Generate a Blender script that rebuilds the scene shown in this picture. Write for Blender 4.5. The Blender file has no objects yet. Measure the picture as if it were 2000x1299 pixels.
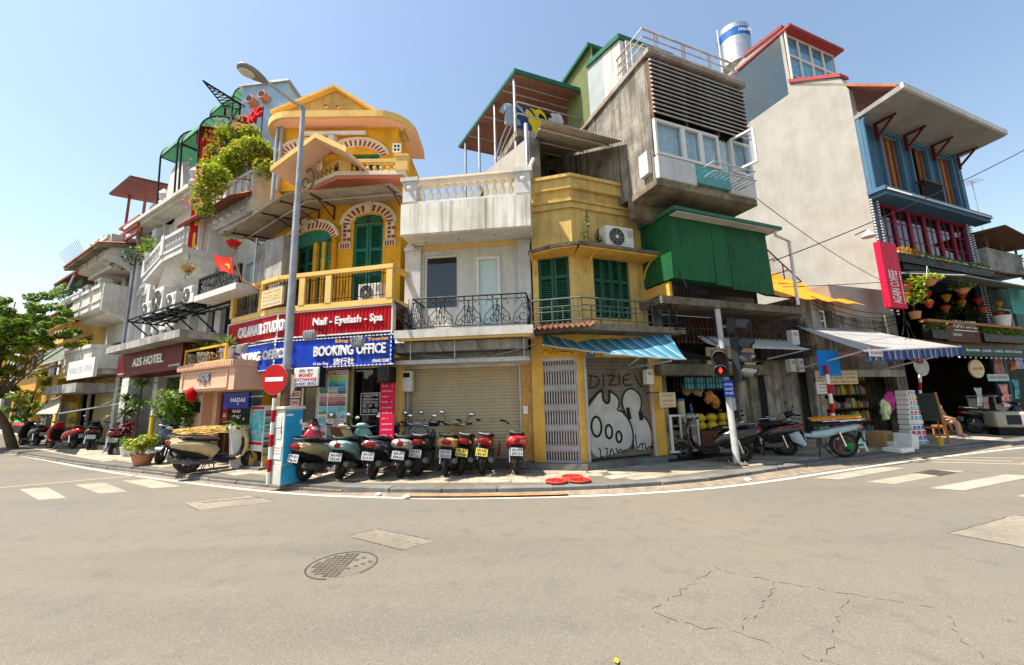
import bpy,bmesh,math,random
from math import sin,cos,pi,radians as R
from mathutils import Vector,Matrix
random.seed(7)
SC=bpy.context.scene
COL=SC.collection
# ------------------------------------------------------------------ camera, sky, sun, exposure
F_PX,PITCH,ROLL,CAM_H=772.0,R(9.4),R(-1.41),1.7
cam_d=bpy.data.cameras.new('camera');cam=bpy.data.objects.new('camera',cam_d);COL.objects.link(cam)
cam_d.sensor_width=36.0;cam_d.lens=F_PX/2000*36;cam_d.clip_end=2000;cam_d.clip_start=0.05
_c,_s,_cp,_sp=cos(ROLL),sin(ROLL),cos(PITCH),sin(PITCH)
AX=Vector((_c,-_sp*_s,_cp*_s));AY=Vector((-_s,-_sp*_c,_cp*_c));AF=Vector((0,_cp,_sp))
m=Matrix.Identity(4)
for i in range(3):
    m[i][0],m[i][1],m[i][2]=AX[i],AY[i],-AF[i]
m[2][3]=CAM_H
cam.matrix_world=m
SC.camera=cam
SUN=Vector((-1.0,-0.28,2.05)).normalized()
w=bpy.data.worlds.new('World');SC.world=w;w.use_nodes=True
nt=w.node_tree;sky=nt.nodes.new('ShaderNodeTexSky');sky.sky_type='NISHITA';sky.sun_disc=False
sky.sun_elevation=math.asin(SUN.z);sky.sun_rotation=math.atan2(SUN.x,SUN.y)
sky.air_density=1.5;sky.dust_density=1.2;sky.ozone_density=0.0;sky.altitude=0
nt.links.new(sky.outputs[0],nt.nodes['Background'].inputs[0]);nt.nodes['Background'].inputs[1].default_value=0.088
sun_d=bpy.data.lights.new('sun','SUN');sun_d.energy=5.0;sun_d.angle=R(0.53);sun_d.color=(1,0.925,0.80)
sun=bpy.data.objects.new('sun',sun_d);COL.objects.link(sun)
sun.rotation_euler=SUN.to_track_quat('Z','Y').to_euler();sun.location=SUN*60
vs=SC.view_settings;vs.view_transform='Standard';vs.look='None';vs.gamma=1;vs.use_curve_mapping=False;vs.exposure=1.24
SC.cycles.max_bounces=6;SC.cycles.diffuse_bounces=3;SC.cycles.transparent_max_bounces=8

# ------------------------------------------------------------------ facade frames: u to the right along the facade, o outward, z up
def ray(px,py):
    return AX*((px-1000)/F_PX)+AY*(-(py-649.5)/F_PX)+AF
def ground(px,py,z=0.12):
    d=ray(px,py);return d*((z-CAM_H)/d.z)+Vector((0,0,CAM_H))
class Fr:
    def __init__(s,x,y,az):
        s.o=Vector((x,y,0));a=R(az);s.d=Vector((sin(a),cos(a),0));s.n=Vector((s.d.y,-s.d.x,0))
        s.rz=math.atan2(s.d.y,s.d.x)
    def w(s,u,o,z):return s.o+s.d*u+s.n*o+Vector((0,0,z))
    def at(s,px,py,o=0.0):
        d=ray(px,py);C=Vector((0,0,CAM_H));p0=s.o+s.n*o
        p=C+d*((p0-C).dot(s.n)/d.dot(s.n));return((p-s.o).dot(s.d),p.z)
    def u(s,px,py,o=0.0):return s.at(px,py,o)[0]
    def z(s,px,py,o=0.0):return s.at(px,py,o)[1]
    def r(s,x0,y0,x1,y1,o=0.0):
        a,b=s.at(x0,y0,o),s.at(x1,y1,o);return a[0],b[0],b[1],a[1]
# ------------------------------------------------------------------ materials
MATS={}
def M(name,col,rough=.7,metal=0.,var=.12,scale=4.,bump=.05,dirt=0.,streak=0.,dcol=(.06,.05,.04),spec=.1,trans=0.,bscale=45.,coat=0.,emit=0.):
    if name in MATS:return MATS[name]
    m=bpy.data.materials.new(name);m.use_nodes=True;n=m.node_tree.nodes;l=m.node_tree.links
    b=n['Principled BSDF'];b.inputs['Roughness'].default_value=rough;b.inputs['Metallic'].default_value=metal
    b.inputs['Specular IOR Level'].default_value=spec
    if coat:b.inputs['Coat Weight'].default_value=coat;b.inputs['Coat Roughness'].default_value=.08
    tc=n.new('ShaderNodeTexCoord');oi=n.new('ShaderNodeObjectInfo')
    def noise(sc,det=5,mp=None):
        t=n.new('ShaderNodeTexNoise');t.inputs['Scale'].default_value=sc;t.inputs['Detail'].default_value=det;t.inputs['Roughness'].default_value=.6
        if mp:
            q=n.new('ShaderNodeMapping');q.inputs['Scale'].default_value=mp;l.new(tc.outputs['Object'],q.inputs[0]);l.new(q.outputs[0],t.inputs[0])
        else:l.new(tc.outputs['Object'],t.inputs[0])
        return t
    def mix(a,bb,fac):
        x=n.new('ShaderNodeMix');x.data_type='RGBA'
        for i,v in((6,a),(7,bb)):
            if isinstance(v,tuple):x.inputs[i].default_value=(*v,1)
            else:l.new(v,x.inputs[i])
        if isinstance(fac,float):x.inputs[0].default_value=fac
        else:l.new(fac,x.inputs[0])
        return x.outputs[2]
    def ramp(src,a,bb,amp=1.):
        r=n.new('ShaderNodeMapRange');r.inputs[1].default_value=a;r.inputs[2].default_value=bb;r.inputs[4].default_value=amp
        l.new(src,r.inputs[0]);return r.outputs[0]
    lo=tuple(c*(1-var)for c in col);hi=tuple(min(1,c*(1+var))for c in col)
    c=mix(lo,hi,ramp(noise(scale).outputs[0],.3,.7))
    if dirt:c=mix(c,dcol,ramp(noise(1.3,9).outputs[0],.45,.68,dirt));c=mix(c,dcol,ramp(noise(11.,8).outputs[0],.55,.72,dirt*.6))
    if streak:
        s1=ramp(noise(1.,7,(8,8,.4)).outputs[0],.46,.7,streak);c=mix(c,dcol,s1)
    hs=n.new('ShaderNodeHueSaturation');l.new(c,hs.inputs['Color']);rr=n.new('ShaderNodeMapRange')
    rr.inputs[3].default_value=1-var*.5;rr.inputs[4].default_value=1+var*.5;l.new(oi.outputs['Random'],rr.inputs[0]);l.new(rr.outputs[0],hs.inputs['Value'])
    l.new(hs.outputs[0],b.inputs['Base Color'])
    if bump:
        bp=n.new('ShaderNodeBump');bp.inputs['Strength'].default_value=min(1,bump*4);bp.inputs['Distance'].default_value=.02;l.new(noise(bscale,4).outputs[0],bp.inputs['Height']);l.new(bp.outputs[0],b.inputs['Normal'])
    if rough>.2:
        r2=ramp(noise(scale*2.3).outputs[0],.3,.7);r2.node.inputs[3].default_value=max(.05,rough-.12);r2.node.inputs[4].default_value=min(1,rough+.12);l.new(r2,b.inputs['Roughness'])
    if emit:b.inputs['Emission Color'].default_value=(*col,1);b.inputs['Emission Strength'].default_value=emit
    if trans:
        t=n.new('ShaderNodeBsdfTranslucent');l.new(hs.outputs[0],t.inputs[0]);x=n.new('ShaderNodeMixShader');x.inputs[0].default_value=trans
        l.new(b.outputs[0],x.inputs[1]);l.new(t.outputs[0],x.inputs[2]);l.new(x.outputs[0],n['Material Output'].inputs[0])
    MATS[name]=m;return m
def stripes(name,cols,widths,axis,trans=.3):
    """woven cloth stripes along one local axis vector (world-aligned object space)"""
    if name in MATS:return MATS[name]
    m=bpy.data.materials.new(name);m.use_nodes=True;n=m.node_tree.nodes;l=m.node_tree.links;b=n['Principled BSDF'];b.inputs['Roughness'].default_value=.8
    tc=n.new('ShaderNodeTexCoord');d=n.new('ShaderNodeVectorMath');d.operation='DOT_PRODUCT';d.inputs[1].default_value=axis;l.new(tc.outputs['Object'],d.inputs[0])
    tot=sum(widths);q=n.new('ShaderNodeMath');q.operation='DIVIDE';q.inputs[1].default_value=tot;l.new(d.outputs['Value'],q.inputs[0])
    fr=n.new('ShaderNodeMath');fr.operation='FRACT';l.new(q.outputs[0],fr.inputs[0])
    cr=n.new('ShaderNodeValToRGB');cr.color_ramp.interpolation='CONSTANT';e=cr.color_ramp.elements;p=0
    for i,(c,wd)in enumerate(zip(cols,widths)):
        if i<2:el=e[i];el.position=p/tot
        else:el=e.new(p/tot)
        el.color=(*c,1);p+=wd
    l.new(fr.outputs[0],cr.inputs[0])
    ns=n.new('ShaderNodeTexNoise');ns.inputs['Scale'].default_value=2.5;ns.inputs['Detail'].default_value=6;l.new(tc.outputs['Object'],ns.inputs[0])
    mx=n.new('ShaderNodeMix');mx.data_type='RGBA';mx.blend_type='MULTIPLY';mx.inputs[0].default_value=.5;l.new(cr.outputs[0],mx.inputs[6]);l.new(ns.outputs[0],mx.inputs[7])
    l.new(mx.outputs[2],b.inputs['Base Color'])
    t=n.new('ShaderNodeBsdfTranslucent');l.new(mx.outputs[2],t.inputs[0]);x=n.new('ShaderNodeMixShader');x.inputs[0].default_value=trans
    l.new(b.outputs[0],x.inputs[1]);l.new(t.outputs[0],x.inputs[2]);l.new(x.outputs[0],n['Material Output'].inputs[0])
    MATS[name]=m;return m
def asphalt_mat():
    m=bpy.data.materials.new('asphalt');m.use_nodes=True;n=m.node_tree.nodes;l=m.node_tree.links;b=n['Principled BSDF'];b.inputs['Roughness'].default_value=.85;b.inputs['Specular IOR Level'].default_value=.25
    tc=n.new('ShaderNodeTexCoord');cur=None
    def noise(sc,det,mp=None):
        t=n.new('ShaderNodeTexNoise');t.inputs['Scale'].default_value=sc;t.inputs['Detail'].default_value=det;q=n.new('ShaderNodeMapping');q.inputs['Scale'].default_value=mp or(1,1,1);q.inputs['Rotation'].default_value=(0,0,.35);l.new(tc.outputs['Object'],q.inputs[0]);l.new(q.outputs[0],t.inputs[0]);return t.outputs[0]
    def mix(a,c,src,lo,hi,amp):
        r=n.new('ShaderNodeMapRange');r.inputs[1].default_value=lo;r.inputs[2].default_value=hi;r.inputs[4].default_value=amp;l.new(src,r.inputs[0]);x=n.new('ShaderNodeMix');x.data_type='RGBA';l.new(r.outputs[0],x.inputs[0])
        if isinstance(a,tuple):x.inputs[6].default_value=(*a,1)
        else:l.new(a,x.inputs[6])
        x.inputs[7].default_value=(*c,1);return x.outputs[2]
    c=mix((.136,.124,.104),(.158,.137,.107),noise(.25,4),.35,.65,1.)
    c=mix(c,(.098,.09,.077),noise(.5,5,(.25,1.6,1)),.5,.7,.6)
    c=mix(c,(.105,.096,.083),noise(3.5,8),.53,.73,.6)
    c=mix(c,(.06,.055,.05),noise(9,6),.68,.76,.6)
    v=n.new('ShaderNodeTexVoronoi');v.inputs['Scale'].default_value=130;l.new(tc.outputs['Object'],v.inputs[0])
    sp=n.new('ShaderNodeSeparateColor');l.new(v.outputs['Color'],sp.inputs[0])
    c=mix(c,(.27,.25,.215),sp.outputs[0],.72,1,.4);c=mix(c,(.06,.055,.05),sp.outputs[1],.74,1,.4)
    l.new(c,b.inputs['Base Color']);bp=n.new('ShaderNodeBump');bp.inputs['Strength'].default_value=.3;bp.inputs['Distance'].default_value=.012;l.new(v.outputs['Distance'],bp.inputs['Height']);l.new(bp.outputs[0],b.inputs['Normal']);return m
def glass_mat(name,tint,dark=0.):
    if name in MATS:return MATS[name]
    m=bpy.data.materials.new(name);m.use_nodes=True;n=m.node_tree.nodes;l=m.node_tree.links;n.remove(n['Principled BSDF'])
    g=n.new('ShaderNodeBsdfGlossy');g.inputs['Roughness'].default_value=.03;t=n.new('ShaderNodeBsdfTransparent');t.inputs[0].default_value=(*tint,1)
    f=n.new('ShaderNodeFresnel');gm=n.new('ShaderNodeNewGeometry');im=n.new('ShaderNodeMath');im.operation='MULTIPLY_ADD';im.inputs[1].default_value=1/1.55-1.55;im.inputs[2].default_value=1.55;l.new(gm.outputs['Backfacing'],im.inputs[0]);l.new(im.outputs[0],f.inputs[0]);x=n.new('ShaderNodeMixShader')
    mr=n.new('ShaderNodeMath');mr.operation='MULTIPLY_ADD';mr.inputs[1].default_value=1.;mr.inputs[2].default_value=.03;l.new(f.outputs[0],mr.inputs[0])
    l.new(mr.outputs[0],x.inputs[0]);l.new(t.outputs[0],x.inputs[1]);l.new(g.outputs[0],x.inputs[2]);l.new(x.outputs[0],n['Material Output'].inputs[0])
    MATS[name]=m;return m
def leaf_mat(name,c1,c2,trans=.35):
    if name in MATS:return MATS[name]
    m=bpy.data.materials.new(name);m.use_nodes=True;n=m.node_tree.nodes;l=m.node_tree.links;b=n['Principled BSDF'];b.inputs['Roughness'].default_value=.5
    tc=n.new('ShaderNodeTexCoord');ns=n.new('ShaderNodeTexNoise');ns.inputs['Scale'].default_value=9;ns.inputs['Detail'].default_value=3;l.new(tc.outputs['Object'],ns.inputs[0])
    mr=n.new('ShaderNodeMapRange');mr.inputs[1].default_value=.35;mr.inputs[2].default_value=.65;l.new(ns.outputs[0],mr.inputs[0])
    mx=n.new('ShaderNodeMix');mx.data_type='RGBA';mx.inputs[6].default_value=(*c1,1);mx.inputs[7].default_value=(*c2,1);l.new(mr.outputs[0],mx.inputs[0]);l.new(mx.outputs[2],b.inputs['Base Color'])
    t=n.new('ShaderNodeBsdfTranslucent');l.new(mx.outputs[2],t.inputs[0]);x=n.new('ShaderNodeMixShader');x.inputs[0].default_value=trans
    l.new(b.outputs[0],x.inputs[1]);l.new(t.outputs[0],x.inputs[2]);l.new(x.outputs[0],n['Material Output'].inputs[0])
    MATS[name]=m;return m
# ------------------------------------------------------------------ mesh builder
SPLIT=set('pilaster shutter_rail side_wall mullion capital cladding_panel strand_board_panel cornice hanger_rod purlin post screen bolt parapet_rail back_wall shop_wall column pillar party_wall roof_vent shop_interior shelf_edge strand bracket_plate louvre_post balcony_pier coping pier slot notice red_stripe heat_fin room_back'.split())
class MB:
    def __init__(s,fr=None):s.fr,s.v,s.f=fr,[],[]
    def p(s,a,b,c):
        s.v.append(s.fr.w(a,b,c)if s.fr else Vector((a,b,c)));return len(s.v)-1
    def box(s,a0,a1,b0,b1,c0,c1):
        i=[s.p(a,b,c)for c in(c0,c1)for b in(b0,b1)for a in(a0,a1)]
        for q in((0,1,3,2),(4,6,7,5),(0,4,5,1),(2,3,7,6),(0,2,6,4),(1,5,7,3)):s.f.append([i[k]for k in q])
        return s
    def hexa(s,pts):
        i=[s.p(*q)for q in pts]
        for q in((0,1,2,3),(4,7,6,5),(0,4,5,1),(1,5,6,2),(2,6,7,3),(3,7,4,0)):s.f.append([i[k]for k in q])
        return s
    def poly(s,pts):s.f.append([s.p(*q)for q in pts]);return s
    def prism(s,poly,o0,o1): # poly in (u,z)
        n=len(poly);a=[s.p(u,o0,z)for u,z in poly];b=[s.p(u,o1,z)for u,z in poly]
        s.f+=[a,b[::-1]]+[[a[k],b[k],b[(k+1)%n],a[(k+1)%n]]for k in range(n)];return s
    def hprism(s,poly,z0,z1): # poly in (u,o)
        n=len(poly);a=[s.p(u,o,z0)for u,o in poly];b=[s.p(u,o,z1)for u,o in poly]
        s.f+=[a[::-1],b]+[[a[k],a[(k+1)%n],b[(k+1)%n],b[k]]for k in range(n)];return s
    def tube(s,pts,r,n=6,cap=True):
        P=[s.fr.w(*q)if s.fr else Vector(q)for q in pts];rs=r if isinstance(r,(list,tuple))else[r]*len(P);rings=[];up0=None
        for k,p in enumerate(P):
            t=(P[min(k+1,len(P)-1)]-P[max(k-1,0)])
            if t.length<1e-9:t=Vector((0,0,1))
            t.normalize();a=Vector((0,0,1))if abs(t.z)<.9 else Vector((0,1,0));x=t.cross(a).normalized()if up0 is None else(up0-t*up0.dot(t)).normalized();up0=x;y=t.cross(x)
            b0=len(s.v);s.v+=[p+(x*cos(2*pi*j/n)+y*sin(2*pi*j/n))*rs[k]for j in range(n)];rings.append(b0)
        for a,b in zip(rings,rings[1:]):s.f+=[[a+j,a+(j+1)%n,b+(j+1)%n,b+j]for j in range(n)]
        if cap:s.f+=[[rings[0]+j for j in range(n)][::-1],[rings[-1]+j for j in range(n)]]
        return s
    def lathe(s,a,b,prof,n=10):
        rings=[]
        for r,z in prof:rings.append([s.p(a+r*cos(2*pi*j/n),b+r*sin(2*pi*j/n),z)for j in range(n)])
        for p,q in zip(rings,rings[1:]):s.f+=[[p[j],p[(j+1)%n],q[(j+1)%n],q[j]]for j in range(n)]
        s.f+=[rings[0][::-1],rings[-1]];return s
    def sheet(s,fn,nu,nv,th=0.):
        g=[[s.p(*fn(i/nu,j/nv))for j in range(nv+1)]for i in range(nu+1)]
        for i in range(nu):
            for j in range(nv):s.f.append([g[i][j],g[i+1][j],g[i+1][j+1],g[i][j+1]])
        return s
    def loft(s,secs,n=12,e=2.4): # secs: (y,z,halfwidth,halfheight,xoff) stacked along y/z, cross-section superellipse in x & local normal
        rings=[];P=[Vector((q[4]if len(q)>4 else 0,q[0],q[1]))for q in secs]
        for k,q in enumerate(secs):
            t=P[min(k+1,len(P)-1)]-P[max(k-1,0)];t.normalize();nrm=Vector((0,-t.z,t.y));nrm.normalize();ring=[]
            for j in range(n):
                a=2*pi*j/n;ca,sa=cos(a),sin(a);sx=abs(ca)**(2/e)*(1 if ca>=0 else-1);sy=abs(sa)**(2/e)*(1 if sa>=0 else-1)
                v=P[k]+Vector((sx*q[2],0,0))+nrm*(sy*q[3]);ring.append(s.p(*v))
            rings.append(ring)
        for p,q in zip(rings,rings[1:]):s.f+=[[p[j],p[(j+1)%n],q[(j+1)%n],q[j]]for j in range(n)]
        s.f+=[rings[0][::-1],rings[-1]];return s
    def torus(s,c,rad,r,axis='x',n=24,k=8,squash=1.):
        rings=[]
        for i in range(n):
            a=2*pi*i/n;ring=[]
            for j in range(k):
                b=2*pi*j/k;q=rad+r*cos(b);h=r*sin(b)*squash
                v=(h,q*cos(a),q*sin(a))if axis=='x' else((q*cos(a),q*sin(a),h)if axis=='z' else(q*cos(a),h,q*sin(a)))
                ring.append(s.p(c[0]+v[0],c[1]+v[1],c[2]+v[2]))
            rings.append(ring)
        for i in range(n):
            p,q=rings[i],rings[(i+1)%n];s.f+=[[p[j],p[(j+1)%k],q[(j+1)%k],q[j]]for j in range(k)]
        return s
    def ball(s,c,r,n=10,k=6):
        rx,ry,rz=r if isinstance(r,tuple)else(r,r,r)
        rings=[[s.p(c[0]+rx*sin(pi*i/k)*cos(2*pi*j/n),c[1]+ry*sin(pi*i/k)*sin(2*pi*j/n),c[2]+rz*cos(pi*i/k))for j in range(n)]for i in range(1,k)]
        t,b=s.p(c[0],c[1],c[2]+rz),s.p(c[0],c[1],c[2]-rz)
        for p,q in zip(rings,rings[1:]):s.f+=[[p[j],p[(j+1)%n],q[(j+1)%n],q[j]]for j in range(n)]
        s.f+=[[t,rings[0][j],rings[0][(j+1)%n]]for j in range(n)]+[[b,rings[-1][(j+1)%n],rings[-1][j]]for j in range(n)];return s
    def leaves(s,clumps,size,rnd=random,ln=1.7,droop=0.):
        for c,r,n in clumps:
            r=r if isinstance(r,tuple)else(r,r,r);C=s.fr.w(*c)if s.fr else Vector(c)
            for _ in range(n):
                while True:
                    d=Vector((rnd.uniform(-1,1),rnd.uniform(-1,1),rnd.uniform(-1,1)))
                    if .15<d.length<1:break
                d=d*(.55+.45*d.length)/max(d.length,.5)if rnd.random()<.6 else d
                p=C+Vector((d.x*r[0],d.y*r[1],d.z*r[2]));a=Vector((rnd.gauss(0,1),rnd.gauss(0,1),rnd.gauss(0,.6)-droop)).normalized()
                b=a.cross(Vector((rnd.gauss(0,.5),rnd.gauss(0,.5),1))).normalized();q=size*rnd.uniform(.6,1.35);i=len(s.v)
                s.v+=[p-a*q*ln*.5,p+b*q*.42,p+a*q*ln*.5,p-b*q*.42];s.f.append([i,i+1,i+2,i+3])
        return s
    def blades(s,c,n,length,width,rnd=random,up=.6,spread=1.,curl=.5):
        for _ in range(n):
            a=rnd.uniform(0,2*pi);el=rnd.uniform(up-.35,up+.5);L=length*rnd.uniform(.7,1.15);d=Vector((cos(a)*cos(el)*spread,sin(a)*cos(el)*spread,sin(el)));side=Vector((-sin(a),cos(a),0))
            C=s.fr.w(*c)if s.fr else Vector(c);pts=[C+d*L*t+Vector((0,0,-curl*L*t*t))for t in(0,.35,.7,1)];ws=(.5,1,.8,.08);i=len(s.v)
            for p,q in zip(pts,ws):s.v+=[p+side*width*q*.5,p-side*width*q*.5]
            for k in range(3):s.f.append([i+2*k,i+2*k+1,i+2*k+3,i+2*k+2])
        return s
    def mesh(s,name,mat,smooth=0,loc=Vector((0,0,0))):
        me=bpy.data.meshes.new(name);me.from_pydata([v-loc for v in s.v],[],s.f)
        bm=bmesh.new();bm.from_mesh(me);bmesh.ops.recalc_face_normals(bm,faces=bm.faces);bm.to_mesh(me);bm.free()
        if smooth:
            me.shade_smooth();me.set_sharp_from_angle(angle=R(smooth))
        for q in(mat if isinstance(mat,(list,tuple))else[mat]):me.materials.append(q)
        return me
    def islands(s):
        par=list(range(len(s.v)))
        def find(i):
            while par[i]!=i:par[i]=par[par[i]];i=par[i]
            return i
        for f in s.f:
            for i in f[1:]:par[find(i)]=find(f[0])
        out={}
        for f in s.f:out.setdefault(find(f[0]),[]).append(f)
        for fs in out.values():
            m=MB();ix={}
            for f in fs:
                for i in f:
                    if i not in ix:ix[i]=len(m.v);m.v.append(s.v[i])
            m.f=[[ix[i]for i in f]for f in fs];yield m
    def build(s,name,mat,parent=None,smooth=0,kind=None,bevel=0.):
        if name in SPLIT and kind is None:
            r=None
            for k in list(s.islands()):
                o=k._build(name,mat,parent,smooth,None,bevel);r=r or o
            return r
        return s._build(name,mat,parent,smooth,kind,bevel)
    def _build(s,name,mat,parent=None,smooth=0,kind=None,bevel=0.):
        root=parent
        while root is not None and root.parent is not None:root=root.parent
        loc=Vector(root.location)if root else Vector((0,0,0));me=s.mesh(name,mat,smooth,loc)
        o=bpy.data.objects.new(name,me);COL.objects.link(o);o.parent=parent
        if kind:o['kind']=kind
        if bevel:
            bv=o.modifiers.new('bevel','BEVEL');bv.width=bevel;bv.segments=2;bv.limit_method='ANGLE'
        return o
def part(name,me,parent,fr,u,o,z,rz=0.,sc=None):
    """one more object sharing the mesh me (authored in x=u, y=inward, z) at a spot of a facade frame"""
    root=parent
    while root.parent is not None:root=root.parent
    ob=bpy.data.objects.new(name,me);COL.objects.link(ob);ob.parent=parent;ob.location=fr.w(u,o,z)-Vector(root.location);ob.rotation_euler=(0,0,fr.rz+rz)
    if sc:ob.scale=sc
    return ob
def thing(name,label,cat,loc=(0,0,0),group=None,kind=None):
    o=bpy.data.objects.new(name,None);COL.objects.link(o);o.location=loc;o.empty_display_size=.2
    return tag(o,label,cat,group,kind)
def tag(o,label=None,cat=None,group=None,kind=None):
    if label:o['label']=label
    if cat:o['category']=cat
    if group:o['group']=group
    if kind:o['kind']=kind
    return o
def place(o,x,y,z=0.,rz=0.,lean=0.):
    o.location=(x,y,z);o.rotation_euler=(0,lean,rz);return o
def solo(mb,name,mat,label,cat,smooth=0,group=None,bevel=0.):
    return tag(mb.build(name,mat,None,smooth,None,bevel),label,cat,group)
_tx={}
def text_mesh(body,mat,bold=.0,ext=0.):
    k=(body,mat.name,bold,ext)
    if k in _tx:return _tx[k]
    cu=bpy.data.curves.new('lettering','FONT');cu.body=body;cu.size=1;cu.offset=bold;cu.extrude=ext;cu.resolution_u=2;cu.align_x='CENTER'
    ob=bpy.data.objects.new('lettering',cu);COL.objects.link(ob);bpy.context.view_layer.update()
    me=bpy.data.meshes.new_from_object(ob.evaluated_get(bpy.context.evaluated_depsgraph_get()));bpy.data.objects.remove(ob);me.materials.clear();me.materials.append(mat)
    xs=[v.co.x for v in me.vertices]or[0,1];ys=[v.co.y for v in me.vertices]or[0,1]
    me['bb']=(min(xs),max(xs),min(ys),max(ys));me.name='lettering';_tx[k]=me;return me
def text(body,parent,fr,rect,o,mat,bold=.02,ext=0.,name='lettering',slant=0.):
    """fit a line of writing into rect=(u0,u1,z0,z1) of a frame at outward offset o, each line baked as a mesh part"""
    me0=text_mesh(body,mat,bold,ext and 1.);x0,x1,y0,y1=me0['bb'];u0,u1,z0,z1=rect;me=me0.copy()
    root=parent
    while root.parent is not None:root=root.parent
    L=Vector(root.location)
    for v in me.vertices:
        a=(v.co.x-x0)/max(1e-6,x1-x0);b=(v.co.y-y0)/max(1e-6,y1-y0)
        v.co=(fr.w(u0+a*(u1-u0),o+(v.co.z*ext if ext else 0),z0+b*(z1-z0)+slant*a)if fr else Vector((u0+a*(u1-u0),-o-(v.co.z*ext if ext else 0),z0+b*(z1-z0))))-L
    ob=bpy.data.objects.new(name,me);COL.objects.link(ob);ob.parent=parent;return ob
def ptext(body,parent,fr,x0,y0,x1,y1,o,mat,**k):return text(body,parent,fr,fr.r(x0,y0,x1,y1,o),o,mat,**k)
# ------------------------------------------------------------------ building pieces
def facade(mb,u0,u1,z0,z1,holes=(),o=0.,depth=4.,reveal=.2,back=True):
    """front wall with real openings and reveals, plus side, top and rear faces of the body behind it"""
    us=sorted({u0,u1,*[min(max(h[k],u0),u1)for h in holes for k in(0,1)]});zs=sorted({z0,z1,*[min(max(h[k],z0),z1)for h in holes for k in(2,3)]})
    for a,b in zip(us,us[1:]):
        for c,d in zip(zs,zs[1:]):
            m1,m2=(a+b)/2,(c+d)/2
            if any(h[0]<m1<h[1]and h[2]<m2<h[3]for h in holes):continue
            mb.poly([(a,o,c),(b,o,c),(b,o,d),(a,o,d)])
    for a,b,c,d in holes:
        q=o-reveal
        mb.poly([(a,o,c),(a,o,d),(a,q,d),(a,q,c)]);mb.poly([(b,o,c),(b,o,d),(b,q,d),(b,q,c)]);mb.poly([(a,o,d),(b,o,d),(b,q,d),(a,q,d)]);mb.poly([(a,o,c),(b,o,c),(b,q,c),(a,q,c)])
    e=o-depth
    mb.poly([(u0,o,z0),(u0,o,z1),(u0,e,z1),(u0,e,z0)]);mb.poly([(u1,o,z0),(u1,o,z1),(u1,e,z1),(u1,e,z0)])
    if back:
        mb.poly([(u0,o,z1),(u1,o,z1),(u1,e,z1),(u0,e,z1)]);mb.poly([(u0,e,z0),(u1,e,z0),(u1,e,z1),(u0,e,z1)])
    return mb
def frame_mb(fr,a,b,c,d,o0,o1,t=.06):
    return MB(fr).box(a,a+t,o0,o1,c,d).box(b-t,b,o0,o1,c,d).box(a+t,b-t,o0,o1,d-t,d).box(a+t,b-t,o0,o1,c,c+t)
def shutter(root,fr,rect,o,leaves,mat,dark,rails=(.5,),step=.055,name='shutter'):
    """louvred shutter leaves: each leaf a part with its slats as a sub-part"""
    a,b,c,d=rect;wd=(b-a)/leaves
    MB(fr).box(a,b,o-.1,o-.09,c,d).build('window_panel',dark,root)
    for i in range(leaves):
        x0,x1=a+i*wd+.008,a+(i+1)*wd-.008;t=min(.07,wd*.16);f=frame_mb(fr,x0,x1,c+.01,d-.01,o-.045,o,t)
        for q in rails:
            zz=c+(d-c)*q;f.box(x0+t,x1-t,o-.045,o-.003,zz-.045,zz+.045)
        lf=f.build(name,mat,root);s=MB(fr);z=c+t+.03
        while z<d-t-.02:
            if all(abs(z-(c+(d-c)*q))>.06 for q in rails):
                s.hexa([(x0+t,o-.04,z),(x1-t,o-.04,z),(x1-t,o-.012,z-.022),(x0+t,o-.012,z-.022),(x0+t,o-.04,z+.01),(x1-t,o-.04,z+.01),(x1-t,o-.012,z-.012),(x0+t,o-.012,z-.012)])
            z+=step
        s.build('louvre',mat,lf,kind='stuff')
def arch_pts(cx,cz,rx,rz,a0,a1,n):return[(cx+rx*cos(a0+(a1-a0)*i/n),cz+rz*sin(a0+(a1-a0)*i/n))for i in range(n+1)]
def brick_arch(root,fr,cx,cz,rx,rz,t,o,a0,a1,n,white,brick,key=True,stride=2):
    """white arch band with red bricks standing proud in it, each brick its own part"""
    mb=MB(fr);A=arch_pts(cx,cz,rx,rz,a0,a1,n);B=arch_pts(cx,cz,rx+t,rz+t,a0,a1,n)
    for i in range(n):
        p=[A[i],A[i+1],B[i+1],B[i]];mb.hexa([(u,o,z)for u,z in p]+[(u,o+.035,z)for u,z in p])
    band=mb.build('arch_band',white,root);B2=arch_pts(cx,cz,rx+t+.05,rz+t+.05,a0,a1,n);mb=MB(fr)
    for i in range(n):
        p=[B[i],B[i+1],B2[i+1],B2[i]];mb.hexa([(u,o,z)for u,z in p]+[(u,o+.07,z)for u,z in p])
    mb.build('arch_rim',white,band)
    A=arch_pts(cx,cz,rx+t*.08,rz+t*.08,a0,a1,n);B=arch_pts(cx,cz,rx+t*.82,rz+t*.82,a0,a1,n)
    for i in range(0,n,stride):
        f=.12;p=[A[i],A[i+1],B[i+1],B[i]];q=lambda P,Q:(P[0]+(Q[0]-P[0])*f,P[1]+(Q[1]-P[1])*f);r=[q(p[0],p[1]),q(p[1],p[0]),q(p[2],p[3]),q(p[3],p[2])]
        MB(fr).hexa([(u,o+.02,z)for u,z in r]+[(u,o+.05,z)for u,z in r]).build('brick',brick,band)
def baluster_mesh(h,r,mat):
    return MB().lathe(0,0,[(r*.9,0),(r*.9,h*.08),(r*.5,h*.12),(r*.55,h*.2),(r*1.05,h*.38),(r*.9,h*.5),(r*.45,h*.68),(r*.5,h*.8),(r*.85,h*.86),(r*.9,h*.92),(r*.9,h)],8).mesh('baluster',mat,40)
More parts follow.
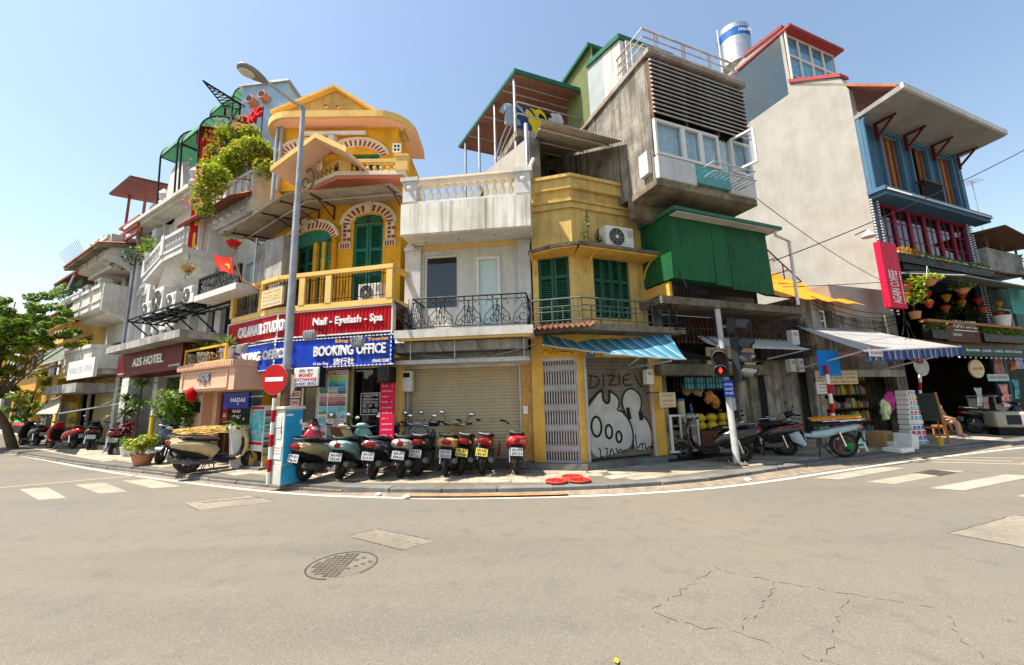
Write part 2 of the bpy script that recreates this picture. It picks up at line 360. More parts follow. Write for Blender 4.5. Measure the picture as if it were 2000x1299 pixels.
def ac_unit(label,fr,u0,u1,z0,z1,o0,o1,group='air conditioner outdoor units'):
    t=thing('air_conditioner',label,'air conditioner',fr.w((u0+u1)/2,(o0+o1)/2,z0),group)
    MB(fr).box(u0,u1,o0,o1,z0,z1).build('casing',MT['acwhite'],t,bevel=.012)
    r=(z1-z0)*.4;cx=u0+(u1-u0)*.36;cz=(z0+z1)/2
    MB(fr).prism([(cx+r*cos(2*pi*k/20),cz+r*sin(2*pi*k/20))for k in range(20)],o1+.001,o1+.008).build('fan_opening',MT['dark'],t)
    g=MB(fr)
    for k in range(4):
        q=r*(.3+.23*k);g.tube([(cx+q*cos(2*pi*j/16),o1+.014,cz+q*sin(2*pi*j/16))for j in range(17)],.006,4)
    for k in range(8):g.tube([(cx+r*.1*cos(pi*k/4),o1+.014,cz+r*.1*sin(pi*k/4)),(cx+r*cos(pi*k/4),o1+.014,cz+r*sin(pi*k/4))],.006,4)
    g.build('fan_grille',MT['acgrey'],t)
    MB(fr).prism([(cx+r*.2*cos(2*pi*k/12),cz+r*.2*sin(2*pi*k/12))for k in range(12)],o1+.015,o1+.022).build('fan_hub',MT['acwhite'],t)
    s=MB(fr)
    for k in range(5):s.box(u0+(u1-u0)*.78,u1-.03,o1+.001,o1+.007,z0+(z1-z0)*(.55+.07*k),z0+(z1-z0)*(.58+.07*k))
    s.build('vent',MT['acgrey'],t);MB(fr).box(u0+.05,u0+.1,o0,o1,z0-.05,z0).box(u1-.1,u1-.05,o0,o1,z0-.05,z0).build('bracket',MT['dark'],t)
    return t
def corrugated(mb,p00,p10,p01,p11,n,amp=.02):
    """ridges run from edge p00-p10 to edge p01-p11"""
    V=[Vector(q)for q in(p00,p10,p01,p11)]
    nr=(V[1]-V[0]).cross(V[2]-V[0]).normalized();k=n*4
    def f(s,t):
        p=(V[0].lerp(V[1],s)).lerp(V[2].lerp(V[3],s),t)+nr*amp*sin(2*pi*n*s);return tuple(p)
    return mb.sheet(f,k,1)
def plant(name,label,cat,x,y,z,pot=None,potmat=None,kind='bush',h=.6,r=.3,n=300,size=.07,mat=None,group=None,stem=0.):
    t=thing(name,label,cat,group=group)
    ph=0.
    if pot:ph=pot[1];MB().lathe(0,0,[(pot[0]*.7,0),(pot[0]*.85,ph*.4),(pot[0],ph*.9),(pot[0]*1.06,ph*.92),(pot[0]*1.06,ph),(pot[0]*.9,ph),(pot[0]*.88,ph*.9)],14).build('pot',potmat,t,50)
    if kind=='bush':
        MB().tube([(0,0,ph*.8),(.02,0,ph+stem+h*.4)],.015,5).build('stem',MT['bark'],t)
        cl=[((random.uniform(-.5,.5)*r,random.uniform(-.5,.5)*r,ph+stem+h*random.uniform(.25,.8)),(r*.55,r*.55,h*.3),n//7)for _ in range(7)]
        MB().leaves(cl,size).build('foliage',mat,t)
    else:
        mb=MB()
        if stem:MB().tube([(0,0,ph*.7),(.03,0,ph+stem)],.025,6).build('stem',MT['bark'],t)
        for k in range(1 if not stem else 2):mb.blades((0,0,ph+stem*(1-.35*k)),n,h,size)
        mb.build('foliage',mat,t)
    return place(t,x,y,z,random.uniform(0,6))
# ------------------------------------------------------------------ material library
MT=dict(
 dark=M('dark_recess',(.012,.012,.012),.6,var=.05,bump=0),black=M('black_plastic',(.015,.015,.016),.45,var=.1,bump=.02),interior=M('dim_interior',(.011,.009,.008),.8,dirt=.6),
 yellow=M('yellow_plaster',(.70,.365,.025),.8,var=.12,dirt=.35,streak=.2,dcol=(.32,.14,.02)),cream=M('cream_trim',(.70,.46,.15),.75,var=.08,dirt=.25,dcol=(.3,.2,.08)),
 paleyellow=M('pale_yellow_plaster',(.62,.43,.145),.8,var=.1,dirt=.5,streak=.4,dcol=(.26,.17,.07)),ochre=M('ochre_column',(.62,.36,.07),.75,dirt=.35,dcol=(.25,.14,.04)),
 pinksoffit=M('pink_soffit',(.72,.45,.30),.8,var=.06),redsoffit=M('red_soffit',(.55,.18,.11),.8,var=.08),
 white=M('white_plaster',(.56,.54,.50),.75,var=.08,dirt=.45,streak=.4,dcol=(.28,.25,.2)),white2=M('white_facade',(.55,.545,.54),.7,var=.08,dirt=.4,streak=.4,dcol=(.3,.28,.24)),
 stained=M('stained_panel',(.66,.64,.58),.5,var=.05,streak=.8,dirt=.3,dcol=(.24,.2,.13),bump=.01),greywall=M('weathered_grey_wall',(.33,.32,.30),.85,var=.15,dirt=.75,streak=.6,dcol=(.09,.08,.07)),
 concrete=M('stained_concrete',(.27,.245,.21),.9,var=.25,dirt=.95,streak=.95,dcol=(.05,.045,.038),bump=.08),mossy=M('mossy_concrete',(.19,.16,.115),.95,var=.3,dirt=.9,dcol=(.05,.04,.03),bump=.12,scale=9),
 sidewall=M('beige_render',(.335,.32,.29),.9,var=.08,dirt=.42,dcol=(.24,.22,.19),streak=.25,bump=.06,scale=1.5),blue=M('slate_blue_paint',(.045,.105,.17),.6,var=.1,dirt=.2,dcol=(.05,.08,.1)),
 bluelight=M('slate_blue_trim',(.07,.15,.235),.55,var=.08),redbrick=M('red_brick',(.25,.045,.025),.8,var=.25),archwhite=M('arch_white',(.72,.62,.48),.75,var=.08,dirt=.2),
 green=M('green_shutter',(.02,.15,.10),.5,var=.15,dirt=.15),greenold=M('old_green_shutter',(.022,.10,.062),.6,var=.2,dirt=.3,dcol=(.06,.08,.06)),greendark=M('dark_green_frame',(.012,.06,.04),.5),
 greenmetal=M('green_sheet',(.014,.10,.032),.55,var=.25,dirt=.75,streak=.5,dcol=(.012,.035,.022),scale=1.3,bump=.25,bscale=2.6),greenroof=M('green_roof_edge',(.03,.13,.08),.5),olive=M('olive_cladding',(.23,.27,.12),.55),
 corr=M('aged_corrugated',(.34,.31,.27),.6,metal=.0,var=.15,dirt=.5,dcol=(.16,.13,.1)),corrlight=M('pale_underside',(.45,.43,.39),.6,var=.1,dirt=.3,dcol=(.25,.2,.15)),corrred=M('red_corrugated',(.28,.13,.09),.6,var=.15,dirt=.3),
 corrblue=M('blue_container_cladding',(.42,.58,.74),.5,var=.08),rust=M('rusty_steel',(.13,.07,.042),.85,var=.35,dirt=.5),rustedge=M('rust_stained_edge',(.33,.31,.28),.85,var=.25,dirt=.85,streak=.5,dcol=(.20,.075,.025),scale=2.),
 iron=M('black_iron',(.02,.02,.022),.5,metal=.3,var=.15),gal=M('galvanised_steel',(.42,.44,.46),.42,metal=.6,var=.12,dirt=.2),steel=M('bright_steel',(.5,.5,.5),.42,metal=.9,var=.1),chrome=M('chrome',(.75,.75,.76),.12,metal=1.,var=.03,bump=0),
 acwhite=M('unit_casing',(.62,.60,.56),.5,var=.06,dirt=.35,dcol=(.3,.25,.18)),acgrey=M('grille_grey',(.3,.3,.3),.5),
 tile=M('clay_tile',(.42,.13,.07),.8,var=.3,dirt=.35),wood=M('warm_wood',(.36,.15,.05),.6,var=.25,scale=12),bark=M('bark',(.1,.07,.045),.9,var=.3),terracotta=M('terracotta',(.45,.2,.1),.8),ceramic=M('white_ceramic',(.66,.63,.6),.4),
 asphalt=asphalt_mat(),paint=M('road_paint',(.47,.44,.37),.7,var=.12,dirt=.45,dcol=(.28,.25,.21),scale=9),paintold=M('worn_road_paint',(.285,.26,.21),.75,var=.15,dirt=.75,dcol=(.22,.2,.17),scale=9),
 slab=M('paving_base',(.12,.11,.09),.9,dirt=.3),paver=M('paving_stone',(.31,.27,.21),.85,var=.3,dirt=.55,dcol=(.16,.13,.09),scale=3,bump=.07),kerb=M('kerb_stone',(.15,.145,.14),.8,var=.25,dirt=.4),clay=M('gutter_clay',(.33,.16,.07),.95,var=.3),patch=M('concrete_patch',(.20,.175,.14),.9,var=.25,dirt=.6,dcol=(.12,.11,.09),scale=14),crack=M('crack_fill',(.07,.063,.055),.95),castiron=M('cast_iron',(.085,.07,.058),.6,metal=.3,var=.3),
 tyre=M('tyre_rubber',(.018,.017,.016),.8,var=.2,dirt=.3,dcol=(.08,.07,.06)),engine=M('engine_alloy',(.16,.155,.15),.45,metal=.6,var=.2,dirt=.5),seat=M('seat_vinyl',(.025,.022,.02),.45),lamp_red=M('tail_lens',(.22,.006,.008),.12,var=.05,bump=0,coat=.5),plate=M('plate_white',(.48,.49,.49),.5,var=.04),plateyellow=M('plate_yellow',(.62,.5,.1),.5),ink=M('plate_ink',(.03,.03,.05),.6,var=0,bump=0),
 red=M('sign_red',(.42,.008,.012),.5,var=.08,bump=.01,dirt=.2,dcol=(.25,.01,.01)),crimson=M('crimson_banner',(.55,.012,.05),.5,var=.05),bluesign=M('sign_blue',(.01,.04,.36),.45,var=.2,bump=.01,dirt=.25,streak=.15,dcol=(.05,.09,.36)),maroon=M('maroon_sign',(.10,.008,.012),.5,var=.08,bump=0),letter=M('white_letter',(.72,.70,.70),.5,var=.03,bump=0),gold=M('gold_letter',(.68,.36,.03),.45,var=.05,bump=0),lettergrey=M('grey_letter',(.2,.2,.22),.6,var=.03,bump=0),letterred=M('red_letter',(.5,.015,.02),.5,var=.03,bump=0),letterblue=M('blue_letter',(.02,.12,.4),.5,var=.03,bump=0),
 signwhite=M('sign_white',(.62,.61,.58),.5,var=.05,dirt=.15,dcol=(.4,.36,.3)),signcream=M('sign_cream',(.56,.47,.28),.6,var=.08,dirt=.25),pinkwall=M('salmon_stone',(.60,.36,.25),.6,var=.05),osb=M('strand_board',(.42,.22,.06),.8,var=.35,scale=14,dirt=.2),
 roller=M('beige_roller_shutter',(.40,.33,.205),.55,var=.06,dirt=.2,dcol=(.26,.2,.13),streak=.12),rollergrey=M('grey_roller_shutter',(.17,.145,.11),.55,var=.15,dirt=.6,dcol=(.06,.05,.04)),gategrey=M('grey_gate_paint',(.42,.40,.40),.45,metal=.2,var=.1,dirt=.2),
 spraywhite=M('spray_white',(.42,.41,.385),.6,var=.15,dirt=.55,dcol=(.3,.28,.25),bump=0),sprayblack=M('spray_black',(.015,.015,.015),.5,var=.1,bump=0),
 curtain=M('blue_curtain',(.50,.60,.64),.9,var=.2,scale=9,streak=.35,dcol=(.12,.18,.22)),skin=M('skin',(.42,.24,.15),.55,var=.08,bump=0),cloth_white=M('white_cloth',(.62,.62,.66),.9),cloth_beige=M('beige_cloth',(.4,.36,.28),.9),cloth_navy=M('navy_cloth',(.03,.06,.16),.9),cloth_yellow=M('yellow_cloth',(.75,.55,.02),.9),hair=M('black_hair',(.012,.01,.01),.5),flag=M('flag_red',(.68,.03,.012),.7,var=.06,trans=.3),plasticgreen=M('green_plastic',(.02,.35,.09),.4),plasticwhite=M('white_plastic',(.66,.66,.62),.4),card=M('cardboard',(.33,.19,.09),.85),chili=M('red_chili',(.38,.02,.015),.45,var=.3,scale=20),wicker=M('tray_weave',(.4,.06,.04),.7),
 orange=M('orange_tarpaulin',(.78,.28,.02),.6,var=.1,dirt=.3,dcol=(.4,.14,.02),trans=.15),turq=M('turquoise_sheet',(.10,.36,.36),.6,dirt=.3),brownroof=M('brown_canopy',(.17,.055,.045),.6,var=.15),greenawn=M('green_awning',(.11,.30,.17),.6,var=.1,trans=.2),tan=M('tan_canvas',(.45,.40,.26),.8,trans=.15),redawn=M('plum_cloth',(.25,.05,.06),.8),goldwall=M('gold_shopfront',(.50,.26,.04),.6,dirt=.3),brownwood=M('brown_timber',(.14,.055,.03),.6,var=.2),
 leaf=leaf_mat('leaf_green',(.05,.12,.012),(.20,.30,.02)),leafdark=leaf_mat('leaf_dark',(.02,.06,.015),(.06,.14,.03)),leafyellow=leaf_mat('leaf_yellow_green',(.16,.24,.01),(.40,.42,.02)),leafpalm=leaf_mat('palm_leaf',(.06,.13,.03),(.18,.26,.06)),petal=leaf_mat('pink_petal',(.6,.06,.25),(.7,.2,.4)),petalred=leaf_mat('red_leaf',(.25,.02,.06),(.45,.08,.1)),
 glass=glass_mat('clear_glass',(.92,.95,.95)),glassgreen=glass_mat('green_glass',(.35,.45,.42)),glassdark=glass_mat('dim_glass',(.25,.28,.28)),frosted=M('frosted_glass',(.45,.55,.53),.2,var=.04,bump=0,coat=.3),
)
# ------------------------------------------------------------------ the setting: road, pavement, kerb, markings
road=MB().poly([(-400,-300,0),(400,-300,0),(400,600,0),(-400,600,0)]).build('road',MT['asphalt'],None,kind='structure')
KERB=[(-60,39.5),(-30,21.7),(-22.2,17.4),(-17,14.5),(-12.6,12.1),(-9.3,10.55),(-6.8,9.3),(-5.2,8.62),(-3.8,8.03),(-2.4,7.6),(-1.0,7.42),(.5,7.38),(1.4,7.43),(2.6,7.6),(3.6,7.83),(5.2,8.58),(7.0,9.35),(9.2,10.1),(12.0,11.05),(14.9,12.0),(22,14.6),(60,29)]
def resample(P,step):
    out,acc=[Vector((*P[0],0))],0.
    for a,b in zip(P,P[1:]):
        a,b=Vector((*a,0)),Vector((*b,0));L=(b-a).length;s=step-acc
        while s<L:out.append(a.lerp(b,s/L));s+=step
        acc=L-(s-step)
    return out
def smooth(P,it=2):
    for _ in range(it):
        Q=[P[0]]
        for a,b in zip(P,P[1:]):Q+=[(a[0]*.75+b[0]*.25,a[1]*.75+b[1]*.25),(a[0]*.25+b[0]*.75,a[1]*.25+b[1]*.75)]
        P=Q+[P[-1]]
    return P
KS=smooth(KERB);back=[(60,75),(-60,95)]
pave=MB().hprism([(x,y)for x,y in KS]+back,0.0,.115).build('pavement',MT['slab'],None,kind='structure')
K1=resample(KS,1.0)
for i,(a,b)in enumerate(zip(K1,K1[1:])):
    if a.length>34:continue
    d=(b-a).normalized();nrm=Vector((-d.y,d.x,0));left=a.x<-3.6;h=.06 if left else .125
    a2,b2=a+d*.012,b-d*.012;w0,w1=-.03,.2;j=random.uniform(-.006,.006)
    q=[a2+nrm*w0,b2+nrm*w0,b2+nrm*w1,a2+nrm*w1]
    MB().hexa([(p.x,p.y,-.02)for p in q]+[(p.x,p.y,(.122 if k>1 else h)+j)for k,p in enumerate(q)]).build('kerb_stone',MT['kerb'],pave,bevel=.012)
    if left:
        pass
# paving stones laid along the pavement, nearest ones single, the far ones joined
tiles=[]
SD=[(-30,19.5),(-5.75,7.9),(1.55,7.35),(30,18)]
def lay(x0,y0,az,un,vn,su,sv):
    f=Fr(x0,y0,az)
    for j in range(vn):
        for i in range(-un,un):
            u,o=(i+(j%2)*.5)*su,-j*sv;c=f.w(u+su/2,o-sv/2,0);yield f,u,o,su,sv,c
def kerb_y(x):
    for a,b in zip(KS,KS[1:]):
        if a[0]<=x<=b[0]:return a[1]+(b[1]-a[1])*(x-a[0])/max(1e-6,b[0]-a[0])
    return 99
for f,u,o,su,sv,c in list(lay(-5.6,8.2,121,36,12,.6,.3))+list(lay(-5.6,7.2,96,13,12,.6,.3))+list(lay(1.9,7.0,68.5,26,12,.6,.3)):
    g=121 if abs(f.o.y-8.2)<.01 else(96 if f.o.x<0 else 68.5)
    if(g==121 and c.x>-5.4)or(g==96 and not-5.4<c.x<1.7)or(g==68.5 and not 1.7<c.x<22):continue
    k=min(f.w(*q,0).y-kerb_y(f.w(*q,0).x)for q in((u,o),(u+su,o),(u,o-sv),(u+su,o-sv)))
    if k<.2 or k>3.2 or c.x<-24:continue
    tiles.append((c.length,f,u,o,su,sv))
tiles.sort(key=lambda t:t[0]);rest=MB()
for i,(_,f,u,o,su,sv)in enumerate(tiles):
    j=random.uniform(-.003,.004);tl=random.uniform(-.003,.003);mb=MB(f)if i<300 else rest;mb.fr=f
    q=[(u+.006,o-.006),(u+su-.006,o-.006),(u+su-.006,o-sv+.006),(u+.006,o-sv+.006)]
    mb.hexa([(a,b,.10)for a,b in q]+[(a,b,.123+j+(tl if k%2 else-tl))for k,(a,b)in enumerate(q)])
    if i<300:mb.build('paving_stone',MT['paver'],pave)
rest.build('paving_stone_field',MT['paver'],pave,kind='stuff')
LINE=[(-60,38.9),(-30,21.9),(-20.6,16.55),(-16.2,14.1),(-12.26,11.8),(-9.28,10.25),(-6.89,9.1),(-5.58,8.5),(-4.49,8.05),(-3.56,7.75),(-2.93,7.6),(-1.45,7.3),(-.07,7.22),(1.4,7.23),(2.5,7.36),(3.71,7.62),(4.85,8.0),(6.29,8.6),(9.15,9.75),(12.0,10.75),(15.7,11.95),(60,28)]
def resample_xy(P,n):
    out=[]
    for k in range(n+1):
        x=-20+34*k/n
        for a,b in zip(P,P[1:]):
            if a[0]<=x<=b[0]:out.append((x,a[1]+(b[1]-a[1])*(x-a[0])/max(1e-6,b[0]-a[0])));break
    return out
def ribbon(P,wd,z,name,mat,parent=None,kind=None):
    P=[Vector((*p,0))for p in smooth(P)]if len(P)>2 else[Vector((*p,0))for p in P];mb=MB();g=[]
    for k,p in enumerate(P):
        t=(P[min(k+1,len(P)-1)]-P[max(0,k-1)]).normalized();q=Vector((-t.y,t.x,0))*wd/2;g.append((mb.p(*(p+q).xy,z),mb.p(*(p-q).xy,z)))
    mb.f=[[a[0],a[1],b[1],b[0]]for a,b in zip(g,g[1:])];return mb.build(name,mat,parent,kind=kind)
ribbon([(x,y-.05)for x,y in LINE],.11,.004,'edge_line',MT['paint'],road)
gm_=M('gutter_dust',(.22,.18,.135),.95,var=.3,dirt=.6,dcol=(.13,.11,.09),scale=5);mb=MB();g=[]
for(x,y),(a,b)in zip(resample_xy(KS,120),resample_xy(LINE,120)):
    h=.062*min(1,max(0,(x+3.6)/1.2));g.append([mb.p(x,y+.03,h),mb.p(x*.6+a*.4,y*.6+b*.4,h*.75+.002),mb.p(x*.2+a*.8,y*.2+b*.8,.003)])
mb.f=[[p[k],p[k+1],q[k+1],q[k]]for p,q in zip(g,g[1:])for k in(0,1)];mb.build('gutter',gm_,road)
ribbon([(-1.9,7.42),(-.9,7.31),(.4,7.27),(.9,7.28)],.15,.036,'gutter_clay',MT['clay'],road,'stuff')
for q in([(-10.79,8.99),(-10.32,9.12),(-8.68,8.02),(-9.08,7.9)],[(-10.0,9.36),(-9.46,9.51),(-7.9,8.45),(-8.35,8.32)],[(-9.29,9.72),(-8.7,9.82),(-7.15,8.85),(-7.65,8.72)],[(-11.7,8.6),(-11.2,8.75),(-9.6,7.6),(-10.0,7.45)],
          [(5.83,8.15),(8.07,9.13),(8.45,8.94),(6.22,7.97)],[(6.48,7.71),(8.81,8.65),(9.2,8.47),(6.83,7.5)],[(7.07,7.14),(9.48,8.06),(9.88,7.88),(7.43,6.93)],[(7.75,6.5),(10.2,7.45),(10.6,7.27),(8.1,6.32)],[(9.4,10.1),(11.2,9.35),(11.45,9.42),(9.6,10.2)]):
    MB().poly([(x,y,.004)for x,y in q]).build('crosswalk_stripe',MT['paintold'],road)
ribbon([(-11.6,9.15),(-9.5,10.38)],.12,.004,'stop_line',MT['paintold'],road)
ribbon([(9.3,9.7),(12.2,8.6)],.12,.004,'stop_line',MT['paintold'],road);ribbon([(10.3,10.3),(13.2,9.35)],.1,.004,'lane_line',MT['paintold'],road);ribbon([(11.2,9.1),(24,14)],.12,.004,'lane_line',M('yellow_road_paint',(.5,.33,.06),.8,dirt=.4),road)
for q in([(-5.95,7.42),(-5.01,7.84),(-4.19,7.33),(-5.23,6.88)],[(-2.19,5.42),(-1.9,5.7),(-1.0,5.17),(-1.33,4.91)],[(5.08,5.0),(6.6,5.6),(7.4,5.2),(5.41,4.5)]):
    MB().poly([(x,y,.003)for x,y in q]).build('asphalt_patch',MT['patch'],road)
    rr=random.Random(3);pp=[]
    for k in range(4):
        a,b=Vector((*q[k],0)),Vector((*q[(k+1)%4],0))
        if k==2:continue
        for t in range(9):pp.append(tuple((a.lerp(b,t/9)+Vector((rr.uniform(-.012,.012),rr.uniform(-.012,.012),0))).xy))
        ribbon(pp,.009,.005,'patch_seam',MT['crack'],road,'stuff');pp=[]
MB().poly([(-5.6,7.4,.005),(-4.75,7.7,.005),(-4.7,7.67,.005),(-5.55,7.37,.005)]).build('slab_joint',MT['crack'],road)
def crackline(P,wd=.012,seed=1):
    rr=random.Random(seed);out=[]
    for a,b in zip(P,P[1:]):
        a,b=Vector((*a,0)),Vector((*b,0));n=max(3,int((b-a).length/.05))
        out+=[tuple((a.lerp(b,t/n)+Vector((rr.gauss(0,.014),rr.gauss(0,.014),0))).xy)for t in range(n)]
    mb=MB()
    for a,b in zip(out,out[1:]):
        if rr.random()<.4:continue
        t=Vector((b[0]-a[0],b[1]-a[1],0)).normalized();q=Vector((-t.y,t.x,0))*wd*rr.uniform(.15,.55)
        mb.poly([(a[0]+q.x,a[1]+q.y,.003),(a[0]-q.x,a[1]-q.y,.003),(b[0]-q.x,b[1]-q.y,.003),(b[0]+q.x,b[1]+q.y,.003)])
    mb.build('road_crack',MT['crack'],road,kind='stuff')
for k,P in enumerate(([(1.04,3.46),(1.93,4.22)],[(1.93,4.22),(2.33,3.9),(2.78,3.66),(3.31,3.39)],[(1.04,3.46),(1.3,3.27),(1.57,3.16),(1.86,2.88),(2.05,2.75)],[(2.33,3.9),(1.95,3.5),(1.57,3.16)],[(2.78,3.66),(2.3,3.2),(1.95,2.84)],[(-5.0,6.3),(-2.9,5.2),(-2.1,4.6)],[(1.8,6.6),(-.3,6.1),(-2,4)],[(3.31,3.39),(3.0,3.0),(2.9,2.6)])):
    crackline(P,.006 if k<5 or k==7 else .003,k)
mh=thing('manhole_cover','round cast iron manhole cover half filled with asphalt in the road','manhole cover',(-1.86,4.53,0))
MB().sheet(lambda s,t:(-1.86+(.36-.018*t)*cos(-.7+5.4*s),4.53+(.36-.018*t)*sin(-.7+5.4*s),.004),40,1).build('rim',MT['castiron'],mh)
MB().lathe(-1.86,4.53,[(.32,-.05),(.32,.002)],32).build('lid',MT['asphalt'],mh)
g=MB()
for i in range(-5,6):
    for j in range(-5,6):
        if i*i+j*j<27 and(i<2 or(i+j*3)%4==0):g.box(-1.86+i*.055-.02,-1.86+i*.055+.02,4.53+j*.055-.018,4.53+j*.055+.018,.001,.006)
g.build('grip_stud',MT['castiron'],mh,kind='stuff')
dg_=thing('drain_grate','small dark drain grate set in the crosswalk on the right','drain',(8.5,8.38,0));g=MB(Fr(8.5,8.38,68))
for k in range(9):g.box(-.32+k*.07,-.28+k*.07,-.16,.16,.005,.012)
g.build('bar',MT['castiron'],dg_,kind='stuff');MB(Fr(8.5,8.38,68)).box(-.36,.36,-.2,.2,-.02,.0045).build('pit',MT['crack'],dg_)
for x,y,c,l in((.62,2.86,(.7,.42,.02),'single yellow leaf lying on the asphalt near the camera'),(1.95,2.5,(.7,.3,.02),'orange leaf lying at the near edge of the road')):
    mb=MB();mb.sheet(lambda s,t:(x+(s-.5)*.035*(1-abs(2*t-1)**1.6)-.0,y+(t-.5)*.06,.012+.012*abs(s-.5)),4,6)
    solo(mb,'fallen_leaf',M('leaf_litter%d'%int(x),c,.6),l,'leaf')
for x,y,l in((-1.93,7.32,'white crumpled tissue lying by the kerb'),(-2.5,7.55,'pale green wrapper lying at the end of the kerb'),(4.5,8.05,'small white scrap lying in the right gutter')):
    mb=MB().ball((x,y,.03),(.07,.05,.03),8,5)
    for v in mb.v:v+=Vector((random.gauss(0,.01),random.gauss(0,.01),random.gauss(0,.006)))
    solo(mb,'litter',MT['plasticwhite'],l,'litter')
# ------------------------------------------------------------------ facade frames of the block
FL=Fr(-5.75,10.05,121);EM=Fr(-5.75,10.05,103);E2=Fr(-5.44,10.84,96.5);E3=Fr(-5.44,10.84,89)
FF=Fr(.42,9.42,96.6);GL=Fr(1.5,9.02,105);GR=Fr(1.5,9.02,68.5)
# ================================================================== corner building: yellow house with booking office
eb=thing('corner_building','yellow corner house with green shutters and a booking office at street level','building',FL.w(0,0,0))
# street level: pillar, glass front, door
cz=EM.z(600,716,.3)
MB(FL).box(-2.8,-2.35,-4,-.9,.12,3.2).build('side_wall',MT['yellow'],eb)
MB(FL).box(-.62,-.26,-.45,-.05,.12,cz+.2).build('pillar',MT['cream'],eb)
MB(FL).box(-1.5,-.1,-.9,.1,.06,.28).box(-1.7,-.3,-.3,.35,.05,.18).build('step',MT['kerb'],eb)
sof=MB(FL).hprism([(-2.35,-3.0),(-2.35,.3),(.05,.3),(.05,-3.0)],cz+.12,cz+.22).build('soffit',MT['cream'],eb)
u1=EM.u(768,700,.25)
MB(EM).hprism([(.08,-3),(.08,.25),(u1,.25),(u1,-3)],cz+.12,cz+.2).build('soffit',MT['cream'],eb)
g0,g1,gz0,gz1=EM.r(588,705,740,905,-.2)
MB(EM).box(g1,u1,-3,-.2,.12,cz+.15).build('wall',MT['cream'],eb)
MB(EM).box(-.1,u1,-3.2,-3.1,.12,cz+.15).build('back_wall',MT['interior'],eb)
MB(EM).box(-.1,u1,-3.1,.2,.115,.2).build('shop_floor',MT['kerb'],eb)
for a,b,nm in((588,622,'window'),(625,677,'window'),(684,752,'door')):
    x0,x1=EM.u(a,800,-.2),EM.u(b,800,-.2);fm=frame_mb(EM,x0,x1,.2,cz+.0,-.25,-.18,.06)
    if nm=='window':fm.box(x0+.06,x1-.06,-.25,-.18,1.15,1.22)
    wdw=fm.build(nm,M('beige_frame',(.5,.45,.34),.5),eb);MB(EM).box(x0+.06,x1-.06,-.225,-.215,.26,cz-.06).build('pane',MT['glassdark'],wdw)
MB(EM).box(EM.u(588,800,-.2),u1,-.26,-.16,cz,cz+.15).build('lintel',MT['cream'],eb)
# notices stuck on the glass
for i,(s,y0,y1)in enumerate((('TOURIST INFORMATION',765,777),('MONEY EXCHANGE',781,792),('TOUR & CAR',796,806),('LAUNDRY SERVICE',809,820))):
    r=EM.r(550,y0,586-i%2*2,y1,-.15);MB(EM).box(r[0],r[1],-.16,-.15,r[2],r[3]).build('notice',MT['signwhite'],eb);text(s,eb,EM,(r[0]+.02,r[1]-.02,r[2]+.02,r[3]-.02),-.146,MT['letterred'],bold=.03)
r=EM.r(705,768,742,810,-.19);frame_mb(EM,*r,-.2,-.192,.012).build('door_sticker',MT['letter'],eb)
for s,a,b in(('WELCOME',.84,.93),('OPENING HOURS',.66,.74),('MONDAY - SUNDAY',.54,.6),('O  O  O',.36,.48),('CALL  OO  INBOX',.1,.26)):
    text(s,eb,EM,(r[0]+.06,r[1]-.06,r[2]+(r[3]-r[2])*a,r[2]+(r[3]-r[2])*b),-.19,MT['letter'],bold=.0)
fn=thing('standing_fan','round grey standing fan behind the glass door of the booking office','fan',EM.w(EM.u(712,840,-.8),-.8,.2));c0=EM.at(710,830,-.8)
mb=MB(EM)
for k in range(5):mb.tube([(c0[0]+.24*(k+1)/5*cos(2*pi*j/20),-.8,c0[1]+.24*(k+1)/5*sin(2*pi*j/20))for j in range(21)],.006,4)
for k in range(10):mb.tube([(c0[0],-.78,c0[1]),(c0[0]+.24*cos(2*pi*k/10),-.8,c0[1]+.24*sin(2*pi*k/10))],.004,4)
mb.build('grille',MT['acgrey'],fn);MB(EM).tube([(c0[0],-.85,.2),(c0[0],-.85,c0[1])],.02,8).build('stand',MT['acgrey'],fn)
mb=MB(EM)
for k in range(4):mb.poly([(c0[0]+.2*cos(a),-.82-.02*q,c0[1]+.2*sin(a))if a is not None else(c0[0],-.82,c0[1])for a,q in((None,0),(k*pi/2,0),(k*pi/2+.5,1),(k*pi/2+.9,1))])
mb.build('blade',MT['acgrey'],fn,kind='stuff')
# signs
def signbox(fr,name,label,cat,rect,o0,o1,face,rim,t=.035):
    s=thing(name,label,cat,fr.w((rect[0]+rect[1])/2,o1,rect[2]))
    MB(fr).box(rect[0]+t,rect[1]-t,o0,o1-.01,rect[2]+t,rect[3]-t).build('panel',face,s);frame_mb(fr,*rect,o0,o1,t).build('frame',rim,s);return s
O=.35;zr0,zr1=EM.z(680,653,O),EM.z(680,600,O);zb0,zb1=EM.z(680,716,O),EM.z(680,657,O)
ue=EM.u(766,650,O);us0=-.06;uL0=FL.u(443,660,O);uL1=.06
redm=M('ribbed_red_sign',(.36,.006,.01),.45,var=.1,bump=.0)
def ribbed(fr,a,b,o,z0,z1):return MB(fr).sheet(lambda s,t:(a+(b-a)*s,o+.012*(1 if int(s*(b-a)/.05)%2 else 0),z0+(z1-z0)*t),int((b-a)/.025),1)
s1=signbox(EM,'shop_sign','ribbed red nail spa sign with white border over the booking office','sign',(us0,ue,zr0,zr1),.2,O,redm,MT['signwhite'])
ribbed(EM,us0+.04,ue-.04,O-.008,zr0+.04,zr1-.04).build('ribbed_face',redm,s1)
h=zr1-zr0;r=EM.r(613,625,748,641,O);text('Nail - Eyelash - Spa',s1,EM,(r[0],r[1],zr0+h*.32,zr0+h*.68),O+.012,MT['letter'],bold=.02,ext=.025)
s2=signbox(FL,'shop_sign','red nail studio sign with white border facing the left street','sign',(uL0,uL1,zr0,zr1),.2,O,redm,MT['signwhite'])
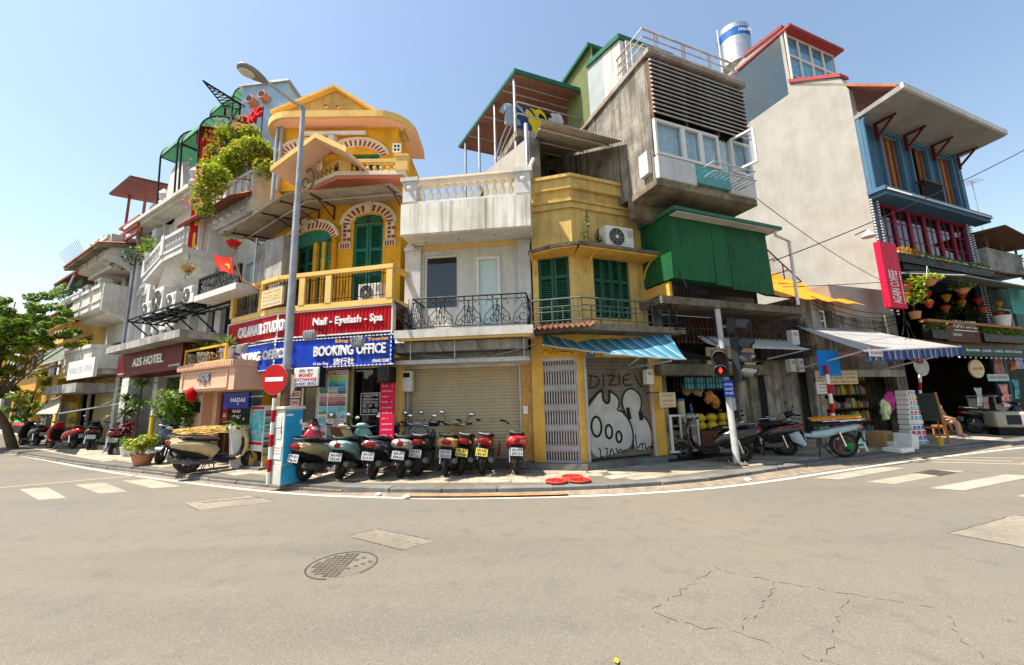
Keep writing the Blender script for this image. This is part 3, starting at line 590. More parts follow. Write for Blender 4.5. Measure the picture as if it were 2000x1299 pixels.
ribbed(FL,uL0+.04,uL1-.04,O-.008,zr0+.04,zr1-.04).build('ribbed_face',redm,s2)
text('CALANAIL STUDIO',s2,FL,(FL.u(468,650,O),FL.u(556,640,O),zr0+h*.28,zr0+h*.72),O+.012,MT['letter'],bold=.025,ext=.03);text('TRIET LÂN ÔNG',s2,FL,(uL0+.1,uL0+.65,zr0+.06,zr0+.14),O+.012,MT['letter'],bold=.02)
s3=signbox(EM,'shop_sign','blue booking office sign with rope lights below the red spa sign','sign',(us0,ue,zb0,zb1),.22,O,MT['bluesign'],MT['bluesign']);hb=zb1-zb0
s4=signbox(FL,'shop_sign','blue booking office sign with rope lights facing the left street','sign',(uL0,uL1,zb0,zb1),.22,O,MT['bluesign'],MT['bluesign'])
for fr,s,a,b in((EM,s3,us0,ue),(FL,s4,uL0,uL1)):
    mb=MB(fr);k=0
    for z in(zb0+.015,zb1-.015):
        x=a
        while x<b:mb.box(x,x+.06,O,O+.02,z-.012,z+.012);x+=.1
    for x in(a+.015,b-.015):
        z=zb0
        while z<zb1:mb.box(x-.012,x+.012,O,O+.02,z,z+.06);z+=.1
    mb.build('rope_light',MT['letter'],s,kind='stuff')
def blue_text(fr,s,m1,m2,m3):
    text('BOOKING OFFICE',s,fr,(*m1,zb0+hb*.38,zb0+hb*.72),O+.0,MT['letter'],bold=.022,ext=.035);text('Sông Hồng Tourist',s,fr,(*m2,zb0+hb*.78,zb0+hb*.95),O,MT['gold'],bold=.025,ext=.012);text('旅行社',s,fr,(*m3,zb0+hb*.06,zb0+hb*.3),O,MT['letter'],bold=.02,ext=.012)
blue_text(EM,s3,(EM.u(614,690,O),EM.u(754,690,O)),(EM.u(655,663,O),EM.u(759,663,O)),(EM.u(651,706,O),EM.u(692,706,O)))
blue_text(FL,s4,(FL.u(452,705,O),FL.u(562,690,O)),(FL.u(446,695,O),FL.u(482,688,O)),(FL.u(481,722,O),FL.u(503,720,O)))
text('18 Lãn Ông',s3,EM,(EM.u(612,710,O),EM.u(641,710,O),zb0+hb*.07,zb0+hb*.2),O,MT['letter'],bold=.02,ext=.005);text('0964375588',s3,EM,(EM.u(727,708,O),EM.u(760,708,O),zb0+hb*.09,zb0+hb*.2),O,MT['letter'],bold=.02,ext=.005)
text('18 Lãn Ông',s4,FL,(uL0+.06,uL0+.45,zb0+.05,zb0+.13),O,MT['letter'],bold=.02,ext=.005);text('0964375588',s4,FL,(FL.u(530,720,O),FL.u(566,720,O),zb0+.05,zb0+.13),O,MT['letter'],bold=.02,ext=.005)
for fr,px,py,z,l in((EM,605,656,zr0,'grey floodlight on an arm at the left end of the spa sign'),(EM,699,669,zr0,'grey floodlight on an arm over the word office'),(FL,472,683,zr0,'grey floodlight on an arm before the nail studio sign')):
    u_=fr.u(px,py,.8);zz=fr.z(px,py,.8);t=thing('floodlight',l,'floodlight',fr.w(u_,.8,zz),'floodlights over the signs')
    MB(fr).hexa([(u_-.13,.75,zz-.1),(u_+.13,.75,zz-.1),(u_+.13,.86,zz-.07),(u_-.13,.86,zz-.07),(u_-.13,.72,zz+.1),(u_+.13,.72,zz+.1),(u_+.13,.83,zz+.13),(u_-.13,.83,zz+.13)]).build('housing',MT['acgrey'],t)
    mb=MB(fr)
    for k in range(6):mb.box(u_-.12+k*.044,u_-.105+k*.044,.85,.88,zz-.06,zz+.1)
    mb.build('heat_fin',MT['gal'],t);MB(fr).tube([(u_,.78,zz+.1),(u_+.05,.6,zz+.2),(u_+.1,.3,z-.0)],.014,6).build('arm',MT['black'],t)
# first floor balcony
O=.38;zb=EM.z(680,588,O);zt=EM.z(680,524,O);ufl=FL.u(455,600,O)
MB(EM).hprism([(0,-.95),(-.09,O),(ue,O),(ue,-.95)],zr1+.005,zb).build('balcony_slab',MT['cream'],eb);MB(FL).hprism([(ufl,-.95),(ufl,O),(.02,O),(-.1,-.95)],zr1+.006,zb).build('balcony_slab',MT['cream'],eb)
for fr,a,b,posts in((EM,-.06,ue,(590,641,760)),(FL,ufl,.04,(457,511))):
    MB(fr).box(a,b,O-.14,O+.02,zt-.1,zt).build('balcony_rail',MT['cream'],eb)
    for px in posts:
        x=fr.u(px,560,O);MB(fr).box(x-.08,x+.08,O-.13,O+.01,zb,zt-.1).build('balcony_post',MT['cream'],eb)
    mb=MB(fr);x=a+.1
    while x<b-.05:
        mb.box(x-.006,x+.006,O-.07,O-.058,zb+.04,zt-.1);x+=.085
    mb.box(a,b,O-.072,O-.056,zb+.1,zb+.115).box(a,b,O-.072,O-.056,zt-.2,zt-.185)
    x=a+.5
    while x<b-.3:
        for k in(0,.14):mb.tube([(x+k,O-.05,zb+.2),(x+k+.1,O-.05,zb+.2),(x+k+.1,O-.05,zt-.28),(x+k,O-.05,zt-.28),(x+k,O-.05,zb+.2)],.008,4)
        x+=.62
    mb.build('balcony_grille',MT['iron'],eb)
MB(EM).box(ue-.12,ue,-.9,O-.14,zt-.1,zt).build('balcony_rail',MT['cream'],eb)
r=FL.r(511,570,552,600,O+.06);r=(FL.u(510,590,.46),FL.u(551,575,.46),FL.z(511,603,.46),FL.z(511,570,.46))
nb=thing('notice_board','white lettered notice board tied to the yellow balcony railing','sign',FL.w(r[0],.46,r[2]));MB(FL).box(r[0],r[1],.41,.46,r[2],r[3]).build('panel',MT['signcream'],nb)
for s,a,b,m_ in(('CHUYÊN MÔN GIA TRUYỀN',.8,.9,'lettergrey'),('PHÚC MỸ',.5,.72,'gold'),('KHÁM CHỮA BỆNH',.33,.43,'lettergrey'),('18 LÃN ÔNG - HÀ NỘI',.08,.22,'lettergrey')):text(s,nb,FL,(r[0]+.08,r[1]-.08,r[2]+(r[3]-r[2])*a,r[2]+(r[3]-r[2])*b),.463,MT[m_],bold=.01)
uu=EM.u(707,566,-.1);zz=zb+.02
ac_unit('air conditioner unit standing on the yellow balcony behind the railing',EM,uu,uu+.62,zb+.06,zb+.5,-.25,.05)
# first floor walls
OW=-.0;wz0,wz1=zb-.2,E2.z(700,378,0)+.7
a=E2.r(692,422,745,562,0);a=(a[0],a[1],zb,a[3]);uR=E2.u(783,470,0)
mb=facade(MB(E2),.02,uR,wz0,wz1,[(a[0],a[1],wz0+.1,a[3]-.25)],0,3,.16);mb.build('wall',MT['yellow'],eb)
cx,hw=(a[0]+a[1])/2,(a[1]-a[0])/2
MB(E2).prism([(a[0],a[3]-.25),(a[1],a[3]-.25)]+[(cx+hw*cos(t*pi/10),a[3]-.25+.25*sin(t*pi/10))for t in range(1,10)],-.02,.004).build('arched_transom',MT['greendark'],eb)
mb=MB(E2)
for sgn in(-1,1):
    for k in range(4):mb.box(min(cx+sgn*.05,cx+sgn*hw*.85),max(cx+sgn*.05,cx+sgn*hw*.85),.004,.02,a[3]-.24+k*.05,a[3]-.21+k*.05)
mb.build('louvre',MT['green'],eb,kind='stuff')
shutter(eb,E2,(a[0],a[1],a[2]+.05,a[3]-.25),-.05,2,MT['green'],MT['greendark'],(.42,.7))
brick_arch(eb,E2,cx,a[3]-.27,hw+.09,.34,.26,0,0,pi,25,MT['archwhite'],MT['redbrick'])
for sgn in(-1,1):
    x0=cx+sgn*(hw+.09);x1=cx+sgn*(hw+.35)
    for k in range(4):
        q=MB(E2).box(min(x0,x1),max(x0,x1),0,.035,a[3]-.27-(k+1)*.13,a[3]-.275-k*.13).build('arch_band',MT['archwhite'],eb)
        for b_ in range(1+(k%2)):bx=min(x0,x1)+.06+(.12 if k%2 else .06)*b_;MB(E2).box(bx,bx+.09,.02,.05,a[3]-.27-(k+1)*.13+.03,a[3]-.275-k*.13-.02).build('brick',MT['redbrick'],q)
    q=MB(E2).box(min(x0,x1)-.04,max(x0,x1)+.04,0,.06,a[3]-.27-.74,a[3]-.27-.55).build('impost',MT['archwhite'],eb)
    for b_ in range(4):MB(E2).box(min(x0,x1)+.0+b_*.075,min(x0,x1)+.04+b_*.075,.05,.075,a[3]-.27-.73,a[3]-.27-.58).build('brick',MT['redbrick'],q)
MB(E2).prism([(cx-.09,a[3]+.05),(cx+.09,a[3]+.05),(cx+.12,a[3]+.5),(cx-.12,a[3]+.5)],.03,.11).build('keystone',MT['archwhite'],eb)
F2=Fr(-5.44,10.84,121);l0=F2.u(528,540,0)
tr=(F2.u(546,540,0),F2.u(651,500,0));zs=F2.z(651,462,0);tw=tr[1]-tr[0];ztop=F2.z(600,445,0)
facade(MB(F2),l0-.1,0.0,wz0,wz1,[(tr[0],tr[1]-.1,wz0+.1,zs)],0,3,.16).build('wall',MT['yellow'],eb)
shutter(eb,F2,(tr[0],tr[0]+tw*.27,zb,zs),-.05,2,MT['green'],MT['greendark'],(.4,.75));MB(F2).box(tr[0]+tw*.27,tr[0]+tw*.33,-.12,.02,zb,zs).box(tr[0]+tw*.65,tr[0]+tw*.71,-.12,.02,zb,zs).build('mullion',MT['yellow'],eb)
shutter(eb,F2,(tr[0]+tw*.33,tr[0]+tw*.65,zb,zs),-.05,2,MT['green'],MT['greendark'],(.2,.75));shutter(eb,F2,(tr[0]+tw*.71,tr[1]-.1,zb,zs),-.05,2,MT['green'],MT['greendark'],(.4,.75))
cx2=(tr[0]+tr[1]-.1)/2;brick_arch(eb,F2,cx2,zs-.12,tw/2-.02,ztop-zs,.24,0,.12,pi-.12,41,MT['archwhite'],MT['redbrick'])
MB(F2).prism([(cx2-tw/2+.04,zs-.01)]+arch_pts(cx2,zs-.12,tw/2-.05,ztop-zs-.03,.15,pi-.15,16)[::-1]+[(cx2+tw/2-.04,zs-.01)],-.0,.004).build('arch_infill',MT['green'],eb)
MB(F2).prism([(cx2-.09,ztop-.15),(cx2+.09,ztop-.15),(cx2+.12,ztop+.25),(cx2-.12,ztop+.25)],.03,.11).build('keystone',MT['archwhite'],eb)
lm=thing('wall_lamp','round white wall lamp under the corrugated awning of the yellow house','lamp',F2.w(cx2,.3,ztop-.1));MB(F2).tube([(cx2,.1,ztop+.05),(cx2,.25,ztop+.08),(cx2,.28,ztop-.02)],.015,6).build('arm',MT['black'],lm);MB(F2).ball((cx2,.28,ztop-.1),.09).build('globe',MT['ceramic'],lm,60)
# corrugated awning over the first floor
ao=1.25
zA=E2.z(680,366,ao);zi=zA+.22;uEnd=E2.u(781,366,ao*.6);corner=ao*math.tan(R((121-96.5)/2))
aw=thing('corrugated_awning','long corrugated metal awning wrapping the corner of the yellow house','awning',E2.w(0,0,zA))
corrugated(MB(E2),(-corner,ao,zA),(uEnd,ao,zA),(0,0,zi),(uEnd,0,zi),26,.018).build('sheet',MT['corr'],aw)
uLe=F2.u(432,463,ao)
corrugated(MB(F2),(uLe,ao,zA-.34),(corner,ao,zA),(uLe,0,zi-.34),(0,0,zi),44,.018).build('sheet',MT['corr'],aw)
for fr,xs in((E2,(.35,uEnd-.15)),(F2,(uLe+.4,-1.1,-.2))):
    for x in xs:dz_=.34*x/uLe if fr is F2 else 0;MB(fr).tube([(x,.02,zi-.45-dz_),(x,.02,zi-.05-dz_),(x,ao-.1,zA-.03-dz_)],.028,4).tube([(x,.02,zi-.42-dz_),(x,ao*.7,zA+.02-dz_)],.022,4).build('bracket',M('maroon_steel',(.09,.025,.02),.6),aw)
MB(E2).box(-corner*.5,uEnd,ao*.5,ao*.5+.04,(zA+zi)/2-.07,(zA+zi)/2-.03).build('purlin',MT['corrlight'],aw);MB(F2).tube([(uLe,ao*.5,(zA+zi)/2-.39),(corner*.5,ao*.5,(zA+zi)/2-.05)],.025,4).build('purlin',MT['corrlight'],aw)
# second floor: frontal wall, balcony, hood, flat eave, gable
ul,ur=E3.u(549,300,0),E3.u(776,310,0);z0=wz1-.02;zt3=E3.z(660,250,0)
la=(E3.u(556,320,0),E3.u(640,300,0));ra=(E3.u(656,300,0),E3.u(742,300,0));zs3=E3.z(700,300,0)
facade(MB(E3),ul,ur,z0-.5,zt3+.1,[(la[0],la[1],z0+.1,zs3-.02),(ra[0],ra[1],z0+.1,zs3-.02)],0,3,.16).build('wall',MT['yellow'],eb)
for q in(la,ra):
    c=(q[0]+q[1])/2;wv=(q[1]-q[0])
    brick_arch(eb,E3,c,zs3-.2,wv/2+.03,.42,.24,0,.2,pi-.2,31,MT['archwhite'],MT['redbrick'])
    shutter(eb,E3,(q[0],q[0]+wv*.3,z0+.1,zs3-.02),-.04,1,MT['green'],MT['greendark'],(.6,));shutter(eb,E3,(q[0]+wv*.36,q[1],z0+.1,zs3-.02),-.04,2,MT['green'],MT['greendark'],(.6,))
    MB(E3).box(q[0]+wv*.3,q[0]+wv*.36,-.14,.01,z0+.1,zs3).build('mullion',MT['yellow'],eb)
xk=E3.u(652,270,0);MB(E3).box(xk-.12,xk+.12,0,.08,zs3-.05,zs3+.62).build('keystone',MT['archwhite'],eb)
ft=thing('tube_light','white fluorescent tube fixed under the flat eave of the yellow house','lamp',E3.w(xk,.1,zs3+.6));MB(E3).box(xk-.85,xk+1.0,.09,.16,zs3+.55,zs3+.65).build('housing',MT['ceramic'],ft)
MB(E3).box(xk-.09,xk+.09,.085,.2,zs3+.1,zs3+.5).build('meter_box',MT['acwhite'],ft)
ob=.75;zs_=E3.z(720,341,ob);zr_=E3.z(720,310,ob)
ub0,ub1=E3.u(656,341,ob),E3.u(790,340,ob);ubl=E3.u(585,372,-.1)
MB(E3).hprism([(ubl,-.1),(ub0,ob),(ub1,ob),(ub1,-.1)],zs_,zs_+.12).build('balcony_slab',MT['archwhite'],eb);MB(E3).hprism([(ubl+.1,-.1),(ub0+.04,ob-.03),(ub1-.04,ob-.03),(ub1-.04,-.1)],zs_-.1,zs_-.002).build('balcony_soffit',MT['redsoffit'],eb)
MB(E3).box(ub0,ub1,ob-.14,ob,zr_-.1,zr_).build('balcony_rail',MT['cream'],eb)
for px in(674,784):
    x=E3.u(px,325,ob);MB(E3).box(x-.17,x+.17,ob-.16,ob+.02,zs_+.12,zr_+.06).box(x-.2,x+.2,ob-.18,ob+.04,zr_+.06,zr_+.12).build('balcony_post',MT['cream'],eb)
bal=baluster_mesh(zr_-zs_-.22,.065,MT['cream'])
x=E3.u(690,325,ob)
while x<E3.u(775,325,ob):part('baluster',bal,eb,E3,x,ob-.07,zs_+.12);x+=.19
fB=Fr(*E3.w(ub0,ob,0).xy,89+(121-89));bl=(E3.w(ubl,-.1,0)-E3.w(ub0,ob,0)).length
MB(fB).box(-bl,0,-.14,0,zr_-.1,zr_).build('balcony_rail',MT['cream'],eb)
x=-bl+.1
while x<-.1:part('baluster',bal,eb,fB,x,-.07,zs_+.12);x+=.19
wf=thing('window_frame_panel','small white four pane frame leaning on the second floor balcony corner','window frame',E3.w(E3.u(774,290,ob),ob,zr_));q=E3.r(767,280,783,297,ob-.05);fm=frame_mb(E3,*q,ob-.08,ob-.05,.04);fm.box((q[0]+q[1])/2-.015,(q[0]+q[1])/2+.015,ob-.08,ob-.05,q[2]+.04,q[3]-.04).box(q[0]+.04,(q[0]+q[1])/2-.015,ob-.08,ob-.05,(q[2]+q[3])/2-.015,(q[2]+q[3])/2+.015).box((q[0]+q[1])/2+.015,q[1]-.04,ob-.08,ob-.05,(q[2]+q[3])/2-.015,(q[2]+q[3])/2+.015);fm.build('frame',MT['signwhite'],wf);MB(E3).box(q[0]+.04,q[1]-.04,ob-.075,ob-.07,q[2]+.04,q[3]-.04).build('pane',MT['dark'],wf)
# gabled hood over a bay
fh=Fr(*E3.w(E3.u(622,300,.0),.0,0).xy,105);hz=fh.z(619,266,1.1);hl=fh.at(533,330,1.1);hr=fh.at(677,293,1.1);hp=fh.u(619,266,1.1)
mb=MB(fh);T=.1
for(xa,za),(xb,zb_)in(((hl[0],hl[1]),(hp,hz)),((hp,hz),(hr[0],hr[1]))):
    mb.hexa([(xa,-.4,za-T),(xb,-.4,zb_-T),(xb,1.1,zb_-T),(xa,1.1,za-T),(xa,-.4,za),(xb,-.4,zb_),(xb,1.1,zb_),(xa,1.1,za)])
hd=mb.build('gabled_hood',MT['pinksoffit'],eb)
mb=MB(fh)
for(xa,za),(xb,zb_)in(((hl[0]-.03,hl[1]),(hp,hz+.02)),((hp,hz+.02),(hr[0]+.03,hr[1]))):mb.hexa([(xa,1.1,za-T),(xb,1.1,zb_-T),(xb,1.16,zb_-T),(xa,1.16,za-T),(xa,1.1,za+.05),(xb,1.1,zb_+.05),(xb,1.16,zb_+.05),(xa,1.16,za+.05)])
mb.build('hood_edge',MT['cream'],hd)
MB(fh).prism([(hl[0]+.75,z0),(hr[0]-.25,z0),(hr[0]-.25,hr[1]+.1),(hp,hz-.15),(hl[0]+.75,hl[1]+.38)],-.4,.55).build('bay_wall',MT['yellow'],eb)
c1=fh.at(604,350,.56);mb=MB(fh)
mb.tube([(c1[0]+.16*cos(t),.57,c1[1]+.3*sin(t))for t in[k*pi/8 for k in range(-4,7)]],.03,5).tube([(c1[0]-.12+.1*cos(t),.57,c1[1]-.1+.14*sin(t))for t in[k*pi/5 for k in range(9)]],.025,5)
mb.build('relief_ornament',M('verdigris',(.10,.16,.10),.8,var=.3),eb);c1=fh.at(628,318,.56)
MB(fh).tube([(c1[0]-.02+.12*(k/14)*cos(k*.8),.58,c1[1]-.12+.12*(k/14)*sin(k*.8))for k in range(15)]+[(c1[0]+.02,.58,c1[1]+.2),(c1[0]-.05,.58,c1[1]+.26)],.02,5).build('scroll_ornament',MT['archwhite'],eb)
# flat eave with rounded ends
ze=zt3+.05
oe=.3
while E3.z(657,228,oe)>ze and oe<1.3:oe+=.02

e0,e1=E3.u(503,225,oe*.6),E3.u(803,275,oe*.6);rr_=1.0
out=[(e0,-1.2)]+[(e0+rr_-rr_*cos(t),oe-rr_+rr_*sin(t))for t in[k*pi/16 for k in range(9)]]+[(e1-rr_+rr_*sin(t),oe-rr_+rr_*cos(t))for t in[k*pi/16 for k in range(9)]]+[(e1,-1.6)]
MB(E3).hprism(out,ze,ze+.2).build('flat_eave',MT['cream'],eb);s_=MB(E3).hprism([(u*.985+.05,o-.06)for u,o in out],ze-.05,ze-.003).build('eave_soffit',MT['pinksoffit'],eb)
gl,gp,gr=E3.at(535,225,-.15),E3.at(656,176,-.15),E3.at(790,258,-.15)
gb=ze+.2;gb=min(gb,gl[1],gr[1])-.1;MB(E3).prism([(gl[0],gb),(gr[0],gb),(gr[0],gr[1]),(gp[0],gp[1]),(gl[0],gl[1])],-.5,-.2).build('gable',MT['paleyellow'],eb)
mb=MB(E3)
for(xa,za),(xb,zb_)in(((gl[0]-.05,gl[1]),(gp[0],gp[1]+.02)),((gp[0],gp[1]+.02),(gr[0]+.05,gr[1]))):
    mb.hexa([(xa,-.6,za),(xb,-.6,zb_),(xb,-.02,zb_),(xa,-.02,za),(xa,-.6,za+.09),(xb,-.6,zb_+.09),(xb,-.02,zb_+.09),(xa,-.02,za+.09)])
mb.build('gable_coping',MT['cream'],eb)
cgx=gp[0]+.05;q=arch_pts(cgx,gb+.12,.62,.24,0,pi,12);MB(E3).prism(q,-.2,-.15).build('gable_vent',MT['green'],eb);brick_arch(eb,E3,cgx,gb+.12,.62,.24,.07,-.2,0,pi,12,MT['cream'],MT['cream'])
for dx,dz in((-.16,.75),(.2,.72),(-.22,.53),(.22,.45)):MB(E3).torus((cgx+dx,.18,gb+dz),.06,.025,'y',10,5).build('round_ornament',MT['wood'],eb)
MB(E3).tube([(ul+.03,.08,z0-.5),(ul+.03,.08,ze)],.05,8).build('downpipe',MT['acgrey'],eb);MB(E3).tube([(ul-.12,.06,z0-.8),(ul-.12,.06,ze)],.05,8).build('downpipe',MT['gal'],eb)
# blue container on the roof
fc=Fr(*E3.w(e0+.1,-2.2,0).xy,89);zc0=ze-.3
q0,q1=fc.u(474,180,0),fc.u(560,170,0);zc1=fc.z(474,173,0)
bx=thing('roof_cabin','pale blue corrugated cabin with two vent fans on the roof behind the yellow house','cabin',fc.w(q0,0,zc0))
corrugated(MB(fc),(q0,0,zc0),(q1,0,zc0),(q0,0,zc1),(q1,0,zc1+.25),26,.02).build('front_cladding',MT['corrblue'],bx);corrugated(MB(fc),(q1+.01,0,zc0),(q1+.01,-4,zc0),(q1+.01,0,zc1+.25),(q1+.01,-4,zc1+.1),40,.02).build('side_cladding',MT['corrblue'],bx)
MB(fc).hexa([(q0-.1,.1,zc1),(q1+.12,.1,zc1+.25),(q1+.12,-4,zc1+.25),(q0-.1,-4,zc1),(q0-.1,.1,zc1+.08),(q1+.12,.1,zc1+.33),(q1+.12,-4,zc1+.33),(q0-.1,-4,zc1+.08)]).build('roof',MT['gal'],bx)
for px,py,l in((490,197,'lower left'),(514,188,'upper right')):
    x,z=fc.at(px,py,.15);f_=MB(fc).tube([(x+.06,.0,z-.02),(x,.28,z)],.16,14).build('vent_fan',M('copper_duct',(.5,.22,.14),.6),bx);MB(fc).tube([(x,.275,z),(x-.004,.29,z)],.12,14).build('fan_opening',MT['dark'],f_)
# things mounted on the booking office front
r=EM.r(574,719,621,754,.5);ex=thing('lightbox_sign','white money exchange lightbox with rounded corners under the blue sign','sign',EM.w(r[0],.5,r[2]));MB(EM).box(*r[:2],.3,.5,*r[2:]).build('box',MT['signwhite'],ex,bevel=.03);frame_mb(EM,r[0]-.02,r[1]+.02,r[2]-.02,r[3]+.02,.28,.47,.03).build('frame',MT['black'],ex);hh=r[3]-r[2]
for s,a_,b_,m_ in(('换 钱',.74,.93,'lettergrey'),('MONEY',.5,.69,'letterred'),('EXCHANGE',.28,.46,'letterred'),('LAUNDRY SERVICE',.08,.23,'letterblue')):text(s,ex,EM,(r[0]+.05+(.1 if a_>.4 else 0),r[1]-.05-(.1 if a_>.4 else 0),r[2]+hh*a_,r[2]+hh*b_),.503,MT[m_],bold=.03)
MB(EM).tube([((r[0]+r[1])/2,.4,r[3]),((r[0]+r[1])/2,.3,zb0+.02)],.02,6).build('bracket',MT['black'],ex)
def photo_mat(i):
    c=[((.25,.35,.6),(.55,.4,.12)),((.05,.2,.45),(.04,.15,.03)),((.35,.12,.14),(.2,.06,.07)),((.1,.35,.5),(.1,.25,.1)),((.05,.3,.3),(.3,.5,.5)),((.5,.35,.4),(.08,.15,.05)),((.1,.15,.2),(.05,.05,.06)),((.3,.4,.1),(.05,.35,.4))][i%8];nm='photo_print%d'%(i%8)
    if nm in MATS:return MATS[nm]
    m=bpy.data.materials.new(nm);m.use_nodes=True;n=m.node_tree.nodes;l=m.node_tree.links;b=n['Principled BSDF'];b.inputs['Roughness'].default_value=.35
    tc=n.new('ShaderNodeTexCoord');sp=n.new('ShaderNodeSeparateXYZ');l.new(tc.outputs['Generated'],sp.inputs[0]);ns=n.new('ShaderNodeTexNoise');ns.inputs['Scale'].default_value=9;ns.inputs['Detail'].default_value=8;l.new(tc.outputs['Object'],ns.inputs[0])
    ad=n.new('ShaderNodeMath');ad.operation='MULTIPLY_ADD';ad.inputs[1].default_value=.9;l.new(ns.outputs[0],ad.inputs[0]);l.new(sp.outputs[2],ad.inputs[2])
    cr=n.new('ShaderNodeValToRGB');e=cr.color_ramp.elements;e[0].position=.55;e[0].color=(*[q*.4 for q in c[1]],1);e[1].position=1.15;e[1].color=(*c[0],1);k=e.new(.85);k.color=(*c[1],1);l.new(ad.outputs[0],cr.inputs[0]);l.new(cr.outputs[0],b.inputs['Base Color']);MATS[nm]=m;return m
po=.12;r=EM.r(622,725,679,890,po);r=(EM.u(622,790,po),EM.u(676,790,po),.55,EM.z(650,724,po))
pb=thing('poster_board','tall white tour poster board with rows of travel photographs beside the door','poster board',EM.w(r[0],po,r[2]));MB(EM).box(r[0],r[1],po-.06,po,r[2],r[3]).build('panel',MT['signwhite'],pb);H=r[3]-r[2];W_=r[1]-r[0];xm=r[0]+W_*.32
k=0
for(xa,xb,hd,rows)in((r[0]+.02,xm-.01,'NINH BINH',(.13,.1,.13,.1,.13,.1,.1)),(xm+.02,r[1]-.02,'SAPA TREKKING',(.15,.09,.12,.16,.09,.15,.1))):
    MB(EM).box(xa,xb,po,po+.004,r[3]-H*.055,r[3]-H*.015).build('header',MT['red'],pb);text(hd,pb,EM,(xa+.02,xb-.02,r[3]-H*.048,r[3]-H*.022),po+.007,MT['letter'],bold=.02);z=r[3]-H*.065
    for j,q in enumerate(rows):
        hq=H*q*.93
        if j%2 and xb-xa>.3:
            mid=(xa+xb)/2
            for a_,b_ in((xa,mid-.01),(mid+.01,xb)):MB(EM).box(a_,b_,po,po+.004,z-hq,z).build('photograph',photo_mat(k),pb);k+=1
        else:MB(EM).box(xa,xb,po,po+.004,z-hq,z).build('photograph',photo_mat(k),pb);k+=1
        z-=hq+.012
        if j%2:text(('HA GIANG LOOP','BAT TRANG','DAY TOUR - TO HA LONG','TAM COC','HOA LU - MUA CAVE')[(j+k)%5],pb,EM,(xa+.03,xb-.03,z-H*.026,z-H*.008),po+.004,MT['letterred'],bold=.03);z-=H*.032
r=(EM.u(742,800,.1),EM.u(770,800,.1),EM.z(752,857,.1),EM.z(752,720,.1));bn=thing('price_banner','tall crimson price list banner hanging right of the glass door','banner',EM.w(r[0],.1,r[2]));MB(EM).box(r[0],r[1],.08,.1,r[2],r[3]-.25).build('panel',MT['crimson'],bn);MB(EM).box(r[0],r[1],.081,.1,r[3]-.25,r[3]).build('header',M('pale_pink',(.6,.42,.42),.6),bn);text('CALA NAIL',bn,EM,(r[0]+.1,r[1]-.1,r[3]-.16,r[3]-.1),.103,MT['letterred'])
for j in range(13):
    z=r[3]-.42-j*.125;text(('GEL POLISH          150','CLASSIC MANICURE  90','LASH EXTENSION    350')[j%3],bn,EM,(r[0]+.05,r[1]-.05-(.1 if j%4==2 else 0),z,z+.035),.102,MT['letter'],bold=0)
sp_=thing('loudspeaker','black loudspeaker box mounted beside the crimson banner','loudspeaker',EM.w(EM.u(748,735,.3),.3,zb0-.5));q=EM.r(737,716,761,747,.35);MB(EM).box(*q[:2],.05,.35,*q[2:]).build('cabinet',MT['black'],sp_,bevel=.02);MB(EM).box(q[0]+.02,q[1]-.02,.35,.36,q[2]+.02,q[3]-.02).build('grille',MT['dark'],sp_)
# map display stand by the pillar
u0_,u1_=FL.u(485,850,.25),FL.u(513,850,.25);z0_,z1_=FL.z(487,880,.25),FL.z(487,793,.25)
ms=thing('map_stand','white display stand with a tourist map beside the booking office step','display stand',FL.w(u0_,.2,.12));MB(FL).box(u0_,u1_,-.1,.24,z0_,z1_).build('cabinet',MT['signwhite'],ms);MB(FL).box(u0_+.02,u1_-.02,.24,.246,z1_-.09,z1_-.02).build('header',MT['red'],ms);MB(FL).box(u0_+.03,u1_-.03,.24,.246,z0_+.25,z1_-.11).build('map',M('tourist_map',(.12,.55,.62),.5,var=.5,scale=7),ms)
rr=random.Random(5);mb=MB(FL)
for _ in range(18):a_,b_=rr.uniform(u0_+.05,u1_-.12),rr.uniform(z0_+.28,z1_-.2);mb.box(a_,a_+rr.uniform(.03,.09),.246,.249,b_,b_+rr.uniform(.02,.09))
mb.build('map_region',M('map_land',(.62,.3,.22),.5,var=.6,scale=6),ms);MB(FL).box(u0_+.03,u1_-.03,.24,.246,z0_+.15,z0_+.22).build('caption',MT['letterred'],ms)
for j in range(6):z=z1_-.12-j*.19;MB(FL).box(u1_,u1_+.006,-.08,.22,z-.15,z).build('photograph',photo_mat(j+2),ms)
for x in(u0_+.05,u1_-.05):MB(FL).box(x-.03,x+.03,-.08,.2,.12,z0_).build('leg',MT['cream'],ms)
# ================================================================== white house with the closed roller shutter
def roller(fr,parent,rect,o,mat,pitch=.075,name='roller_shutter'):
    a,b,c,d=rect;mb=MB(fr);n=int((d-c)/pitch);pr=[]
    for i in range(n):
        z=c+(d-c)*i/n;h=(d-c)/n;pr+=[(o-.012,z),(o,z+h*.2),(o+.002,z+h*.55),(o-.002,z+h*.85),(o-.012,z+h)]
    g=[(mb.p(a,q,z),mb.p(b,q,z))for q,z in pr]
    mb.f=[[x[0],x[1],y[1],y[0]]for x,y in zip(g,g[1:])];return mb.build(name,mat,parent)
fb=thing('white_house','narrow white house with stained balcony panel and a closed beige roller shutter','building',FF.w(-2,0,0))
f0,f1=FF.u(768,800,0),FF.u(1041,800,0)
rs=FF.r(806,722,1019,893,-.1);rs=(rs[0],rs[1],.3,rs[3])
zbeam=FF.z(900,700,.1);zshelf=FF.z(900,703,.55)
facade(MB(FF),f0,f1,.1,zbeam+.15,[(rs[0],rs[1],.1,rs[3])],0,4,.14).build('wall',MT['white'],fb)
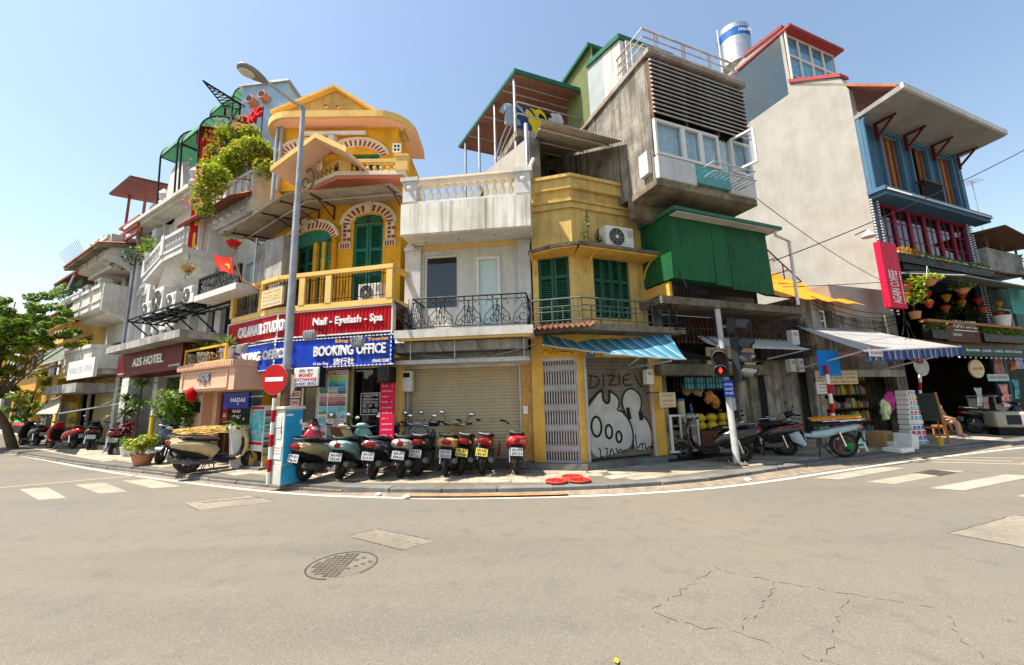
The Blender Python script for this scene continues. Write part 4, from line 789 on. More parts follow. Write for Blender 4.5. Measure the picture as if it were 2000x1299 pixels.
roller(FF,fb,rs,-.08,MT['roller']);MB(FF).box(rs[0],rs[1],-.5,-.02,.1,.3).build('sill',MT['kerb'],fb);MB(FF).box(rs[0]-.03,rs[0],-.1,.02,.3,rs[3]).box(rs[1],rs[1]+.03,-.1,.02,.3,rs[3]).build('shutter_rail',MT['gal'],fb)
MB(FF).box(rs[1]+.04,f1-.02,.005,.02,.15,rs[3]+.02).build('strand_board_panel',MT['osb'],fb);MB(FF).box(f0+.1,rs[0]-.05,.005,.02,.15,FF.z(790,812,0)).build('strand_board_panel',MT['osb'],fb)
MB(FF).box(f0+.05,f1,.0,.55,zshelf-.06,zshelf).build('shelf',MT['white'],fb);MB(FF).box(f0+.05,f1-.02,.5,.56,zshelf,zshelf+.03).build('shelf_edge',MT['gal'],fb)
zs0,zs1=FF.z(900,656,.95),FF.z(900,640,.95)
MB(FF).box(f0+.12,f1-.05,.1,.6,zs0-.28,zs0-.05).build('sign_box',MT['greywall'],fb)
mb=MB(FF)
for px in(803,889,1024):x=FF.u(px,690,.6);mb.tube([(x,.62,zshelf),(x,.66,zs0)],.013,6)
mb.build('hanger_rod',MT['steel'],fb)
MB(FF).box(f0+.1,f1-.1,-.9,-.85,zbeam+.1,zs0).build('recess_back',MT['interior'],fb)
# balcony slab, scrolled railing
OB=.95;bl_,br_=FF.u(769,650,OB),FF.u(1041,645,OB)
MB(FF).box(bl_,br_,-.1,OB,zs0,zs1).build('balcony_slab',MT['white'],fb);MB(FF).box(bl_+.05,br_-.05,OB-.2,OB-.05,zs0-.05,zs0-.002).build('slab_band',MT['cream'],fb)
zr=FF.z(900,579,OB-.08);o_=OB-.08;x0_,x1_=FF.u(806,600,o_),FF.u(1028,600,o_)
def scroll(mb,fr,cx,cz,r,turns,a0,d,o,wr=.008):
    n=16;pts=[]
    for k in range(n+1):
        t=k/n;a=a0+d*turns*2*pi*t;q=r*(1-.8*t);pts.append((cx+q*cos(a),o,cz+q*sin(a)))
    mb.tube(pts,wr,4)
rail=MB(FF).tube([(x0_,o_,zr),(x1_,o_,zr)],.02,6).tube([(x0_,o_,zr-.1),(x1_,o_,zr-.1)],.01,4).tube([(x0_,o_,zs1+.06),(x1_,o_,zs1+.06)],.012,4).build('balcony_rail',MT['iron'],fb)
mb=MB(FF);hgt=zr-zs1-.16;n=4;pw=(x1_-x0_)/n
for k in range(n):
    c=x0_+pw*(k+.5);zb_=zs1+.08
    for sg in(-1,1):
        mb.tube([(c+sg*.02,o_,zb_),(c+sg*.06,o_,zb_+hgt*.35),(c+sg*.2,o_,zb_+hgt*.62),(c+sg*.24,o_,zb_+hgt*.82),(c+sg*.16,o_,zb_+hgt*.95),(c+sg*.07,o_,zb_+hgt*.86),(c+sg*.1,o_,zb_+hgt*.74)],.009,4)
        scroll(mb,FF,c+sg*.26,zb_+hgt*.27,.17,1.2,pi/2,-sg,o_);scroll(mb,FF,c+sg*.12,zb_+hgt*.13,.1,1.1,pi,sg,o_);scroll(mb,FF,c+sg*.3,zb_+hgt*.62,.09,1.1,0,sg,o_)
        mb.tube([(c+sg*.34,o_,zb_),(c+sg*.36,o_,zb_+hgt*.5),(c+sg*.3,o_,zb_+hgt)],.008,4)
        for q in(.1,.22,.42):mb.tube([(c+sg*q,o_,zr-.1),(c+sg*q,o_,zr)],.007,4)
        mb.tube([(c+sg*.42,o_,zb_),(c+sg*.42,o_,zr-.1)],.008,4)
    mb.torus((0,0,0),.04,.007,'y',10,4)if False else None
mb.build('scrollwork',MT['iron'],rail)
for sd in(x0_,x1_):
    mb=MB(FF).tube([(sd,o_,zr),(sd-.02 if sd==x0_ else sd+.02,.0,zr)],.02,6)
    for k in range(7):oo=o_-k*o_/7;mb.tube([(sd,oo,zs1),(sd+(-.06 if sd==x0_ else .06),oo,zs1+hgt*.5),(sd,oo,zr)],.008,4)
    mb.build('balcony_rail',MT['iron'],fb)
for sg,xx in((1,x0_-.25),): # bulging side basket at the left end
    mb=MB(FF)
    for k in range(9):oo=OB-.1-k*.1;mb.tube([(x0_-.02,oo,zs1),(xx-.12,oo,zs1+.3),(xx-.1,oo,zs1+.5),(xx-.2,oo,zr-.02)],.01,4)
    for z,q in((zs1+.15,-.08),(zs1+.4,-.12),(zr-.03,-.2)):mb.tube([(xx+q+.02,OB-.05,z),(xx+q+.02,.05,z)],.012,4)
    mb.build('side_basket',MT['iron'],rail)
# first floor wall under the panel
zp0,zp1=FF.z(900,450,OB),FF.z(900,390,OB);zsf=FF.z(900,476,.05)
wa=FF.r(829,500,895,602,0);da=FF.r(930,503,978,575,0);da=(da[0],da[1],zs1+.02,da[3]);g0=FF.u(793,540,0);g1=FF.u(1037,540,0)
facade(MB(FF),g0,g1,zs1-.05,zp0+.15,[wa,da],0,4,.18).build('wall',MT['white'],fb)
MB(FF).box(g0,FF.u(821,540,.08),.002,.08,zs1,zsf).box(FF.u(1012,540,.08),g1,.002,.08,zs1,zsf).build('pilaster',MT['white2'],fb);MB(FF).box(g0-.02,FF.u(823,540,.1),.002,.11,zsf-.12,zsf-.03).box(FF.u(1010,540,.1),g1+.02,.002,.11,zsf-.12,zsf-.03).build('capital',MT['white2'],fb)
MB(FF).box(FF.u(821,480,.05),FF.u(1011,480,.05),.002,.06,zsf-.11,zsf).build('cornice',MT['cream'],fb)
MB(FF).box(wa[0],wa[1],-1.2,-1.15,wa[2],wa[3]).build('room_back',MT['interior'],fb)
wn=frame_mb(FF,*wa,-.12,-.06,.05).build('window',MT['signwhite'],fb);MB(FF).box(wa[0]+.05,wa[1]-.05,-.1,-.09,wa[2]+.05,wa[3]-.05).build('pane',MT['glassdark'],wn)
dr=frame_mb(FF,*da,-.1,.03,.07).build('door',MT['signwhite'],fb);MB(FF).box(da[0]+.07,da[1]-.07,-.06,-.04,da[2]+.07,da[3]-.07).build('pane',MT['frosted'],dr)
bp=FF.u(782,430,OB);bq=FF.u(1036,415,OB);panel=MB(FF);k=0;xs=[bp,bp+(bq-bp)*.33,bp+(bq-bp)*.66,bq]
for a_,b_ in zip(xs,xs[1:]):MB(FF).box(a_+.004,b_-.004,OB-.05,OB,zp0,zp1).build('cladding_panel',MT['stained'],fb)
MB(FF).box(bp,bp+.05,0,OB-.05,zp0,zp1).box(bq-.05,bq,0,OB-.05,zp0,zp1).build('cladding_panel',MT['stained'],fb);MB(FF).hexa([(bp+.01,0,zsf),(bq-.01,0,zsf),(bq-.01,OB-.02,zp0-.03),(bp+.01,OB-.02,zp0-.03),(bp+.01,0,zsf+.04),(bq-.01,0,zsf+.04),(bq-.01,OB-.02,zp0-.003),(bp+.01,OB-.02,zp0-.003)]).build('soffit_panel',MT['white'],fb)
MB(FF).box(bp+.05,bq-.05,-3,OB-.06,zp1-.3,zp1-.02).build('roof_deck',MT['white'],fb)
mb=MB(FF)
for k,x in enumerate((bp+.45,bp+1.3,bp+2.2,bp+2.6)):mb.tube([(x,.4+.1*k,zp0+.12),(x,.4+.1*k,zp0-.02)],.012,5)
mb.build('bolt',MT['dark'],fb)
ot=.6;zt0,zt1=FF.z(900,389,ot),FF.z(900,348,ot)
MB(FF).box(bp+.03,bq,ot-.22,ot+.02,zp1-.02,zt0+.02).build('plinth',MT['white2'],fb)
for px0,px1 in((788,814),(1007,1036)):
    a_,b_=FF.u(px0,370,ot),FF.u(px1,360,ot);q=MB(FF).box(a_,b_,ot-.26,ot+.04,zt0+.02,zt1).box(a_-.05,b_+.05,ot-.3,ot+.09,zt1+.002,zt1+.1).build('pier',MT['white2'],fb);MB(FF).ball(((a_+b_)/2,ot+.04,(zt0+zt1)/2+.1),(.07,.07,.05)).build('boss',MT['ceramic'],q)
MB(FF).box(FF.u(814,360,ot),FF.u(1007,360,ot),ot-.2,ot,zt1-.1,zt1+.02).box(FF.u(814,360,ot),FF.u(1007,360,ot),ot-.25,ot+.05,zt1+.021,zt1+.07).build('parapet_rail',MT['archwhite'],fb)
bal2=baluster_mesh(zt1-.1-zt0-.02,.075,MT['archwhite']);xa,xb=FF.u(816,370,ot),FF.u(1005,370,ot)
for k in range(12):part('baluster',bal2,fb,FF,xa+(xb-xa)*(k+.5)/12,ot-.1,zt0+.02)
mt=FF.r(784,725,805,765,.15);mtb=thing('meter_box','white electricity meter box on the pillar left of the beige roller shutter','meter box',FF.w(mt[0],.1,mt[2]));MB(FF).box(mt[0],mt[1],.02,.2,mt[2],mt[3]).build('box',MT['acwhite'],mtb,bevel=.01);MB(FF).box(mt[0]+.05,mt[1]-.05,.2,.206,mt[3]-.16,mt[3]-.05).build('meter_window',MT['dark'],mtb);MB(FF).tube([((mt[0]+mt[1])/2,.08,mt[2]),((mt[0]+mt[1])/2,.05,.15)],.03,6).build('conduit',MT['acgrey'],mtb)
nn=FF.r(1022,793,1031,808,.03);solo(MB(FF).box(nn[0],nn[1],.021,.024,nn[2],nn[3]),'paper_notice',MT['plasticwhite'],'white paper notice taped to the strand board by the roller shutter','notice')
# ================================================================== yellow house with gate and graffiti shutter
gbd=thing('yellow_house','pale yellow corner house with old green shutters over a grey folding gate','building',GL.w(0,0,0))
gz=GL.z(1100,690,0);gwl=GL.u(1041,800,0)
gt=GL.r(1062,700,1131,898,-.05);gt=(GL.u(1063,800,0),GL.u(1131,800,0),.28,GL.z(1100,699,0));zg1=GR.z(1200,645,0)
facade(MB(GL),gwl,0,.1,zg1,[(gt[0],gt[1],.26,gt[3])],0,3,.3).build('wall',MT['ochre'],gbd)
rg=(GR.u(1148,800,0),GR.u(1272,800,0),.3,GR.z(1180,698,0));gru=GR.u(1296,780,0)
facade(MB(GR),0,gru,.1,zg1,[(rg[0],rg[1],.26,rg[3])],0,3,.2).build('wall',MT['ochre'],gbd)
MB(GL).box(gwl+.05,-.05,-1.3,-1.25,.2,gz).build('hall_back',MT['interior'],gbd)
roller(GR,gbd,rg,-.06,MT['rollergrey'],.085);MB(GR).box(rg[0]-.06,rg[0],-.06,.03,.26,rg[3]).box(rg[1],rg[1]+.05,-.06,.03,.26,rg[3]).build('shutter_rail',MT['gategrey'],gbd)
MB(GL).box(gwl-.1,.1,-.1,.18,.1,.26).build('step',MT['kerb'],gbd);MB(GR).box(-.05,gru+.1,-.1,.18,.1,.262).build('step',MT['kerb'],gbd)
gate=MB(GL).box(gt[0],gt[1],-.08,.0,gt[3]-.06,gt[3]).box(gt[0],gt[1],-.08,0,.26,.29).build('folding_gate',MT['gategrey'],gbd);nb_=13;bw=(gt[1]-gt[0])/nb_;bm_=MB().box(-.014,.014,-.02,.02,.29,gt[3]-.06).mesh('gate_bar',MT['gategrey'])
for k in range(nb_+1):part('gate_bar',bm_,gate,GL,gt[0]+k*bw if k<nb_ else gt[1]-.02,-.04,0)
mb=MB(GL);H=gt[3]-.35
for row in range(5):
    zc=.45+H*row/5
    for k in range(nb_):
        x=gt[0]+k*bw
        for a_,b_ in((0,.32),(.32,0)):mb.tube([(x,-.012,zc+a_*H/5*1.6),(x+bw,-.012,zc+b_*H/5*1.6)],.011,4,False)
mb.build('scissor_lattice',MT['gategrey'],gate,kind='stuff')
# spray paint on the roller
gf=thing('graffiti','white bubble graffiti with black outlines sprayed on the grey roller shutter','graffiti',GR.w(rg[0],0,.3));RW,RH=rg[1]-rg[0],rg[3]-rg[2];oS=-.05
def rp(x,y):return(rg[0]+RW*(x-1350)/420.,rg[2]+RH*(920-y)/660.) # zoomed picture spots to the shutter
def blob(P,nm,mat,o):
    q=smooth([rp(*p)for p in P]+[rp(*P[0])],2);return MB(GR).poly([(u,o,z)for u,z in q[:-1]]).build(nm,mat,gf)
def stroke(P,wd,o=oS+.006,mat='sprayblack'):
    q=smooth([rp(*p)for p in P],2);mb=MB(GR);g=[]
    for k in range(len(q)):
        a_,b_=q[max(0,k-1)],q[min(len(q)-1,k+1)];dx,dz=b_[0]-a_[0],b_[1]-a_[1];L=math.hypot(dx,dz)or 1;ww=wd*RW/420*.5;g.append((mb.p(q[k][0]-dz/L*ww,o,q[k][1]+dx/L*ww),mb.p(q[k][0]+dz/L*ww,o,q[k][1]-dx/L*ww)))
    mb.f=[[a_[0],a_[1],b_[1],b_[0]]for a_,b_ in zip(g,g[1:])];mb.build('spray_stroke',MT[mat],gf)
blob([(1355,600),(1400,540),(1450,480),(1470,560),(1490,570),(1500,490),(1560,530),(1560,620),(1630,700),(1640,860),(1500,900),(1370,915),(1355,760)],'spray_fill',MT['spraywhite'],oS+.002)
blob([(1585,560),(1605,490),(1660,470),(1710,520),(1715,600),(1690,640),(1750,680),(1775,800),(1760,885),(1640,890),(1635,720),(1600,650)],'spray_fill',MT['spraywhite'],oS+.003)
for P,w_ in(([(1350,580),(1420,500),(1460,470),(1455,540),(1475,568),(1500,560),(1500,480)],14),([(1500,480),(1560,530),(1560,590),(1540,615),(1600,630),(1640,740),(1640,830),(1625,880)],10),([(1600,640),(1575,560),(1605,485),(1660,468),(1712,520),(1714,590),(1690,640),(1750,690),(1776,790),(1760,880)],9),([(1615,600),(1625,680)],26),([(1700,630),(1705,690)],28)):stroke(P,w_)
for cx_,cy_,rx_,ry_ in((1405,715,32,65),(1482,752,22,44),(1545,790,18,36)):
    stroke([(cx_+rx_*cos(t),cy_+ry_*sin(t))for t in[k*pi/6 for k in range(14)]],13)
for P in([(1392,378),(1388,400),(1376,470)],[(1372,384),(1425,386),(1446,420),(1420,455),(1378,468)],[(1470,370),(1465,460)],[(1492,386),(1515,380),(1548,378),(1520,420),(1496,452),(1525,446),(1556,448)],[(1575,370),(1570,455)],[(1650,372),(1605,384),(1598,412),(1640,410)],[(1598,412),(1600,448),(1622,452),(1662,446)],[(1680,370),(1700,440),(1735,465)],[(1410,850),(1425,870),(1415,912),(1440,905)],[(1450,855),(1470,860),(1455,910),(1480,905),(1490,850),(1510,905)],[(1520,860),(1530,895),(1550,865),(1565,890),(1590,875)],[(1655,780),(1660,890),(1690,830),(1700,885)],[(1690,850),(1720,840),(1715,890),(1750,860),(1770,885)]):stroke(P,7)
# first floor
zc1=GL.z(1118,476,0);ZT=GL.z(1118,349,0);ZC=GL.z(1118,395,.0)
gul=GL.u(1037,450,0);gur=GR.u(1252,450,0)
sl=(GL.u(1052,560,0),GL.u(1113,560,0),zg1-.1,GL.z(1085,500,0));sr=(GR.u(1160,550,0),GR.u(1230,550,0),GR.z(1195,622,0),GR.z(1195,505,0))
facade(MB(GL),gul,0,zg1-.1,ZT,[(sl[0],sl[1],zg1-.05,sl[3])],0,2.6,.15).build('wall',MT['paleyellow'],gbd);facade(MB(GR),0,gur,zg1-.1,ZT,[sr],0,2.6,.15).build('wall',MT['paleyellow'],gbd)
shutter(gbd,GL,(sl[0],sl[1],zg1,sl[3]),-.04,2,MT['greenold'],MT['greendark'],(.3,.72));shutter(gbd,GR,sr,-.04,4,MT['greenold'],MT['greendark'],(.12,.62))
for z,h,q in((ZT-.26,.26,.1),(ZT+.002,.08,.16),(ZC-.14,.14,.07),(ZC+.003,.07,.12)):
    mb=MB(GL).hprism([(gul,-.02),(gul,q),(q*.33,q),(0,-.02)],z,z+h).build('cornice',MT['paleyellow'],gbd);MB(GR).hprism([(0,-.02),(-q*.33,q),(gur,q),(gur,-.02)],z,z+h).build('cornice',MT['paleyellow'],gbd)
zcn=GL.z(1118,474,.6);MB(GL).hprism([(gul-.02,0),(gul-.02,.35),(-.4,.6),(.2,.62),(.0,0)],zcn-.05,zcn+.03).build('canopy_slab',MT['mossy'],gbd);MB(GR).hprism([(0,0),(-.2,.62),(gur+.2,.62),(gur+.25,.2),(gur,0)],zcn-.049,zcn+.031).build('canopy_slab',MT['mossy'],gbd)
MB(GL).hprism([(gul,0),(gul,.33),(-.38,.57),(.16,.58),(0,0)],zcn-.09,zcn-.053).build('canopy_soffit',MT['ochre'],gbd);MB(GR).hprism([(0,0),(-.16,.58),(gur+.15,.58),(gur,0)],zcn-.09,zcn-.053).build('canopy_soffit',MT['ochre'],gbd)
for fr,x in((GR,.35),(GR,gur-.05),(GL,gul+.06)):MB(fr).tube([(x,.02,zcn-.5),(x,.1,zcn-.3),(x,.3,zcn-.12),(x,.5,zcn-.09)],.025,6).build('bracket',MT['ochre'],gbd)
zbl=GL.z(1118,632,.6);MB(GL).hprism([(gul,-.1),(gul,.5),(.2,.62),(0,-.1)],zbl-.14,zbl).build('balcony_slab',MT['mossy'],gbd);MB(GR).hprism([(0,-.1),(-.2,.62),(gru+.3,.62),(gru+.3,-.1)],zbl-.141,zbl+.001).build('balcony_slab',MT['mossy'],gbd)
zrl=GL.z(1118,581,.58)
for fr,a_,b_ in((GL,gul+.05,.18),(GR,-.18,gru+.1)):
    mb=MB(fr).tube([(a_,.56,zrl),(b_,.56,zrl)],.022,6).tube([(a_,.56,zrl-.17),(b_,.56,zrl-.17)],.012,4).tube([(a_,.56,zbl+.1),(b_,.56,zbl+.1)],.012,4).tube([(a_,.56,zbl+.3),(b_,.56,zbl+.3)],.012,4);x=a_;k=0
    while x<=b_+.01:
        mb.box(x-.012,x+.012,.548,.572,zbl,zrl)if k%2==0 else mb.box(x-.01,x+.01,.55,.57,zbl+.1,zrl-.17);x+=.24;k+=1
    mb.build('balcony_rail',M('grey_green_rail',(.09,.11,.10),.6,var=.2,dirt=.4),gbd)
ta=GL.u(1045,640,.7);mb=MB(GL);corrugated(mb,(ta,.95,zbl-.12),(.45,.95,zbl-.12),(ta,.3,zbl+.08),(.45,.3,zbl+.08),11,.03).build('tin_edge',MT['corrred'],gbd)
ac_unit('air conditioner unit sitting on the mossy canopy of the pale yellow house',GR,GR.u(1180,465,.3),GR.u(1231,465,.3),zcn+.08,zcn+.62,.1,.42)
for k,(px,hh,l)in enumerate(((1148,.85,'tall weed sprouting from the mossy canopy of the pale yellow house'),(1168,.4,'low weed clump beside the air conditioner on the mossy canopy'))):
    x=GR.u(px,470,.25);t=thing('weed',l,'plant',GR.w(x,.25,zcn+.03));MB(GR).tube([(x,.25,zcn+.03),(x+.03,.25,zcn+hh*.9)],.01,5).build('stem',MT['bark'],t);MB(GR).leaves([((x+random.uniform(-.15,.15)*(1-q),.25,zcn+.05+hh*q),(.16*(1.1-q),.12,.1),40)for q in(.1,.25,.4,.6,.8,1)],.035).build('foliage',MT['leafdark'],t)
hn=GR.r(1150,686,1161,694,.03);hno=thing('house_number','dark blue house number plate above the graffiti shutter','number plate',GR.w(hn[0],.03,hn[2]));MB(GR).box(hn[0]-.02,hn[1]+.02,.005,.02,hn[2]-.03,hn[3]+.03).build('plate',MT['letterblue'],hno);text('14',hno,GR,(hn[0]+.02,hn[1]-.02,hn[2],hn[3]),.023,MT['letter'])
gr2=GL.r(1064,678,1130,696,.02);q=MB(GL).box(gt[0]-.02,gt[1]+.02,.002,.015,gt[3]+.03,gt[3]+.27).build('painted_board',M('orange_board',(.62,.33,.05),.7),gbd)
for P in([(0,.1),(.1,.18),(.2,.06),(.3,.2),(.35,.08)],[(.4,.12),(.6,.1)],[(.55,.2),(.7,.05),(.8,.2)]):MB(GL).tube([(gt[0]+a_,.017,gt[3]+.04+b_)for a_,b_ in P],.008,4).build('spray_stroke',MT['sprayblack'],q)
ws=thing('shop_sign','long white enamel sign half hidden by the blue striped awning','sign',GR.w(rg[0]+.9,.05,rg[3]));a_,b_=GR.u(1178,690,.08),GR.u(1256,695,.08);MB(GR).box(a_,b_,.04,.08,rg[3]+.02,rg[3]+.26).build('panel',MT['signwhite'],ws);text('CÔNG TY TNHH',ws,GR,(a_+.1,a_+.75,rg[3]+.16,rg[3]+.22),.083,MT['lettergrey']);text('ĐC: 14 LÃN ÔNG - HÀ NỘI',ws,GR,(a_+.1,b_-.1,rg[3]+.06,rg[3]+.12),.083,MT['lettergrey'])
# striped awning
ax=GR.d;sm=stripes('blue_striped_cloth',[(.02,.27,.46),(.55,.58,.55),(.02,.27,.46),(.42,.44,.36),(.02,.27,.46)],[.1,.045,.05,.02,.05],tuple(ax),.3)
p_=[GL.w(GL.u(1060,655,.1),.1,GL.z(1060,655,.1)),GR.w(GR.u(1308,652,.55),.55,GR.z(1308,652,.55)),GL.w(GL.u(1060,674,.5),.5,GL.z(1060,674,.5)),GR.w(GR.u(1340,702,1.35),1.35,GR.z(1340,702,1.35))]
sa=thing('striped_awning','blue and white striped cloth awning pulled out over the graffiti shutter','awning',p_[0])
def aw_f(s,t):
    a_=p_[0].lerp(p_[1],s);b_=p_[2].lerp(p_[3],s);v=a_.lerp(b_,t);c=Vector((.25,-.5,0))*sin(pi*s)*.6*t;return tuple(v+c+Vector((0,0,-.10*sin(pi*s)-.05*sin(pi*t)+.008*sin(40*s))))
MB().sheet(aw_f,40,10).build('cloth',sm,sa,60);MB().tube([aw_f(k/20,1.0)for k in range(21)],.02,6).build('front_bar',MT['gal'],sa)
e_=aw_f(.86,1);MB().tube([tuple(GR.w(rg[1]-.6,.02,rg[3]-.25)),tuple(Vector(e_)-Vector((0,0,.05)))],.022,6).tube([tuple(GR.w(rg[1]-.6,.02,rg[3]-.2)),tuple(GR.w(rg[1]-.3,.35,rg[3]+.1)),tuple(Vector(e_))],.02,6).build('folding_arm',MT['gal'],sa)
# ================================================================== dark narrow house with green cladding and concrete upper box
hb_=thing('narrow_house','dark narrow house with a green sheet box and a stained concrete upper storey','building',GR.w(4,0,0))
h0,h1=gru+.02,GR.u(1590,780,0)
zl0,zl1=GR.z(1400,733,.15),GR.z(1400,716,.15);zs_h=GR.z(1400,592,.8)
ho=(GR.u(1306,800,0),GR.u(1446,800,0),.2,zl0)
facade(MB(GR),h0,h1,.1,zl1+.2,[(ho[0],ho[1],.12,zl0)],0,4.5,.3).build('wall',MT['concrete'],hb_)
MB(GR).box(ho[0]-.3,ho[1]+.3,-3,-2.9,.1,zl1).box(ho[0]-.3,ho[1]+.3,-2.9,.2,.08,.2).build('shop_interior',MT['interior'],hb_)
MB(GR).box(GR.u(1290,725,.2),GR.u(1510,725,.2),.01,.22,zl0,zl1+.05).build('lintel',MT['mossy'],hb_)
MB(GR).box(h1-.4,h1,.01,.3,.1,zs_h-.2).build('pillar',MT['concrete'],hb_)
MB(GR).box(ho[1]+.35,ho[1]+.6,-.0,.1,.1,zl0).build('pilaster',MT['mossy'],hb_)
mb=MB(GR)
for k in range(5):x=ho[1]+.75+k*.05;mb.tube([(x,.04+.02*(k%2),.1),(x+.02,.06,1.6),(x-.01,.05,zl0+.4),(x+.03,.06,zs_h-.2)],.018,5)
for k in range(6):x=h1-.62+k*.04;mb.tube([(x,.1,.1),(x-.03,.12,1.5),(x+.02,.1,2.6),(x,.14,zs_h-.1)],.02,5)
mb.build('cable_riser',MT['black'],hb_,kind='stuff')
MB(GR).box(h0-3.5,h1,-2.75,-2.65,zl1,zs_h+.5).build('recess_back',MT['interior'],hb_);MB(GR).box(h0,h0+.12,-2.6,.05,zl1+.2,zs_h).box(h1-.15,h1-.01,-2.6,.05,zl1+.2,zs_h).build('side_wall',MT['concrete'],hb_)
MB(GR).box(GR.u(1300,590,.8)-.1,GR.u(1566,600,.8),-.3,.8,zs_h-.1,zs_h+.08).build('balcony_slab',MT['mossy'],hb_)
mb=MB(GR);x=h0+.1;k=0
while x<h1-.3:
    mb.tube([(x,.3+.02*(k%3),zl1+.55),(x+random.uniform(-.02,.02),.3,zs_h-.1)],.009,4);x+=.085;k+=1
for z in(zl1+.6,(zl1+zs_h)/2+.2):mb.tube([(h0+.1,.3,z),(h1-.3,.3,z)],.012,4)
mb.build('iron_bars',MT['rust'],hb_)
# pale awning and yellow boards above the shop
a0_,a1_=GR.u(1362,665,.2),GR.u(1535,668,.2);b0_,b1_=GR.u(1400,672,1.1),GR.u(1578,683,1.1);za_,zb_=GR.z(1450,660,.2),GR.z(1480,679,1.1)
pa=thing('canvas_awning','pale canvas awning with a blue underside behind the traffic light','awning',GR.w(a0_,.3,za_));MB(GR).sheet(lambda s,t:(a0_+(a1_-a0_)*s+(b0_-a0_)*t,.2+.9*t,za_+(zb_-za_)*t-.05*sin(pi*t)),10,6).build('cloth',M('pale_canvas',(.48,.50,.46),.8,dirt=.3,trans=.3),pa);MB(GR).tube([(b0_,1.1,zb_),(b1_,1.1,zb_)],.025,6).tube([(b1_-.1,1.05,zb_-.03),(b1_-.7,.1,zb_-.25)],.02,5).build('front_bar',MT['gal'],pa)
r=GR.r(1380,678,1476,712,.25);ys=thing('shop_sign','yellowed signboard with two lines of old lettering behind the traffic light','sign',GR.w(r[0],.25,r[2]));MB(GR).box(r[0],r[1],.2,.25,r[2],r[3]).build('panel',MT['signcream'],ys);h_=r[3]-r[2];text('CAO DƯỢC CỔ TRUYỀN',ys,GR,(r[0]+.1,r[1]-.1,r[2]+h_*.6,r[2]+h_*.85),.253,MT['lettergrey'],bold=.03);text('GIA TRUYỀN Y DƯỢC HÀ NỘI',ys,GR,(r[0]+.12,r[1]-.15,r[2]+h_*.34,r[2]+h_*.48),.253,MT['letterblue'])
text('12 LÃN ÔNG',ys,GR,(r[0]+.4,r[1]-.5,r[2]+h_*.1,r[2]+h_*.22),.253,MT['lettergrey'])
r=GR.r(1288,767,1321,795,.3);xs_=thing('hanging_sign','small cream sign offering grinding by the yellow column','sign',GR.w(r[0],.3,r[2]));MB(GR).box(r[0],r[1],.28,.3,r[2],r[3]).build('panel',MT['signcream'],xs_);h_=r[3]-r[2]
for s,q,m_ in(('XAY',.7,'lettergrey'),('THUỐC BẮC',.38,'letterred'),('LẤY NGAY',.1,'lettergrey')):text(s,xs_,GR,(r[0]+.05,r[1]-.05,r[2]+h_*q,r[2]+h_*(q+.2)),.303,MT[m_],bold=.02)
MB(GR).tube([(r[0],.29,r[3]),(r[0]-.15,.02,r[3])],.012,4).build('bracket',MT['black'],xs_)
# shop stock: cabinet, bags, tins
c0_,c1_=GR.u(1311,840,.1),GR.u(1366,840,.1);zt_=GR.z(1340,809,.1)
gc=thing('glass_cabinet','white framed glass display cabinet full of dried goods at the shop mouth','cabinet',GR.w(c0_,.1,.12));fm=frame_mb(GR,c0_,c1_,.3,zt_,.05,.1,.045);[fm.box(x,x+.045,-.4,.05,.3,.345).box(x,x+.045,-.4,-.35,.3,zt_)for x in(c0_,c1_-.045)];x=c0_+(c1_-c0_)*.35;fm.box(x,x+.04,.055,.095,.345,zt_-.045);fm.build('frame',MT['plasticwhite'],gc)
for z in(.3,.3+(zt_-.3)*.36,.3+(zt_-.3)*.68):MB(GR).box(c0_+.03,c1_-.03,-.38,.04,z-.01,z+.01).build('shelf',MT['plasticwhite'],gc)
MB(GR).box(c0_+.045,c1_-.045,.07,.075,.345,zt_-.045).build('pane',MT['glass'],gc)
rr=random.Random(11);mb=[MB(GR)for _ in range(3)]
for z in(.31,.32+(zt_-.3)*.36,.32+(zt_-.3)*.68):
    for _ in range(9):x=rr.uniform(c0_+.08,c1_-.15);i=rr.randrange(3);mb[i].ball((x,rr.uniform(-.25,-.02),z+.09),(.07,.06,.09),6,4)
for i,c in enumerate(((.45,.32,.08),(.5,.4,.3),(.4,.08,.05))):mb[i].build('packet',M('packet%s'%'abc'[i],c,.4,var=.4,scale=14),gc,kind='stuff')
rr=random.Random(4)
for k in range(6):
    x=GR.u(1368+(k%3)*22,800,-.1);z=zt_-.33+(k//3)*.2;mb=MB(GR).ball((x,-.15,z),(.16,.14,.11),10,6)
    for v in mb.v:v+=Vector((rr.gauss(0,.01),rr.gauss(0,.01),rr.gauss(0,.008)))
    solo(mb,'yellow_bag',M('yellow_bag',(.58,.42,.03),.35,var=.2,scale=8),('left bag of the lower row of yellow herb bags behind the glass cabinet','middle bag of the lower row of yellow herb bags in the dark shop','right bag of the lower row of yellow herb bags by the traffic pole','left bag of the upper row of yellow herb bags behind the glass cabinet','middle bag of the upper row of yellow herb bags in the dark shop','right bag of the upper row of yellow herb bags by the traffic pole')[k],'bag',50,'yellow bags of herbs')
solo(MB(GR).box(GR.u(1364,850,-.1),GR.u(1420,850,-.1),-.45,.0,.2,zt_-.45),'crate',MT['brownwood'],'dark wooden crate under the yellow bags','crate')
x=GR.u(1331,790,-.1);jr=thing('jar','tall tin jar with blue lid on top of the glass cabinet','jar',GR.w(x,-.1,zt_));MB(GR).lathe(x,-.12,[(.09,zt_),(.09,zt_+.32)],12).build('body',MT['signcream'],jr);MB(GR).lathe(x,-.12,[(.095,zt_+.321),(.095,zt_+.38)],12).build('lid',MT['letterblue'],jr)
